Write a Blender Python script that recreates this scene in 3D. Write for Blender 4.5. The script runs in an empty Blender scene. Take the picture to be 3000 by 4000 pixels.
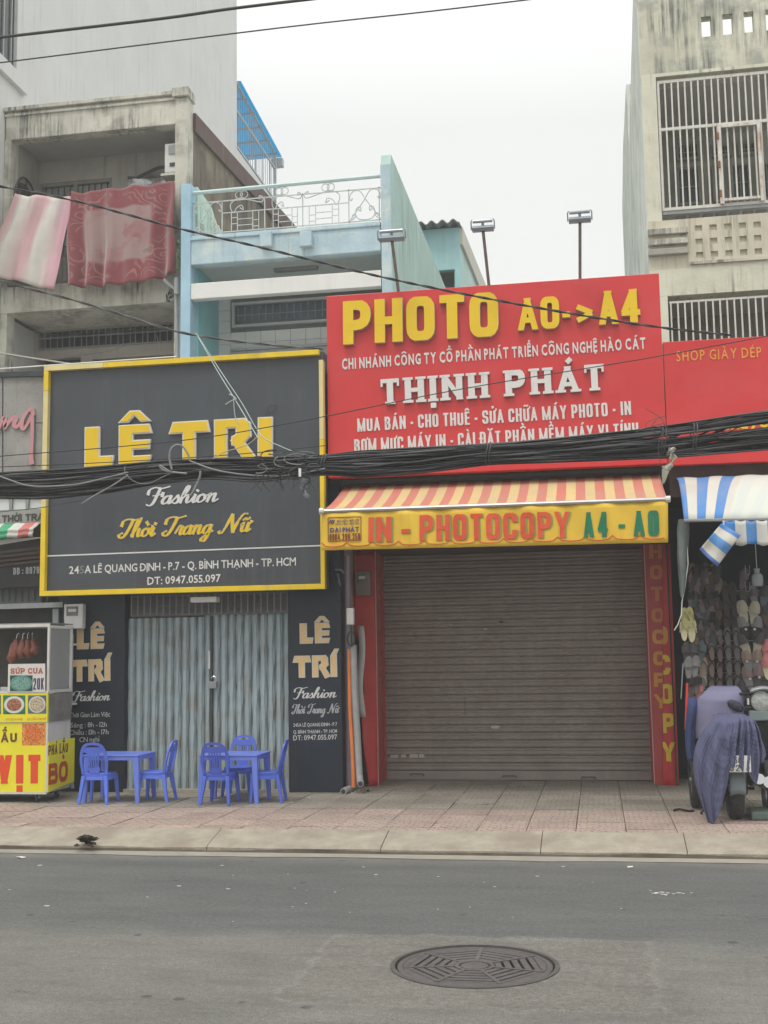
import bpy, math, random, unicodedata
import numpy as np
from mathutils import Vector, Matrix
random.seed(7)
rnd = random.Random(11)
SC = bpy.context.scene
COL = SC.collection
R_ = math.radians

# ------------------------------------------------------------------ camera, sky, sun, exposure
FPX, PITCH, ROLL, YAW = 4650.0, .12127, -.0155, -.1749
_cy, _sy = math.cos(YAW), math.sin(YAW)
FW = Vector((_sy*math.cos(PITCH), _cy*math.cos(PITCH), math.sin(PITCH)))
_r0 = Vector((_cy, -_sy, 0)); _u0 = _r0.cross(FW)
RT = math.cos(ROLL)*_r0 + math.sin(ROLL)*_u0
UP = -math.sin(ROLL)*_r0 + math.cos(ROLL)*_u0
CAM = Vector((0, 0, 1.73))
cam = bpy.data.cameras.new('camera'); cam.sensor_fit = 'HORIZONTAL'; cam.sensor_width = 36
cam.lens = 36*FPX/3000; cam.clip_end = 2000; cam.clip_start = .05
camo = bpy.data.objects.new('camera', cam); COL.objects.link(camo)
camo.matrix_world = Matrix(((RT.x, UP.x, -FW.x, CAM.x), (RT.y, UP.y, -FW.y, CAM.y), (RT.z, UP.z, -FW.z, CAM.z), (0, 0, 0, 1)))
SC.camera = camo

SUN_EL, SUN_AZ = 62, 200
world = bpy.data.worlds.new('World'); SC.world = world; world.use_nodes = True
nt = world.node_tree; nt.nodes.clear()
N = nt.nodes.new; L = nt.links.new
wo = N('ShaderNodeOutputWorld'); mixs = N('ShaderNodeMixShader'); bg1 = N('ShaderNodeBackground'); bg2 = N('ShaderNodeBackground')
sky = N('ShaderNodeTexSky'); sky.sky_type = 'NISHITA'; sky.sun_disc = False
sky.sun_elevation = R_(SUN_EL); sky.sun_rotation = R_(SUN_AZ)
L(sky.outputs[0], bg1.inputs[0]); bg1.inputs[1].default_value = .1
tc = N('ShaderNodeTexCoord'); sep = N('ShaderNodeSeparateXYZ'); L(tc.outputs['Generated'], sep.inputs[0])
mr = N('ShaderNodeMapRange'); mr.inputs[1].default_value = .42; mr.inputs[2].default_value = 1; mr.inputs[3].default_value = .605; mr.inputs[4].default_value = 1.65
L(sep.outputs[2], mr.inputs[0])
no = N('ShaderNodeTexNoise'); no.inputs['Scale'].default_value = 2.2; no.inputs['Detail'].default_value = 4
mp = N('ShaderNodeMapping'); mp.inputs['Scale'].default_value = (1, 1, 2.2); L(tc.outputs['Generated'], mp.inputs[0]); L(mp.outputs[0], no.inputs[0])
cr = N('ShaderNodeValToRGB'); cr.color_ramp.elements[0].position = .3; cr.color_ramp.elements[0].color = (.925, .955, .945, 1)
cr.color_ramp.elements[1].position = .7; cr.color_ramp.elements[1].color = (1.0, 1.0, .97, 1); L(no.outputs[0], cr.inputs[0])
L(cr.outputs[0], bg2.inputs[0]); L(mr.outputs[0], bg2.inputs[1])
mixs.inputs[0].default_value = .97
L(bg1.outputs[0], mixs.inputs[1]); L(bg2.outputs[0], mixs.inputs[2]); L(mixs.outputs[0], wo.inputs[0])
sl = bpy.data.lights.new('sun', 'SUN'); sl.energy = .7; sl.angle = R_(14); sl.color = (1, .94, .85)
so = bpy.data.objects.new('sun', sl); COL.objects.link(so)
_a = R_(SUN_AZ); _e = R_(SUN_EL)
sd = Vector((math.sin(_a)*math.cos(_e), math.cos(_a)*math.cos(_e), math.sin(_e)))
so.rotation_euler = sd.to_track_quat('Z', 'Y').to_euler()
SC.view_settings.view_transform = 'Standard'; SC.view_settings.look = 'None'
SC.view_settings.gamma = 1; SC.view_settings.use_curve_mapping = False
SC.view_settings.exposure = .74

# ------------------------------------------------------------------ survey helpers: a bearing from the camera meets a plane of the street
def ray(x, y):
    return (x-1500)/FPX*RT - (y-2000)/FPX*UP + FW
def W(x, y, Y):                         # on the frontal plane at distance Y
    d = ray(x, y); return CAM + d*(Y/d.y)
def WX(x, y, X):                        # on a party-wall plane
    d = ray(x, y); return CAM + d*(X/d.x)
def G(x, y, z=0.0):                     # on the ground
    d = ray(x, y); return CAM + d*((z-CAM.z)/d.z)

# ------------------------------------------------------------------ materials
MATS = {}
def newmat(name):
    m = bpy.data.materials.new(name); m.use_nodes = True
    t = m.node_tree; b = t.nodes['Principled BSDF']
    return m, t, b
def lin(c):
    return tuple(((v/255)/12.92 if v/255 <= .04045 else ((v/255+.055)/1.055)**2.4) for v in c)
def mat(name, col, rough=.6, var=.12, scale=6, bump=.0, bscale=60, metal=0, spec=.4, streak=0, scol=(.05, .05, .045), sscale=1.0, blotch=0, bcol=(.2, .2, .18), coat=0, sth=.52):
    """general weathered material: base colour, mottling, downward streaks, blotches, fine bump"""
    if name in MATS: return MATS[name]
    m, t, b = newmat(name); n = t.nodes.new; l = t.links.new
    tcn = n('ShaderNodeTexCoord'); geo = n('ShaderNodeNewGeometry')
    pos = geo.outputs['Position']
    def noise(sc, det=4, vec=None, mapsc=None, rough_=.55):
        x = n('ShaderNodeTexNoise'); x.inputs['Scale'].default_value = sc; x.inputs['Detail'].default_value = det
        x.inputs['Roughness'].default_value = rough_
        v = vec or pos
        if mapsc:
            mm = n('ShaderNodeMapping'); mm.inputs['Scale'].default_value = mapsc; l(v, mm.inputs[0]); v = mm.outputs[0]
        l(v, x.inputs['Vector']); return x.outputs[0]
    def rng(o, a, b_, c, d):
        x = n('ShaderNodeMapRange'); x.inputs[1].default_value = a; x.inputs[2].default_value = b_
        x.inputs[3].default_value = c; x.inputs[4].default_value = d; l(o, x.inputs[0]); return x.outputs[0]
    def mix(f, c1, c2, mode='MIX'):
        x = n('ShaderNodeMix'); x.data_type = 'RGBA'; x.blend_type = mode
        for s, v in ((0, f), (6, c1), (7, c2)):
            if isinstance(v, (int, float)): x.inputs[s].default_value = v
            elif isinstance(v, tuple): x.inputs[s].default_value = (*v[:3], 1)
            else: l(v, x.inputs[s])
        return x.outputs[2]
    base = col
    nz = noise(scale, 6)
    v = rng(nz, .25, .75, 1-var, 1+var)
    mulc = n('ShaderNodeCombineColor')
    for k in range(3): l(v, mulc.inputs[k])
    c = mix(1.0, base, mulc.outputs[0], 'MULTIPLY')
    if blotch:
        bl = rng(noise(1.7*sscale, 5), .5, .66, 0, blotch); c = mix(bl, c, bcol)
    if streak:
        s1 = noise(1.0, 5, mapsc=(9*sscale, 9*sscale, .55*sscale), rough_=.7)
        s2 = noise(.9*sscale, 3)
        mu = n('ShaderNodeMath'); mu.operation = 'MULTIPLY'
        l(rng(s1, sth, sth+.18, 0, 1), mu.inputs[0]); l(rng(s2, .4, .62, 0, streak), mu.inputs[1])
        c = mix(mu.outputs[0], c, scol)
    l(c, b.inputs['Base Color'])
    b.inputs['Roughness'].default_value = rough; b.inputs['Metallic'].default_value = metal
    b.inputs['Specular IOR Level'].default_value = spec
    if coat: b.inputs['Coat Weight'].default_value = coat; b.inputs['Coat Roughness'].default_value = .15
    if rough < .9:
        l(rng(noise(scale*2.3, 3), .2, .8, max(.05, rough-.1), min(1, rough+.12)), b.inputs['Roughness'])
    if bump:
        bp = n('ShaderNodeBump'); bp.inputs['Strength'].default_value = bump; bp.inputs['Distance'].default_value = .02
        l(noise(bscale, 5), bp.inputs['Height']); l(bp.outputs[0], b.inputs['Normal'])
    MATS[name] = m
    return m

RED = mat('red_sign', (.62, .030, .032), .36, .06, 1.0, spec=.5, streak=.22, scol=(.40, .06, .06), blotch=.18, bcol=(.66, .10, .10))
YEL = mat('yellow_letter', (.80, .53, .012), .35, .04, 5)
YFR = mat('yellow_frame', (.80, .56, .02), .45, .10, 5, streak=.5, scol=(.45, .36, .2))
YPALE = mat('faded_frame', (.72, .60, .27), .5, .1, 5)
WHL = mat('white_letter', (.70, .68, .66), .45, .05, 5, streak=.4, scol=(.45, .4, .38))
CREAM = mat('cream_letter', (.78, .53, .24), .5, .08, 8)
BLK = mat('black_sign', (.055, .062, .073), .42, .22, 1.1, spec=.45, streak=.35, scol=(.11, .115, .12))
NAVY = mat('navy_panel', (.013, .019, .032), .45, .25, 2, streak=.5, scol=(.05, .055, .06))
EDGE = mat('letter_edge', (.42, .40, .36), .5, .08, 8)
YEDGE = mat('letter_edge_yellow', (.62, .50, .18), .5, .08, 8)
ASH_WALL = mat('white_wall', (.64, .64, .625), .85, .05, .6, bump=.12, bscale=30, streak=.75, scol=(.46, .45, .43), sscale=.9, blotch=.25, bcol=(.55, .545, .52))
OLD = mat('old_plaster', (.58, .56, .48), .9, .16, 1.6, bump=.35, bscale=25, streak=1.1, scol=(.12, .12, .11), sscale=1.5, blotch=.8, bcol=(.34, .32, .27), sth=.45)
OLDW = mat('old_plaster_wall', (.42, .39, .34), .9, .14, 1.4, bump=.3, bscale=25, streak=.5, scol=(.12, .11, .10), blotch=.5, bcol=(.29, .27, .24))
MOULD = mat('mouldy_wall', (.15, .125, .10), .92, .4, 1.6, bump=.4, bscale=22, streak=1.0, scol=(.035, .03, .028), sscale=.9, blotch=.7, bcol=(.30, .25, .17), sth=.44)
MAROON = mat('maroon_flashing', (.105, .062, .055), .7, .2, 2, streak=.6, scol=(.2, .16, .12))
CEIL = mat('slab_soffit', (.48, .47, .45), .9, .1, 2, bump=.1)
BLUE = mat('blue_paint', (.43, .56, .62), .85, .14, 2.6, bump=.35, bscale=22, streak=.9, scol=(.25, .29, .30), sscale=1.5, blotch=.95, bcol=(.56, .64, .63))
BLUD = mat('deep_blue_paint', (.34, .52, .64), .85, .14, 2.2, bump=.2, bscale=20, blotch=.6, bcol=(.40, .60, .68))
MINT = mat('mint_paint', (.44, .60, .57), .88, .12, 1.8, bump=.3, bscale=22, streak=.8, scol=(.22, .27, .26), blotch=.5, bcol=(.50, .66, .62), sth=.48)
TEAL = mat('teal_paint', (.25, .52, .56), .85, .12, 2, bump=.2)
WBEAM = mat('white_beam_paint', (.72, .71, .68), .8, .05, 2, bump=.15, streak=.35, scol=(.5, .49, .46))
CREAMW = mat('cream_wall', (.66, .645, .52), .88, .09, 1.6, bump=.25, bscale=22, streak=.85, scol=(.17, .17, .14), sscale=1.3, blotch=.35, bcol=(.47, .45, .36))
CREAMD = mat('cream_wall_stained', (.59, .575, .46), .9, .16, 1.6, bump=.3, bscale=22, streak=1.1, scol=(.17, .18, .16), sscale=1.7, blotch=.8, bcol=(.34, .35, .31), sth=.43)
PALE = mat('weathered_side_wall', (.64, .65, .60), .9, .12, 2, bump=.3, bscale=20, streak=1.0, scol=(.27, .28, .26), sscale=1.6, sth=.46)
WMET = mat('white_metal', (.62, .61, .56), .5, .08, 14, streak=.6, scol=(.40, .24, .13), sscale=2)
GMET = mat('grey_metal', (.30, .31, .31), .45, .12, 10, metal=.4)
DMET = mat('dark_metal', (.045, .05, .055), .5, .2, 10)
WIN = mat('dark_window', (.022, .027, .033), .18, .25, 2, spec=.6)
WINB = mat('blue_window', (.05, .07, .10), .2, .3, 2, spec=.6)
DARKROOM = mat('dark_interior', (.05, .046, .047), .95, .3, 3)  # near-black base colour gives unlit rooms their darkness
BRN = mat('dark_fascia', (.10, .062, .058), .9, .3, 2)
RUBBER = mat('cable_rubber', (.022, .023, .027), .5, .25, 20)
GCABLE = mat('grey_cable', (.22, .22, .22), .55, .2, 10)
CONC = mat('concrete', (.36, .33, .27), .95, .14, 3.2, bump=.5, bscale=70, streak=0, blotch=.6, bcol=(.44, .39, .29))
PVC = mat('pvc_pipe', (.34, .35, .36), .4, .12, 10, streak=.5, scol=(.2, .18, .16))
ORANGE = mat('orange_pipe', (.75, .22, .06), .4, .1, 5)
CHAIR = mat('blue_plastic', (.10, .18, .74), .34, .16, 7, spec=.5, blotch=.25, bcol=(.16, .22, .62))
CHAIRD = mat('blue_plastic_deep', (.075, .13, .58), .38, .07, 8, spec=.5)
CHAIRL = mat('blue_plastic_table', (.15, .225, .74), .36, .06, 8, spec=.5)
SHUT = mat('shutter_steel', (.31, .265, .24), .75, .10, 4, metal=0, spec=.25, streak=.6, scol=(.38, .35, .33), blotch=.3, bcol=(.22, .17, .155))
GATE = mat('gate_steel', (.37, .44, .46), .6, .14, 5, bump=.25, bscale=30, streak=.8, scol=(.20, .185, .16), sscale=2.4, blotch=.5, bcol=(.33, .31, .26))
BANNER = mat('red_banner', (.52, .035, .035), .45, .12, 5)
BANNERD = mat('red_banner_dirty', (.40, .055, .055), .5, .16, 4)
CARTY = mat('cart_yellow', (.78, .70, .03), .4, .05, 5)
WPL = mat('white_plastic', (.68, .67, .64), .4, .08, 10)
GLASS, _t, _b = newmat('cart_glass'); _b.inputs['Base Color'].default_value = (.9, .93, .92, 1); _b.inputs['Roughness'].default_value = .08
_b.inputs['Alpha'].default_value = .16; MATS['cart_glass'] = GLASS
TYRE = mat('tyre_rubber', (.035, .035, .035), .7, .2, 20)
CHROME = mat('chrome', (.6, .6, .6), .15, .05, 8, metal=1)
LEAF = mat('leaf_green', (.07, .13, .045), .6, .3, 20)

# ------------------------------------------------------------------ mesh builder
def totloc(p):
    v = Vector((0, 0, 0))
    while p is not None: v += p.location; p = p.parent
    return v
class MB:
    def __init__(s): s.v = []; s.f = []; s.m = []; s.uv = None; s.cur = 0
    def add(s, vs, fs):
        b = len(s.v); s.v += [tuple(x) for x in vs]; s.f += [tuple(i+b for i in f) for f in fs]; s.m += [s.cur]*len(fs); return s
    def box(s, a, b):
        x0, x1 = sorted((a[0], b[0])); y0, y1 = sorted((a[1], b[1])); z0, z1 = sorted((a[2], b[2]))
        return s.add([(x0, y0, z0), (x1, y0, z0), (x1, y1, z0), (x0, y1, z0), (x0, y0, z1), (x1, y0, z1), (x1, y1, z1), (x0, y1, z1)],
                     [(0, 3, 2, 1), (4, 5, 6, 7), (0, 1, 5, 4), (1, 2, 6, 5), (2, 3, 7, 6), (3, 0, 4, 7)])
    def hexa(s, front, back):           # front and back rings of n points
        n = len(front); vs = list(front)+list(back)
        fs = [tuple(range(n)), tuple(range(2*n-1, n-1, -1))]
        for i in range(n): j = (i+1) % n; fs.append((j, i, n+i, n+j))
        return s.add(vs, fs)
    def slab(s, px, Y, th):             # outline surveyed on plane Y, thickness going back
        fr = [W(x, y, Y) for x, y in px]; return s.hexa(fr, [p+Vector((0, th, 0)) for p in fr])
    def xslab(s, px, X, th):
        fr = [WX(x, y, X) for x, y in px]; return s.hexa(fr, [p+Vector((th, 0, 0)) for p in fr])
    def tube(s, pts, r, n=6, caps=True, rs=None, up=None):
        pts = [Vector(p) for p in pts]; rings = []
        prev = None
        for i, p in enumerate(pts):
            d = (pts[min(i+1, len(pts)-1)]-pts[max(i-1, 0)])
            if d.length < 1e-9: d = Vector((0, 0, 1))
            d.normalize()
            if prev is None:
                a = Vector((0, 0, 1)) if abs(d.z) < .9 else Vector((0, 1, 0))
            else: a = prev
            e1 = (a - d*a.dot(d)); e1.normalize(); e2 = d.cross(e1); prev = e1
            rr = rs[i] if rs else r
            rings.append([p+e1*rr*math.cos(2*math.pi*k/n)+e2*rr*math.sin(2*math.pi*k/n) for k in range(n)])
        vs = [q for rg in rings for q in rg]; fs = []
        for i in range(len(rings)-1):
            for k in range(n):
                k2 = (k+1) % n; fs.append((i*n+k, i*n+k2, (i+1)*n+k2, (i+1)*n+k))
        if caps: fs.append(tuple(range(n-1, -1, -1))); fs.append(tuple((len(rings)-1)*n+k for k in range(n)))
        return s.add(vs, fs)
    def bar(s, a, b, w, h=None):        # square bar between two points
        a = Vector(a); b = Vector(b); h = h or w; d = (b-a).normalized()
        u = Vector((0, 0, 1)) if abs(d.z) < .9 else Vector((1, 0, 0))
        e1 = (u-d*u.dot(d)).normalized(); e2 = d.cross(e1)
        q = lambda p: [p+e1*h/2*i+e2*w/2*j for i, j in ((-1, -1), (-1, 1), (1, 1), (1, -1))]
        return s.hexa(q(a), q(b))
    def lathe(s, prof, c=(0, 0, 0), n=16, axis='Z'):
        vs = []; fs = []
        for r, h in prof:
            for k in range(n):
                a = 2*math.pi*k/n; x, y = r*math.cos(a), r*math.sin(a)
                p = {'Z': (x, y, h), 'Y': (x, h, y), 'X': (h, x, y)}[axis]
                vs.append((p[0]+c[0], p[1]+c[1], p[2]+c[2]))
        for i in range(len(prof)-1):
            for k in range(n):
                k2 = (k+1) % n; fs.append((i*n+k, i*n+k2, (i+1)*n+k2, (i+1)*n+k))
        fs.append(tuple(range(n-1, -1, -1))); fs.append(tuple((len(prof)-1)*n+k for k in range(n)))
        return s.add(vs, fs)
    def grid(s, fn, nu, nv, uv=True, close=False):
        b = len(s.v); 
        if s.uv is None: s.uv = {}
        for j in range(nv+1):
            for i in range(nu+1):
                p = fn(i/nu, j/nv); s.uv[len(s.v)] = (i/nu, j/nv); s.v.append(tuple(p))
        for j in range(nv):
            for i in range(nu):
                a = b+j*(nu+1)+i; s.f.append((a, a+1, a+nu+2, a+nu+1)); s.m.append(s.cur)
        return s
    def mesh(s, name, m, off=None, smooth=False):
        me = bpy.data.meshes.new(name)
        vs = s.v if off is None else [(v[0]-off[0], v[1]-off[1], v[2]-off[2]) for v in s.v]
        me.from_pydata(vs, [], s.f)
        ms = m if isinstance(m, (list, tuple)) else [m]
        for x in ms: me.materials.append(x)
        if len(ms) > 1: me.polygons.foreach_set('material_index', s.m)
        if smooth: me.polygons.foreach_set('use_smooth', [True]*len(me.polygons))
        if s.uv:
            lay = me.uv_layers.new(name='UVMap')
            for lp in me.loops: lay.data[lp.index].uv = s.uv.get(lp.vertex_index, (0, 0))
        me.update(); return me
    def build(s, name, m, parent=None, smooth=False, bev=0, solid=0, label=None, auto=False):
        off = totloc(parent) if parent is not None else None
        me = s.mesh(name, m, off, smooth or auto)
        o = bpy.data.objects.new(name, me); COL.objects.link(o)
        if parent is not None: o.parent = parent
        if label: o['label'] = label
        if solid:
            md = o.modifiers.new('thick', 'SOLIDIFY'); md.thickness = solid; md.offset = 0
        if bev:
            md = o.modifiers.new('edge', 'BEVEL'); md.width = bev; md.segments = 2; md.limit_method = 'ANGLE'
        if auto: me.set_sharp_from_angle(angle=R_(35))
        return o
def tag(o, label, cat, group=None):
    o['label'] = label; o['category'] = cat
    if group: o['group'] = group
    return o
def thing(name, label, cat, loc=(0, 0, 0), group=None):
    o = bpy.data.objects.new(name, None); COL.objects.link(o); o.location = loc; o.empty_display_size = .2
    return tag(o, label, cat, group)
def struct(o): o['kind'] = 'structure'; return o
def stuff(o): o['kind'] = 'stuff'; return o
def copy_tree(o, parent=None):
    c = o.copy(); COL.objects.link(c)
    if parent is not None: c.parent = parent
    for ch in list(o.children): copy_tree(ch, c)
    return c
def lerp(a, b, t): return a+(b-a)*t
def P4(fr, s_, t_):                     # bilinear inside TL,TR,BR,BL
    tl, tr, br, bl = fr; return tl.lerp(tr, s_).lerp(bl.lerp(br, s_), t_)

# ------------------------------------------------------------------ lettering
# skeleton glyphs: strokes of (x, y) in a unit box; 'r' strokes get rounded corners; 'c' = closed
GL = {
 'A': (1.08, [('', [(0, 0), (.5, 1)]), ('', [(1, 0), (.5, 1)]), ('m', [(.2, .27), (.8, .27)])]),
 'B': (1, [('', [(0, 0), (0, 1)]), ('r', [(0, 1), (.93, 1), (.93, .53), (0, .53)]), ('r', [(0, .53), (1, .53), (1, 0), (0, 0)])]),
 'C': (1, [('r', [(1, .68), (1, 1), (0, 1), (0, 0), (1, 0), (1, .32)])]),
 'D': (1, [('', [(0, 0), (0, 1)]), ('r', [(0, 1), (1, 1), (1, 0), (0, 0)])]),
 'E': (.85, [('', [(0, 0), (0, 1)]), ('m', [(0, 1), (1, 1)]), ('m', [(0, .52), (.9, .52)]), ('m', [(0, 0), (1, 0)])]),
 'G': (1, [('r', [(1, .68), (1, 1), (0, 1), (0, 0), (1, 0), (1, .45)]), ('m', [(.55, .45), (1, .45)])]),
 'H': (1, [('', [(0, 0), (0, 1)]), ('', [(1, 0), (1, 1)]), ('m', [(0, .5), (1, .5)])]),
 'I': (0, [('', [(.5, 0), (.5, 1)])]),
 'J': (.8, [('r', [(1, 1), (1, 0), (0, 0), (0, .3)])]),
 'K': (1, [('', [(0, 0), (0, 1)]), ('', [(1, 1), (.1, .4)]), ('', [(1, 0), (.35, .6)])]),
 'L': (.82, [('', [(0, 0), (0, 1)]), ('m', [(0, 0), (1, 0)])]),
 'M': (1.4, [('', [(0, 0), (0, 1)]), ('', [(1, 0), (1, 1)]), ('', [(0, 1), (.5, 0)]), ('', [(1, 1), (.5, 0)])]),
 'N': (1.05, [('', [(0, 0), (0, 1)]), ('', [(1, 0), (1, 1)]), ('', [(0, 1), (1, 0)])]),
 'O': (1, [('rc', [(0, 0), (1, 0), (1, 1), (0, 1)])]),
 'P': (1, [('', [(0, 0), (0, 1)]), ('r', [(0, 1), (1, 1), (1, .42), (0, .42)])]),
 'Q': (1, [('rc', [(0, 0), (1, 0), (1, 1), (0, 1)]), ('', [(.6, .25), (1.1, -.02)])]),
 'R': (1, [('', [(0, 0), (0, 1)]), ('r', [(0, 1), (1, 1), (1, .48), (0, .48)]), ('', [(.5, .48), (1, 0)])]),
 'S': (1, [('r', [(1, .7), (1, 1), (0, 1), (0, .53), (1, .47), (1, 0), (0, 0), (0, .3)])]),
 'T': (.95, [('', [(.5, 0), (.5, 1)]), ('m', [(0, 1), (1, 1)])]),
 'U': (1, [('r', [(0, 1), (0, 0), (1, 0), (1, 1)])]),
 'V': (1.05, [('', [(0, 1), (.5, 0)]), ('', [(1, 1), (.5, 0)])]),
 'X': (1, [('', [(0, 0), (1, 1)]), ('', [(0, 1), (1, 0)])]),
 'Y': (1.05, [('', [(.5, 0), (.5, .45)]), ('', [(0, 1), (.5, .4)]), ('', [(1, 1), (.5, .4)])]),
 '0': (1, [('rc', [(0, 0), (1, 0), (1, 1), (0, 1)])]),
 '1': (.5, [('', [(.9, 0), (.9, 1)]), ('m', [(.1, .8), (.9, 1)])]),
 '2': (1, [('r', [(0, .7), (0, 1), (1, 1), (1, .58), (0, .1), (0, 0)]), ('m', [(0, 0), (1, 0)])]),
 '3': (1, [('r', [(0, .72), (0, 1), (1, 1), (1, .53), (.35, .53)]), ('r', [(.35, .53), (1, .53), (1, 0), (0, 0), (0, .28)])]),
 '4': (1.08, [('', [(.76, 0), (.76, 1)]), ('', [(.72, 1), (-.04, .26)]), ('m', [(0, .26), (1.05, .26)])]),
 '5': (1, [('m', [(1, 1), (.06, 1)]), ('', [(.04, 1), (0, .5)]), ('r', [(0, .6), (1, .62), (1, 0), (0, 0), (0, .25)])]),
 '7': (.95, [('m', [(0, 1), (1, 1)]), ('', [(1, .95), (.35, 0)])]),
 '8': (1, [('rc', [(.05, .53), (.95, .53), (.95, 1), (.05, 1)]), ('rc', [(0, 0), (1, 0), (1, .53), (0, .53)])]),
 '9': (1, [('rc', [(0, .42), (1, .42), (1, 1), (0, 1)]), ('r', [(1, .7), (1, 0), (0, 0), (0, .25)])]),
 '-': (.45, [('', [(0, .4), (1, .4)])]),
 '>': (.95, [('', [(0, .92), (1, .5)]), ('', [(0, .08), (1, .5)])]),
 '.': (0, [('', [(.5, 0), (.5, .02)])]),
 ':': (0, [('', [(.5, .08), (.5, .1)]), ('', [(.5, .6), (.5, .62)])]),
}
def rounded(pts, rad, closed):
    out = []; n = len(pts)
    for i, p in enumerate(pts):
        if not closed and i in (0, n-1): out.append(p); continue
        a = pts[(i-1) % n]; c = pts[(i+1) % n]
        da = (a-p); dc = (c-p); la, lc = da.length, dc.length
        ra = min(rad, la*(.5 if closed or 0 < i-1 else .9), lc*(.5 if closed or i+1 < n-1 else .9))
        s0 = p+da/la*ra; s1 = p+dc/lc*ra
        for k in range(5):
            t = k/4; out.append(s0*(1-t)**2+p*2*t*(1-t)+s1*t*t)
    res = []
    for q in out:
        if not res or (q-res[-1]).length > 1e-4: res.append(q)
    if closed and (res[0]-res[-1]).length < 1e-4: res.pop()
    return res
def clip(poly, ax, val, keep_less):
    out = []; n = len(poly)
    for i in range(n):
        a, b = poly[i], poly[(i+1) % n]
        ia = (a[ax] <= val) if keep_less else (a[ax] >= val); ib = (b[ax] <= val) if keep_less else (b[ax] >= val)
        if ia: out.append(a)
        if ia != ib:
            t = (val-a[ax])/(b[ax]-a[ax]); out.append(a.lerp(b, t))
    return out
def strip(pts, t, closed=False, ext=0, ws=None):
    """list of quads covering a polyline of width t"""
    pts = [Vector((p[0], p[1])) for p in pts]
    if not closed and ext:
        d = (pts[0]-pts[1]).normalized(); pts[0] = pts[0]+d*ext
        d = (pts[-1]-pts[-2]).normalized(); pts[-1] = pts[-1]+d*ext
    n = len(pts); L_ = []; R2 = []
    for i, p in enumerate(pts):
        if closed: a, c = pts[i-1], pts[(i+1) % n]
        else: a, c = pts[max(i-1, 0)], pts[min(i+1, n-1)]
        d1 = (p-a); d2 = (c-p)
        if d1.length < 1e-9: d1 = d2
        if d2.length < 1e-9: d2 = d1
        d1 = d1.normalized(); d2 = d2.normalized()
        n1 = Vector((-d1.y, d1.x)); n2 = Vector((-d2.y, d2.x)); m = n1+n2
        if m.length < 1e-6: m = n1.copy()
        m.normalize(); k = 1/max(.45, m.dot(n1)); w = (ws[i] if ws else t)/2
        L_.append(p+m*w*k); R2.append(p-m*w*k)
    return [[L_[i], L_[(i+1) % n], R2[(i+1) % n], R2[i]] for i in (range(n) if closed else range(n-1))]
def marks(ch):
    d = unicodedata.normalize('NFD', ch); base = d[0]; mk = []
    if ch in 'Đđ': base = 'D' if ch == 'Đ' else 'd'; mk = ['bar']
    names = {'\u0301': 'acute', '\u0300': 'grave', '\u0302': 'circ', '\u0306': 'breve', '\u0303': 'tilde', '\u0309': 'hook', '\u0323': 'dot', '\u031b': 'horn'}
    mk += [names[c] for c in d[1:] if c in names]
    mk.sort(key=lambda q: ['horn', 'circ', 'breve', 'bar', 'dot', 'acute', 'grave', 'tilde', 'hook'].index(q))
    return base, mk
def mark_strokes(mk, wd, top, H, t):
    """each stroke is a list of quads"""
    out = []; cx = wd/2; y = top + t*.45 + H*.03; t2 = t*.72; s = H*.11
    hw = max(min(wd*.36, H*.2), t*.7)
    for m in mk:
        if m == 'circ':
            out += [strip([(cx-hw, y), (cx, y+s*1.1)], t2, ext=t2*.2), strip([(cx+hw, y), (cx, y+s*1.1)], t2, ext=t2*.2)]; y += s*1.5+t2*.4
        elif m == 'breve': out.append(strip([(cx-hw, y+s), (cx-hw*.5, y+.1*s), (cx+hw*.5, y+.1*s), (cx+hw, y+s)], t2)); y += s*1.5+t2*.4
        elif m == 'acute':
            x0 = cx + (hw*.2); out.append(strip([(x0-hw*.3, y), (x0+hw*.55, y+s*1.35)], t2)); y += s
        elif m == 'grave': out.append(strip([(cx+hw*.3, y), (cx-hw*.6, y+s*1.35)], t2))
        elif m == 'tilde': out.append(strip([(cx-hw, y), (cx-hw*.4, y+s*.7), (cx+hw*.4, y+s*.1), (cx+hw, y+s*.8)], t2*.9))
        elif m == 'hook': out.append(strip([(cx-hw*.4, y+s*1.1), (cx+hw*.3, y+s*1.3), (cx+hw*.45, y+s*.8), (cx, y+s*.45), (cx, y)], t2*.8))
        elif m == 'dot': out.append(strip([(cx-t*.42, -t*.45-H*.045), (cx+t*.42, -t*.45-H*.045)], t*.8))
        elif m == 'bar': out.append(strip([(-t*.55, H*.5), (t*1.5, H*.5)], t2*.85))
        elif m == 'horn': out.append(strip([(wd-t*.6, top-t*.6), (wd+t*.25, top-t*.2), (wd+t*.35, top+H*.1)], t2*.8))
    return out
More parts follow.
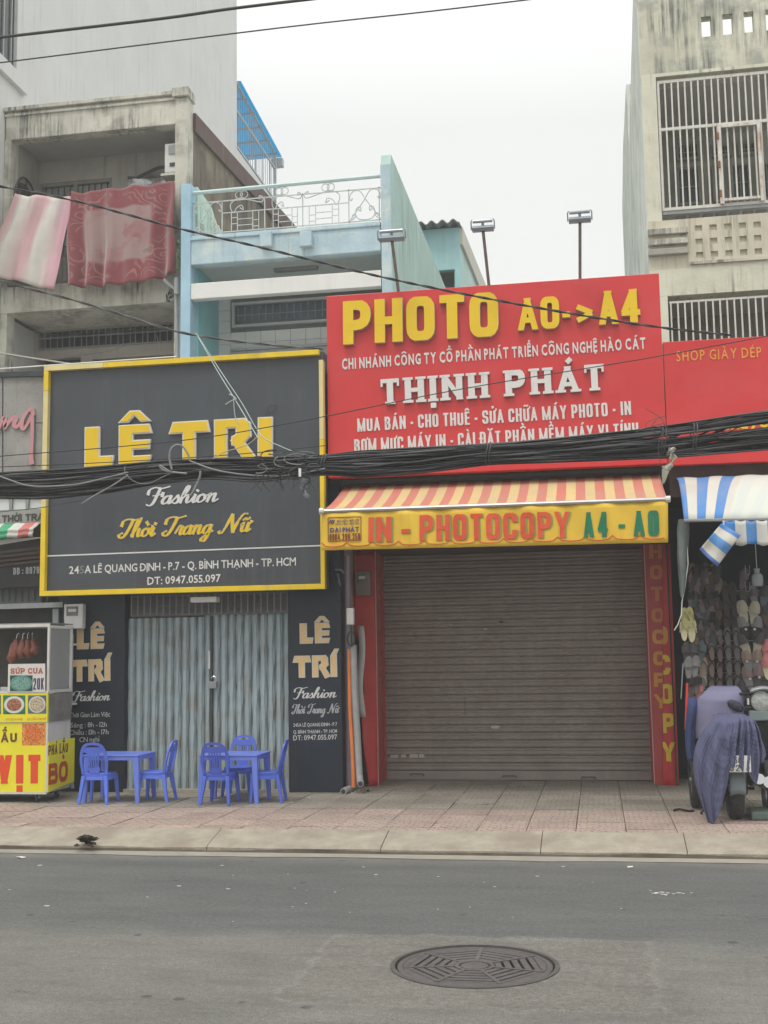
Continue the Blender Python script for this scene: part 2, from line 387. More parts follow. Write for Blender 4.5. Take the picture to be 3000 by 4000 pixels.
def glyph_block(ch, H, Wd, t, rr=.42, th=None, serif=0):
    """returns width and strokes (list of list-of-quads)"""
    base, mk = marks(ch)
    if base == ' ': return Wd*.5, []
    wf, ss = GL[base]; th = th or t
    wd = max(t, Wd*wf) if base not in 'I.:' else t
    if base == '-': wd = max(Wd*.5, t*1.2)
    out = []
    def mp_(p): return Vector((t/2+p[0]*(wd-t), th/2+p[1]*(H-th)))
    for kind, pts in ss:
        q = [mp_(p) for p in pts]; tt = t
        if 'm' in kind: tt = th
        if 'r' in kind: q = rounded(q, min(wd, H)*rr, 'c' in kind)
        if 'c' in kind: qs = strip(q, tt, True)
        else:
            diag = len(q) == 2 and abs(q[0].x-q[1].x) > 1e-6 and abs(q[0].y-q[1].y) > 1e-6
            if diag:
                e0 = t*.9 if pts[0][1] in (0, 1) else 0; e1 = t*.9 if pts[1][1] in (0, 1) else 0
                d = (q[1]-q[0]).normalized(); qs = strip([q[0]-d*e0, q[1]+d*e1], tt*(.74 if base in 'MN' else .86))
            else:
                qs = strip(q, tt, ext=th/2 if (len(q) == 2) else 0)
        qs2 = []
        for pl in qs:
            pl = clip(clip(pl, 1, 0, False), 1, H, True)
            if len(pl) > 2: qs2.append(pl)
        out.append(qs2)
    if serif:
        sw = t*.30; sh = th*.62
        stems = {'T': [(.5, 0)], 'H': [(0, 0), (1, 0), (0, 1), (1, 1)], 'I': [(.5, 0), (.5, 1)], 'N': [(0, 0), (0, 1), (1, 1)], 'P': [(0, 0), (0, 1)], 'A': [(0, 0), (1, 0)],
                 'U': [(0, 1), (1, 1)], 'C': [], 'S': []}.get(base, [])
        for x, y in stems:
            cx = t/2+x*(wd-t) if base != 'I' else t/2; y0 = 0 if y == 0 else H-sh
            out.append([[Vector((cx-t/2-sw, y0)), Vector((cx+t/2+sw, y0)), Vector((cx+t/2+sw, y0+sh)), Vector((cx-t/2-sw, y0+sh))]])
        if base == 'T':
            for x0 in (0, wd-th*.5): out.append([[Vector((x0, H-th*1.9)), Vector((x0+th*.5, H-th*1.9)), Vector((x0+th*.5, H)), Vector((x0, H))]])
    out += mark_strokes(mk, wd, H, H, t)
    return wd, out
_FC = {}
def font_mesh(ch, bold):
    """outline of one letter from Blender's built-in font, cap height about .7"""
    k = (ch, round(bold, 4))
    if k in _FC: return _FC[k]
    c = bpy.data.curves.new('t', 'FONT'); c.body = ch; c.size = 1; c.resolution_u = 2
    c.offset = bold
    o = bpy.data.objects.new('t', c); me = bpy.data.meshes.new_from_object(o)
    vs = [tuple(v.co) for v in me.vertices]; fs = [tuple(p.vertices) for p in me.polygons]
    bpy.data.objects.remove(o); bpy.data.meshes.remove(me)
    _FC[k] = (vs, fs); return _FC[k]
_capm = None
def glyph_font(ch, H, sx, bold):
    """returns width, triangle soup (list of polygons), marks strokes"""
    global _capm
    if _capm is None: _capm = max(v[1] for v in font_mesh('H', 0)[0])
    base, mk = marks(ch)
    if base == ' ': return H*.32*sx, [], []
    if base == 'i' and any(m in ('acute', 'grave', 'hook') for m in mk): base = 'i'
    s = H/_capm; vs, fs = font_mesh(base, bold)
    x0 = min(v[0] for v in vs); x1 = max(v[0] for v in vs); top = max(v[1] for v in vs)*s
    polys = [[Vector(((vs[i][0]-x0)*s*sx, vs[i][1]*s)) for i in f] for f in fs]
    wd = (x1-x0)*s*sx; t = H*(.13+bold*2.2)
    ms = mark_strokes(mk, wd, top, H, t) if mk else []
    return wd, polys, ms
class Line:
    """a line of lettering laid on a surface: origin, right, up and outward axes; fills letter by letter"""
    def __init__(s, p0, p1, out, H):
        s.o = Vector(p0); d = Vector(p1)-s.o; s.len = d.length; s.u = d.normalized(); s.n = Vector(out).normalized()
        s.v = s.n.cross(s.u).normalized()
        s.H = H
        s.warp = None
    def pt(s, x, y, d):
        p = s.o+s.u*x+s.v*y+s.n*d
        return p+s.warp(p) if s.warp else p
def prism(mb, ln, poly, x, d0, d1, grow=0, dy=0):
    n = len(poly)
    if grow:
        c = sum(poly, Vector((0, 0)))/n; new = []
        ar = sum(poly[i].x*poly[(i+1) % n].y-poly[(i+1) % n].x*poly[i].y for i in range(n)); sg = 1 if ar > 0 else -1
        for i in range(n):
            a, p, b = poly[i-1], poly[i], poly[(i+1) % n]
            e1 = (p-a); e2 = (b-p)
            if e1.length < 1e-7 or e2.length < 1e-7: new.append(p); continue
            e1 = e1.normalized(); e2 = e2.normalized()
            n1 = Vector((e1.y, -e1.x))*sg; n2 = Vector((e2.y, -e2.x))*sg; m = n1+n2
            if m.length < 1e-6: new.append(p); continue
            m.normalize(); new.append(p+m*grow/max(.5, m.dot(n1)))
        poly = new
    fr = [ln.pt(p.x+x, p.y+dy, d1) for p in poly]; bk = [ln.pt(p.x+x, p.y+dy, d0) for p in poly]
    mb.hexa(fr, bk)
    mb.m[-(n+1):] = [1]*(n+1)           # back and sides take the second material when there is one
def write_line(txt, ln, style, parent, m, name='letter', depth=.002, d0=0., t=.2, one=None, gap=.16, rr=.42, th=None, serif=0,
               sx=.8, bold=.0, outline=0, om=None, cb=None, edge=None, fitw=True, odepth=None):
    """block letters (stroke font) or 'font' (built-in outlines). one=name joins the whole line into one printed object"""
    H = ln.H; T = t*H; TH = (th or t)*H; mbs = []
    if style == 'block':
        def layout(Wd):
            x = 0; items = []
            for ch in txt:
                wd, st = glyph_block(ch, H, Wd, T, rr, TH, serif); items.append((ch, x, wd, st)); x += wd+(gap*H if ch != ' ' else gap*H*.3)
            return x-gap*H, items
        a, _ = layout(.4*H); b, _ = layout(.6*H)
        Wd = .4*H+(ln.len-a)/(b-a)*.2*H if b > a else .5*H
        Wd = max(Wd, T*1.6)
        tot, items = layout(Wd)
    else:
        def layout(sx_):
            x = 0; items = []
            for ch in txt:
                wd, polys, ms = glyph_font(ch, H, sx_, bold); items.append((ch, x, wd, [[p] for p in ([polys] if 0 else [])], polys, ms)); x += wd+gap*H*(1 if ch != ' ' else .3)
            return x-gap*H, items
        a, _ = layout(.6); b, _ = layout(.9)
        sx_ = .6+(ln.len-a)/(b-a)*.3
        tot, items = layout(max(.3, sx_))
    joined = MB(); ojoined = MB()
    for it in items:
        ch, x = it[0], it[1]
        if ch == ' ': continue
        mb = joined if one else MB(); ob = ojoined if one else MB()
        lay = 0
        if style == 'block': strokes = it[3]
        else:
            for pl in it[4]:
                fr = [ln.pt(p.x+x, p.y, d0+depth) for p in pl]
                mb.add(fr, [tuple(range(len(fr)))])
                if depth > .004 : mb.add([ln.pt(p.x+x, p.y, d0) for p in pl]+fr, [(i, (i+1) % len(pl), len(pl)+(i+1) % len(pl), len(pl)+i) for i in range(len(pl))])
            strokes = it[5]
        for st in strokes:
            for qi, pl in enumerate(st):
                if cb: pl = cb(pl, x)
                if not pl or len(pl) < 3: continue
                prism(mb, ln, pl, x, d0, d0+depth+lay*.0006+qi*.00006)
                if outline: prism(ob, ln, pl, x, d0, d0+(odepth or depth*.8)+lay*.0006+qi*.00006, grow=outline)
            lay += 1
        if not one and mb.f:
            o = mb.build(name, [m, edge] if edge else m, parent)
            if outline: ob.build('letter_border', om, o)
    if one and joined.f:
        o = joined.build(one, [m, edge] if edge else m, parent)
        if outline: ojoined.build('letter_border', om, o)
        return o
# brush-script strokes: (advance, strokes in x-height units)
SCR = {
 'F': (1.45, [[(-.25, 1.3), (-.2, 1.9), (.3, 2.15), (1.0, 2.0), (1.75, 2.2)], [(.85, 2.05), (.75, 1.2), (.6, .2), (.3, -.15), (-.05, 0)], [(.3, 1.1), (.8, 1.15), (1.3, 1.3)], [(1.28, 1.45), (1.3, .95)]]),
 'T': (1.3, [[(-.2, 1.4), (-.1, 2.0), (.5, 2.2), (1.1, 2.05), (1.9, 2.25)], [(1.0, 2.1), (.8, 1.1), (.5, .2), (.1, -.1), (-.2, .25), (.1, .5)]]),
 'N': (2.1, [[(-.3, .1), (-.1, -.1), (.2, .2), (.75, 2.1)], [(.75, 2.1), (1.0, 1), (1.3, 0)], [(1.3, 0), (1.6, 1.3), (2.0, 2.1), (2.4, 2.15)]]),
 'a': (1.05, [[(.75, .8), (.5, 1), (.15, .75), (.05, .25), (.3, 0), (.6, .25), (.8, .95)], [(.8, 1), (.75, .3), (.85, 0), (1.1, .25)]]),
 's': (.8, [[(-.05, .2), (.35, .9), (.45, 1.05)], [(.4, 1), (.65, .4), (.45, 0), (.1, .1)], [(.5, .02), (.9, .3)]]),
 'h': (1.15, [[(-.05, .2), (.4, 1.4), (.5, 2.1), (.3, 2.0), (.15, 1.1), (.1, 0)], [(.12, .4), (.45, .95), (.7, .9), (.7, .3), (.85, 0), (1.15, .25)]]),
 'i': (.6, [[(-.05, .25), (.25, .95)], [(.27, 1), (.22, .3), (.35, 0), (.6, .25)], [(.34, 1.42), (.36, 1.55)]]),
 'o': (.95, [[(.45, 1), (.1, .75), (.05, .25), (.35, 0), (.7, .3), (.7, .8), (.45, 1), (.6, .85), (.95, .85)]]),
 'n': (1.2, [[(0, .85), (.2, 1), (.2, .5), (.12, 0)], [(.16, .45), (.5, .95), (.75, .95), (.72, .3), (.85, 0), (1.2, .3)]]),
 'r': (.85, [[(-.05, .2), (.25, 1.05), (.4, .95), (.6, .95), (.5, .4), (.6, 0), (.85, .25)]]),
 'g': (1.05, [[(.75, .8), (.5, 1), (.15, .75), (.05, .25), (.3, 0), (.6, .25), (.8, .95)], [(.8, 1), (.75, .1), (.5, -.85), (.15, -.9), (.1, -.6), (.6, -.1), (1.1, .25)]]),
 'u': (1.1, [[(-.05, .8), (.15, 1), (.12, .35), (.3, 0), (.6, .25), (.8, 1)], [(.8, 1), (.76, .3), (.85, 0), (1.1, .25)]]),
 ' ': (1.15, []),
}
def catmull(p, k=4):
    p = [Vector(q) for q in p]; out = []
    for i in range(len(p)-1):
        a = p[max(i-1, 0)]; b = p[i]; c = p[i+1]; d = p[min(i+2, len(p)-1)]
        for j in range(k):
            t = j/k; out.append(.5*((2*b)+(c-a)*t+(2*a-5*b+4*c-d)*t*t+(3*b-a-3*c+d)*t**3))
    out.append(p[-1]); return out
def write_script(txt, ln, xh, parent, m, name='lettering', depth=.02, d0=0, wmax=.3, slant=.28, outline=0, om=None, one=True, sp=1.0):
    adv = []; x = 0
    for ch in txt:
        b, mk = marks(ch); adv.append((x, b, mk)); x += SCR[b][0]*sp
    k = ln.len/(x*1.0) if x else 1
    J = MB(); O = MB(); res = None
    for cx, b, mk in adv:
        strokes = [list(s_) for s_ in SCR[b][1]]
        w0 = .85
        if 'horn' in mk: strokes.append([(w0-.1, .95), (w0+.15, 1.0), (w0+.2, 1.25)])
        if 'grave' in mk: strokes.append([(.2, 1.75), (.5, 1.4)])
        if 'tilde' in mk: strokes.append([(.05, 1.4), (.25, 1.6), (.5, 1.42), (.75, 1.65)])
        if not strokes: continue
        mb = J if one else MB(); ob = O if one else MB(); lay = 0
        for s_ in strokes:
            pts = catmull([(px+slant*py, py) for px, py in s_])
            ws = []
            for i in range(len(pts)):
                d = (pts[min(i+1, len(pts)-1)]-pts[max(i-1, 0)])
                d = d.normalized() if d.length > 0 else Vector((1, 0))
                ws.append(wmax*(.34+.66*abs(d.y if d.y < 0 or abs(d.x) < .5 else d.y*.5)**1.5)*xh)
            P = [Vector(((q.x+cx)*k, q.y*xh)) for q in pts]
            for pl in strip(P, 1, ws=ws, ext=ws[0]*.2):
                prism(mb, ln, pl, 0, d0, d0+depth+lay*.0005+(id(pl)%7)*.00005)
                if outline: prism(ob, ln, pl, 0, d0, d0+depth*.8+lay*.0003, grow=outline)
            lay += 1
        if not one:
            o = mb.build(name, m, parent)
            if outline: ob.build('letter_border', om, o)
    if one:
        o = J.build(name, m, parent)
        if outline: O.build('letter_border', om, o)
def LN(x0, y0, x1, y1, Y, cap, d=0):     # baseline surveyed on plane Y; cap height in the same survey units
    a = W(x0, y0, Y); b = W(x1, y1, Y); h = (W((x0+x1)/2, (y0+y1)/2-cap, Y)-W((x0+x1)/2, (y0+y1)/2, Y)).length
    return Line(a, b, (0, -1, 0), h)
def wall_holes(mb, X0, X1, Z0, Z1, holes, Y, th):
    """a wall in the XZ plane with rectangular openings, front face at Y"""
    xs = sorted({X0, X1} | {v for h in holes for v in (h[0], h[1]) if X0 < v < X1}); zs = sorted({Z0, Z1} | {v for h in holes for v in (h[2], h[3]) if Z0 < v < Z1})
    solid = {}
    for i in range(len(xs)-1):
        for j in range(len(zs)-1):
            cx = (xs[i]+xs[i+1])/2; cz = (zs[j]+zs[j+1])/2
            solid[i, j] = not any(h[0] < cx < h[1] and h[2] < cz < h[3] for h in holes)
    for (i, j), s_ in solid.items():
        if not s_: continue
        a, b, c, d = xs[i], xs[i+1], zs[j], zs[j+1]
        mb.add([(a, Y, c), (b, Y, c), (b, Y, d), (a, Y, d)], [(0, 1, 2, 3)])
        mb.add([(a, Y+th, c), (b, Y+th, c), (b, Y+th, d), (a, Y+th, d)], [(3, 2, 1, 0)])
        if not solid.get((i-1, j), False): mb.add([(a, Y, c), (a, Y, d), (a, Y+th, d), (a, Y+th, c)], [(0, 1, 2, 3)])
        if not solid.get((i+1, j), False): mb.add([(b, Y, c), (b, Y, d), (b, Y+th, d), (b, Y+th, c)], [(3, 2, 1, 0)])
        if not solid.get((i, j-1), False): mb.add([(a, Y, c), (b, Y, c), (b, Y+th, c), (a, Y+th, c)], [(3, 2, 1, 0)])
        if not solid.get((i, j+1), False): mb.add([(a, Y, d), (b, Y, d), (b, Y+th, d), (a, Y+th, d)], [(0, 1, 2, 3)])
    return mb
# ================================================================== GROUND
def asphalt_mat():
    m, t, b = newmat('asphalt'); n = t.nodes.new; l = t.links.new
    g = n('ShaderNodeNewGeometry'); pos = g.outputs['Position']
    def noise(sc, det=5, ms=None, r=.6):
        x = n('ShaderNodeTexNoise'); x.inputs['Scale'].default_value = sc; x.inputs['Detail'].default_value = det; x.inputs['Roughness'].default_value = r
        if ms:
            mm = n('ShaderNodeMapping'); mm.inputs['Scale'].default_value = ms; l(pos, mm.inputs[0]); l(mm.outputs[0], x.inputs[0])
        else: l(pos, x.inputs[0])
        return x.outputs[0]
    def rg(o, a, b_, c=0., d=1.):
        x = n('ShaderNodeMapRange'); x.inputs[1].default_value = a; x.inputs[2].default_value = b_; x.inputs[3].default_value = c; x.inputs[4].default_value = d
        l(o, x.inputs[0]); return x.outputs[0]
    def mx(f, a, b_, mode='MIX'):
        x = n('ShaderNodeMix'); x.data_type = 'RGBA'; x.blend_type = mode
        for s, v in ((0, f), (6, a), (7, b_)):
            if isinstance(v, (int, float)): x.inputs[s].default_value = v
            elif isinstance(v, tuple): x.inputs[s].default_value = (*v, 1)
            else: l(v, x.inputs[s])
        return x.outputs[2]
    def mth(op, a, b_=None):
        x = n('ShaderNodeMath'); x.operation = op
        for i, v in enumerate((a, b_)):
            if v is None: continue
            if isinstance(v, (int, float)): x.inputs[i].default_value = v
            else: l(v, x.inputs[i])
        return x.outputs[0]
    sp = n('ShaderNodeSeparateXYZ'); l(pos, sp.inputs[0])
    yy = mth('ADD', sp.outputs[1], rg(noise(1.6, 6), .2, .8, -.16, .16))
    old = rg(yy, 7.42, 7.72, 1, 0)                 # older, lighter course of asphalt nearest the camera
    c_new = mx(rg(noise(.8, 4, (.35, 1.6, 1)), .3, .7), (.098, .100, .099), (.122, .123, .120))
    c_old = mx(rg(noise(.9, 5), .3, .7), (.138, .133, .122), (.178, .171, .157))
    c = mx(old, c_new, c_old)
    # square patch of a later repair round the cover
    dx = mth('ABSOLUTE', mth('ADD', mth('ADD', sp.outputs[0], .72), rg(noise(4, 4), .2, .8, -.09, .09)))
    dy = mth('ABSOLUTE', mth('ADD', mth('ADD', sp.outputs[1], -6.86), rg(noise(5, 4), .2, .8, -.09, .09)))
    px = rg(dx, .93, .96, 1, 0); py = rg(dy, .72, .74, 1, 0); patch = mth('MULTIPLY', px, py)
    c = mx(mth('MULTIPLY', patch, .75), c, mx(rg(noise(14, 5), .3, .7), (.135, .127, .112), (.185, .175, .155)))
    seam = mth('MULTIPLY', mth('MULTIPLY', rg(dx, .96, 1.0, 1, 0), rg(dy, .74, .77, 1, 0)), mth('SUBTRACT', 1., patch))
    c = mx(mth('MULTIPLY', seam, .35), c, (.26, .25, .22))
    # grit, dark oil drops, pale scuffs
    gr = mth('MULTIPLY', rg(noise(95, 3), .3, .7, .66, 1.36), mth('MULTIPLY', rg(noise(28, 3), .3, .7, .84, 1.16), rg(noise(3.2, 5, (.5, 1.3, 1)), .3, .7, .90, 1.10)))
    cc = n('ShaderNodeCombineColor'); [l(gr, cc.inputs[k]) for k in range(3)]
    c = mx(1., c, cc.outputs[0], 'MULTIPLY')
    sk = mx(rg(noise(2.2, 6, (1, 3.2, 1)), .5, .72, 0, .4), c, (.085, .082, .075)); c = mx(old, c, sk)
    v = n('ShaderNodeTexVoronoi'); v.inputs['Scale'].default_value = 3.4; l(pos, v.inputs[0])
    drop = mth('MULTIPLY', rg(mth('ADD', v.outputs[0], rg(noise(9, 3), 0, 1, -.06, .06)), .085, .115, 1, 0), rg(noise(1.1, 2), .46, .54, 0, .75))
    c = mx(drop, c, (.055, .053, .05))
    sc_ = mth('MULTIPLY', rg(noise(26, 4, (.35, 1.4, 1)), .70, .735, 0, 1), rg(noise(1.3, 3), .52, .62, 0, .65))
    c = mx(sc_, c, (.46, .45, .42))
    pit = mth('MULTIPLY', rg(noise(30, 3, (.6, 1.6, 1)), .64, .70, 0, .6), rg(noise(2.0, 3), .42, .6, .15, 1)); c = mx(pit, c, (.06, .057, .052))
    spk = rg(noise(64, 2), .70, .74, 0, .5); c = mx(spk, c, (.34, .33, .30))
    # hairline cracks
    cv = n('ShaderNodeTexVoronoi'); cv.feature = 'DISTANCE_TO_EDGE'; cv.inputs['Scale'].default_value = .55; cw = n('ShaderNodeTexNoise'); cw.inputs['Scale'].default_value = 2.5; cw.inputs['Detail'].default_value = 6; l(pos, cw.inputs[0])
    ca = n('ShaderNodeVectorMath'); ca.operation = 'ADD'; l(pos, ca.inputs[0]); l(cw.outputs[1], ca.inputs[1]); l(ca.outputs[0], cv.inputs[0])
    c = mx(mth('MULTIPLY', rg(cv.outputs[0], .001, .006, .55, 0), rg(noise(.7, 3), .5, .6, 0, 1)), c, (.06, .057, .052))
    # dust carried from the gutter
    c = mx(mth('MULTIPLY', rg(yy, 10.05, 10.45, 0, .55), rg(noise(3, 5), .35, .7, .3, 1)), c, (.27, .25, .21))
    l(c, b.inputs['Base Color']); b.inputs['Roughness'].default_value = .88; b.inputs['Specular IOR Level'].default_value = .3
    bp = n('ShaderNodeBump'); bp.inputs['Strength'].default_value = .7; bp.inputs['Distance'].default_value = .012
    l(mth('ADD', noise(140, 4), mth('MULTIPLY', noise(7, 4), .7)), bp.inputs['Height']); l(bp.outputs[0], b.inputs['Normal'])
    return m
ASPH = asphalt_mat()
# the cover sits in a round hole cut in the sheet, so the sheet is built in rings round it
HC = (W(1852, 3770, 6.9).x, 6.93); HR = .475
mb = MB(); nseg = 48
ring = [(HC[0]+HR*math.cos(2*math.pi*k/nseg), HC[1]+HR*math.sin(2*math.pi*k/nseg), 0) for k in range(nseg)]
ring2 = [(HC[0]+1.5*math.cos(2*math.pi*k/nseg), HC[1]+1.5*math.sin(2*math.pi*k/nseg), 0) for k in range(nseg)]
def edge_pt(a):
    dx, dy = math.cos(a), math.sin(a); t = 1e9
    if dx > 1e-9: t = min(t, (50-HC[0])/dx)
    if dx < -1e-9: t = min(t, (-50-HC[0])/dx)
    if dy > 1e-9: t = min(t, (10.42-HC[1])/dy)
    if dy < -1e-9: t = min(t, (-45-HC[1])/dy)
    return (HC[0]+dx*t, HC[1]+dy*t, 0)
ring3 = [edge_pt(2*math.pi*k/nseg) for k in range(nseg)]
vs = ring+ring2+ring3; fs = []
for r_ in range(2):
    for k in range(nseg):
        k2 = (k+1) % nseg; fs.append((r_*nseg+k, (r_+1)*nseg+k, (r_+1)*nseg+k2, r_*nseg+k2))
cb_ = len(vs); vs += [(-50, 10.42, 0), (50, 10.42, 0), (50, -45, 0), (-50, -45, 0)]
def near_corner(cx, cy):                # close the corners the ring skips
    best = None
    for k in range(nseg):
        a, b = ring3[k], ring3[(k+1) % nseg]
        if abs(a[0]-b[0]) > 1e-6 and abs(a[1]-b[1]) > 1e-6:
            if abs((a[0] if abs(a[0]) > 49.9 else b[0])-cx) < 1 and abs((a[1] if (abs(a[1]-10.42) < .01 or abs(a[1]+45) < .01) else b[1])-cy) < 1: best = k
    return best
for ci, (cx, cy) in enumerate(((-50, 10.42), (50, 10.42), (50, -45), (-50, -45))):
    k = near_corner(cx, cy)
    if k is not None: fs.append((2*nseg+k, cb_+ci, 2*nseg+(k+1) % nseg))
mb.add(vs, fs)
struct(mb.build('road', ASPH))
mb = MB(); mb.add([(-55, -50, -.3), (55, -50, -.3), (55, 75, -.3), (-55, 75, -.3)], [(0, 1, 2, 3)])
struct(mb.build('ground', mat('bare_ground', (.2, .19, .17), .95)))
GUT = mat('gutter_concrete', (.29, .265, .225), .95, .14, 5, bump=.4, bscale=60, blotch=.7, bcol=(.27, .25, .21))
mb = MB()
nx = 120
def gy(x): return 10.40+.02*math.sin(x*2.1)+.015*math.sin(x*5.3+1)
for k in range(nx):
    x0 = -30+k*.5; x1 = x0+.5
    mb.add([(x0, gy(x0), .004), (x1, gy(x1), .004), (x1, 10.63, .012), (x0, 10.63, .012)], [(0, 1, 2, 3)])
struct(mb.build('gutter', GUT))
DIRT = mat('kerb_dirt', (.085, .07, .05), .95, .4, 6)
mb = MB()
for k in range(90):
    x0 = -14+k*.25; h0 = .030+.014*math.sin(x0*3.1)*math.sin(x0*.9+1); x1 = x0+.25; h1 = .030+.014*math.sin(x1*3.1)*math.sin(x1*.9+1)
    mb.add([(x0, 10.575, .011), (x1, 10.575, .011), (x1, 10.592, h1), (x0, 10.592, h0)], [(0, 1, 2, 3)])
o = mb.build('gutter_dirt', DIRT); o['kind'] = 'stuff'
# kerb stones: wide sloping concrete with joints
kerb = bpy.data.objects.new('kerb', None); COL.objects.link(kerb); struct(kerb)
KERBM = mat('kerb_concrete', (.33, .29, .235), .95, .22, 5.5, bump=.7, bscale=45, blotch=.85, bcol=(.25, .21, .17))
joints = [-30, -18, -12, -8.4, -5.9, -3.55, -1.95, -.55, .68, 2.6, 4.6, 8, 14, 30]
for a, b in zip(joints[:-1], joints[1:]):
    a += .0035; b -= .0035; mbk = MB(); j = rnd.uniform(-.004, .004)
    prof = [(10.60, -.05), (10.595, .045+j), (10.625, .062+j), (11.03, .15+j*.5), (11.06, .15), (11.06, -.05)]
    n_ = max(2, int((b-a)/.4)); 
    for s_ in range(n_):
        x0 = lerp(a, b, s_/n_); x1 = lerp(a, b, (s_+1)/n_)
        f = lambda x: [(x, y+.006*math.sin(x*7+y*3) if i in (1, 2) else y, z+.004*math.sin(x*5.1) if i in (1, 2) else z) for i, (y, z) in enumerate(prof)]
        A, B = f(x0), f(x1); vs = A+B; n6 = 6
        mbk.add(vs, [(i, i+1, n6+i+1, n6+i) for i in range(5)])
    A, B = f(a), f(b)
    mbk.add(f(a), [(0, 1, 2, 3, 4, 5)]); mbk.add(f(b), [(5, 4, 3, 2, 1, 0)])
    o = mbk.build('kerb_stone', KERBM, kerb, auto=True)
# pavement of embossed concrete tiles
def tile_mat(name, c1, c2):
    m = mat(name, c1, .92, .16, 3.0, blotch=.6, bcol=c2, bump=.0)
    t = m.node_tree; b = t.nodes['Principled BSDF']; n = t.nodes.new; l = t.links.new
    g = n('ShaderNodeNewGeometry'); br = n('ShaderNodeTexBrick'); br.inputs['Scale'].default_value = 1; br.offset = .5
    br.inputs['Brick Width'].default_value = .112; br.inputs['Row Height'].default_value = .074; br.inputs['Mortar Size'].default_value = .0075
    br.inputs['Mortar Smooth'].default_value = .5
    wv = n('ShaderNodeTexNoise'); wv.inputs['Scale'].default_value = 9; l(g.outputs['Position'], wv.inputs[0])
    va = n('ShaderNodeVectorMath'); va.operation = 'SCALE'; va.inputs[3].default_value = .10; l(wv.outputs[1], va.inputs[0])
    ad = n('ShaderNodeVectorMath'); ad.operation = 'ADD'; l(g.outputs['Position'], ad.inputs[0]); l(va.outputs[0], ad.inputs[1]); l(ad.outputs[0], br.inputs[0])
    br.inputs['Color1'].default_value = (1, 1, 1, 1); br.inputs['Color2'].default_value = (.9, .9, .9, 1); br.inputs['Mortar'].default_value = (.3, .3, .3, 1)
    old = b.inputs['Base Color'].links[0].from_socket
    oi = n('ShaderNodeObjectInfo'); rr = n('ShaderNodeMapRange'); rr.inputs[3].default_value = .86; rr.inputs[4].default_value = 1.1; l(oi.outputs['Random'], rr.inputs[0])
    mx = n('ShaderNodeMix'); mx.data_type = 'RGBA'; mx.blend_type = 'MULTIPLY'; mx.inputs[0].default_value = .52; l(old, mx.inputs[6]); l(br.outputs[0], mx.inputs[7])
    m2 = n('ShaderNodeMix'); m2.data_type = 'RGBA'; m2.blend_type = 'MULTIPLY'; m2.inputs[0].default_value = 1; l(mx.outputs[2], m2.inputs[6])
    cc = n('ShaderNodeCombineColor'); [l(rr.outputs[0], cc.inputs[k]) for k in range(3)]; l(cc.outputs[0], m2.inputs[7]); l(m2.outputs[2], b.inputs['Base Color'])
    bp = n('ShaderNodeBump'); bp.inputs['Strength'].default_value = .8; bp.inputs['Distance'].default_value = .012
    l(br.outputs[1], bp.inputs['Height']); bp.invert = True; l(bp.outputs[0], b.inputs['Normal'])
    return m
TRED = tile_mat('red_paving', (.40, .30, .26), (.36, .315, .26)); TGRY = tile_mat('grey_paving', (.33, .295, .25), (.27, .235, .19))
pave = bpy.data.objects.new('pavement', None); COL.objects.link(pave); struct(pave)
mbb = MB(); mbb.box((-30, 11.06, -.2), (30, 17.5, .118)); mbb.build('bedding', mat('joint_sand', (.075, .065, .05), .95), pave)
T_ = .4455; tm = {}
for mname, mm in (('r', TRED), ('g', TGRY)):
    q = MB(); e = .004; h = .009
    vs = [(e, e, 0), (T_-e, e, 0), (T_-e, T_-e, 0), (e, T_-e, 0)]
    q.box((e, e, -.03), (T_-e, T_-e, 0)); tm[mname] = q.mesh('paving_tile', mm)
    q = MB(); q.box((e, e+.25, -.03), (T_-e, T_-e, 0)); tm[mname+'h'] = q.mesh('paving_tile', mm)
XT0 = -8.72
for r_ in range(11):
    y = 11.06+.19+(r_-1)*T_
    for c in range(26):
        x = XT0+c*T_
        k = 'r' if r_ < 4 else 'g'
        if r_ == 0: me = tm['rh']
        else: me = tm[k]
        o = bpy.data.objects.new('paving_tile', me); COL.objects.link(o); o.parent = pave
        o.location = (x, y, .15+rnd.uniform(-.0035, .003)); o.rotation_euler = (rnd.uniform(-.006, .006), rnd.uniform(-.006, .006), rnd.uniform(-.004, .004))

# ================================================================== TALL WHITE BUILDING (only its long side wall is seen)
XB = -10.15
b = thing('tall_building', 'tall plain white building rising behind the mouldy balcony house, with a fenced rear terrace', 'building', (XB, 22, 0))
mb = MB(); mb.xslab([(-900, -900), (925, -700), (925, 578), (745, 440), (745, 1500), (-900, 1500)], XB, -.3)
# plain box walls to keep real depth
mb = MB()
zt = 30
mb.box((XB-.25, 17.5, 0), (XB, 32.97, zt)); 
mb.box((XB-6, 17.5, 0), (XB-.25, 17.75, zt)); mb.box((XB-6, 32.72, 0), (XB-.25, 32.97, zt))
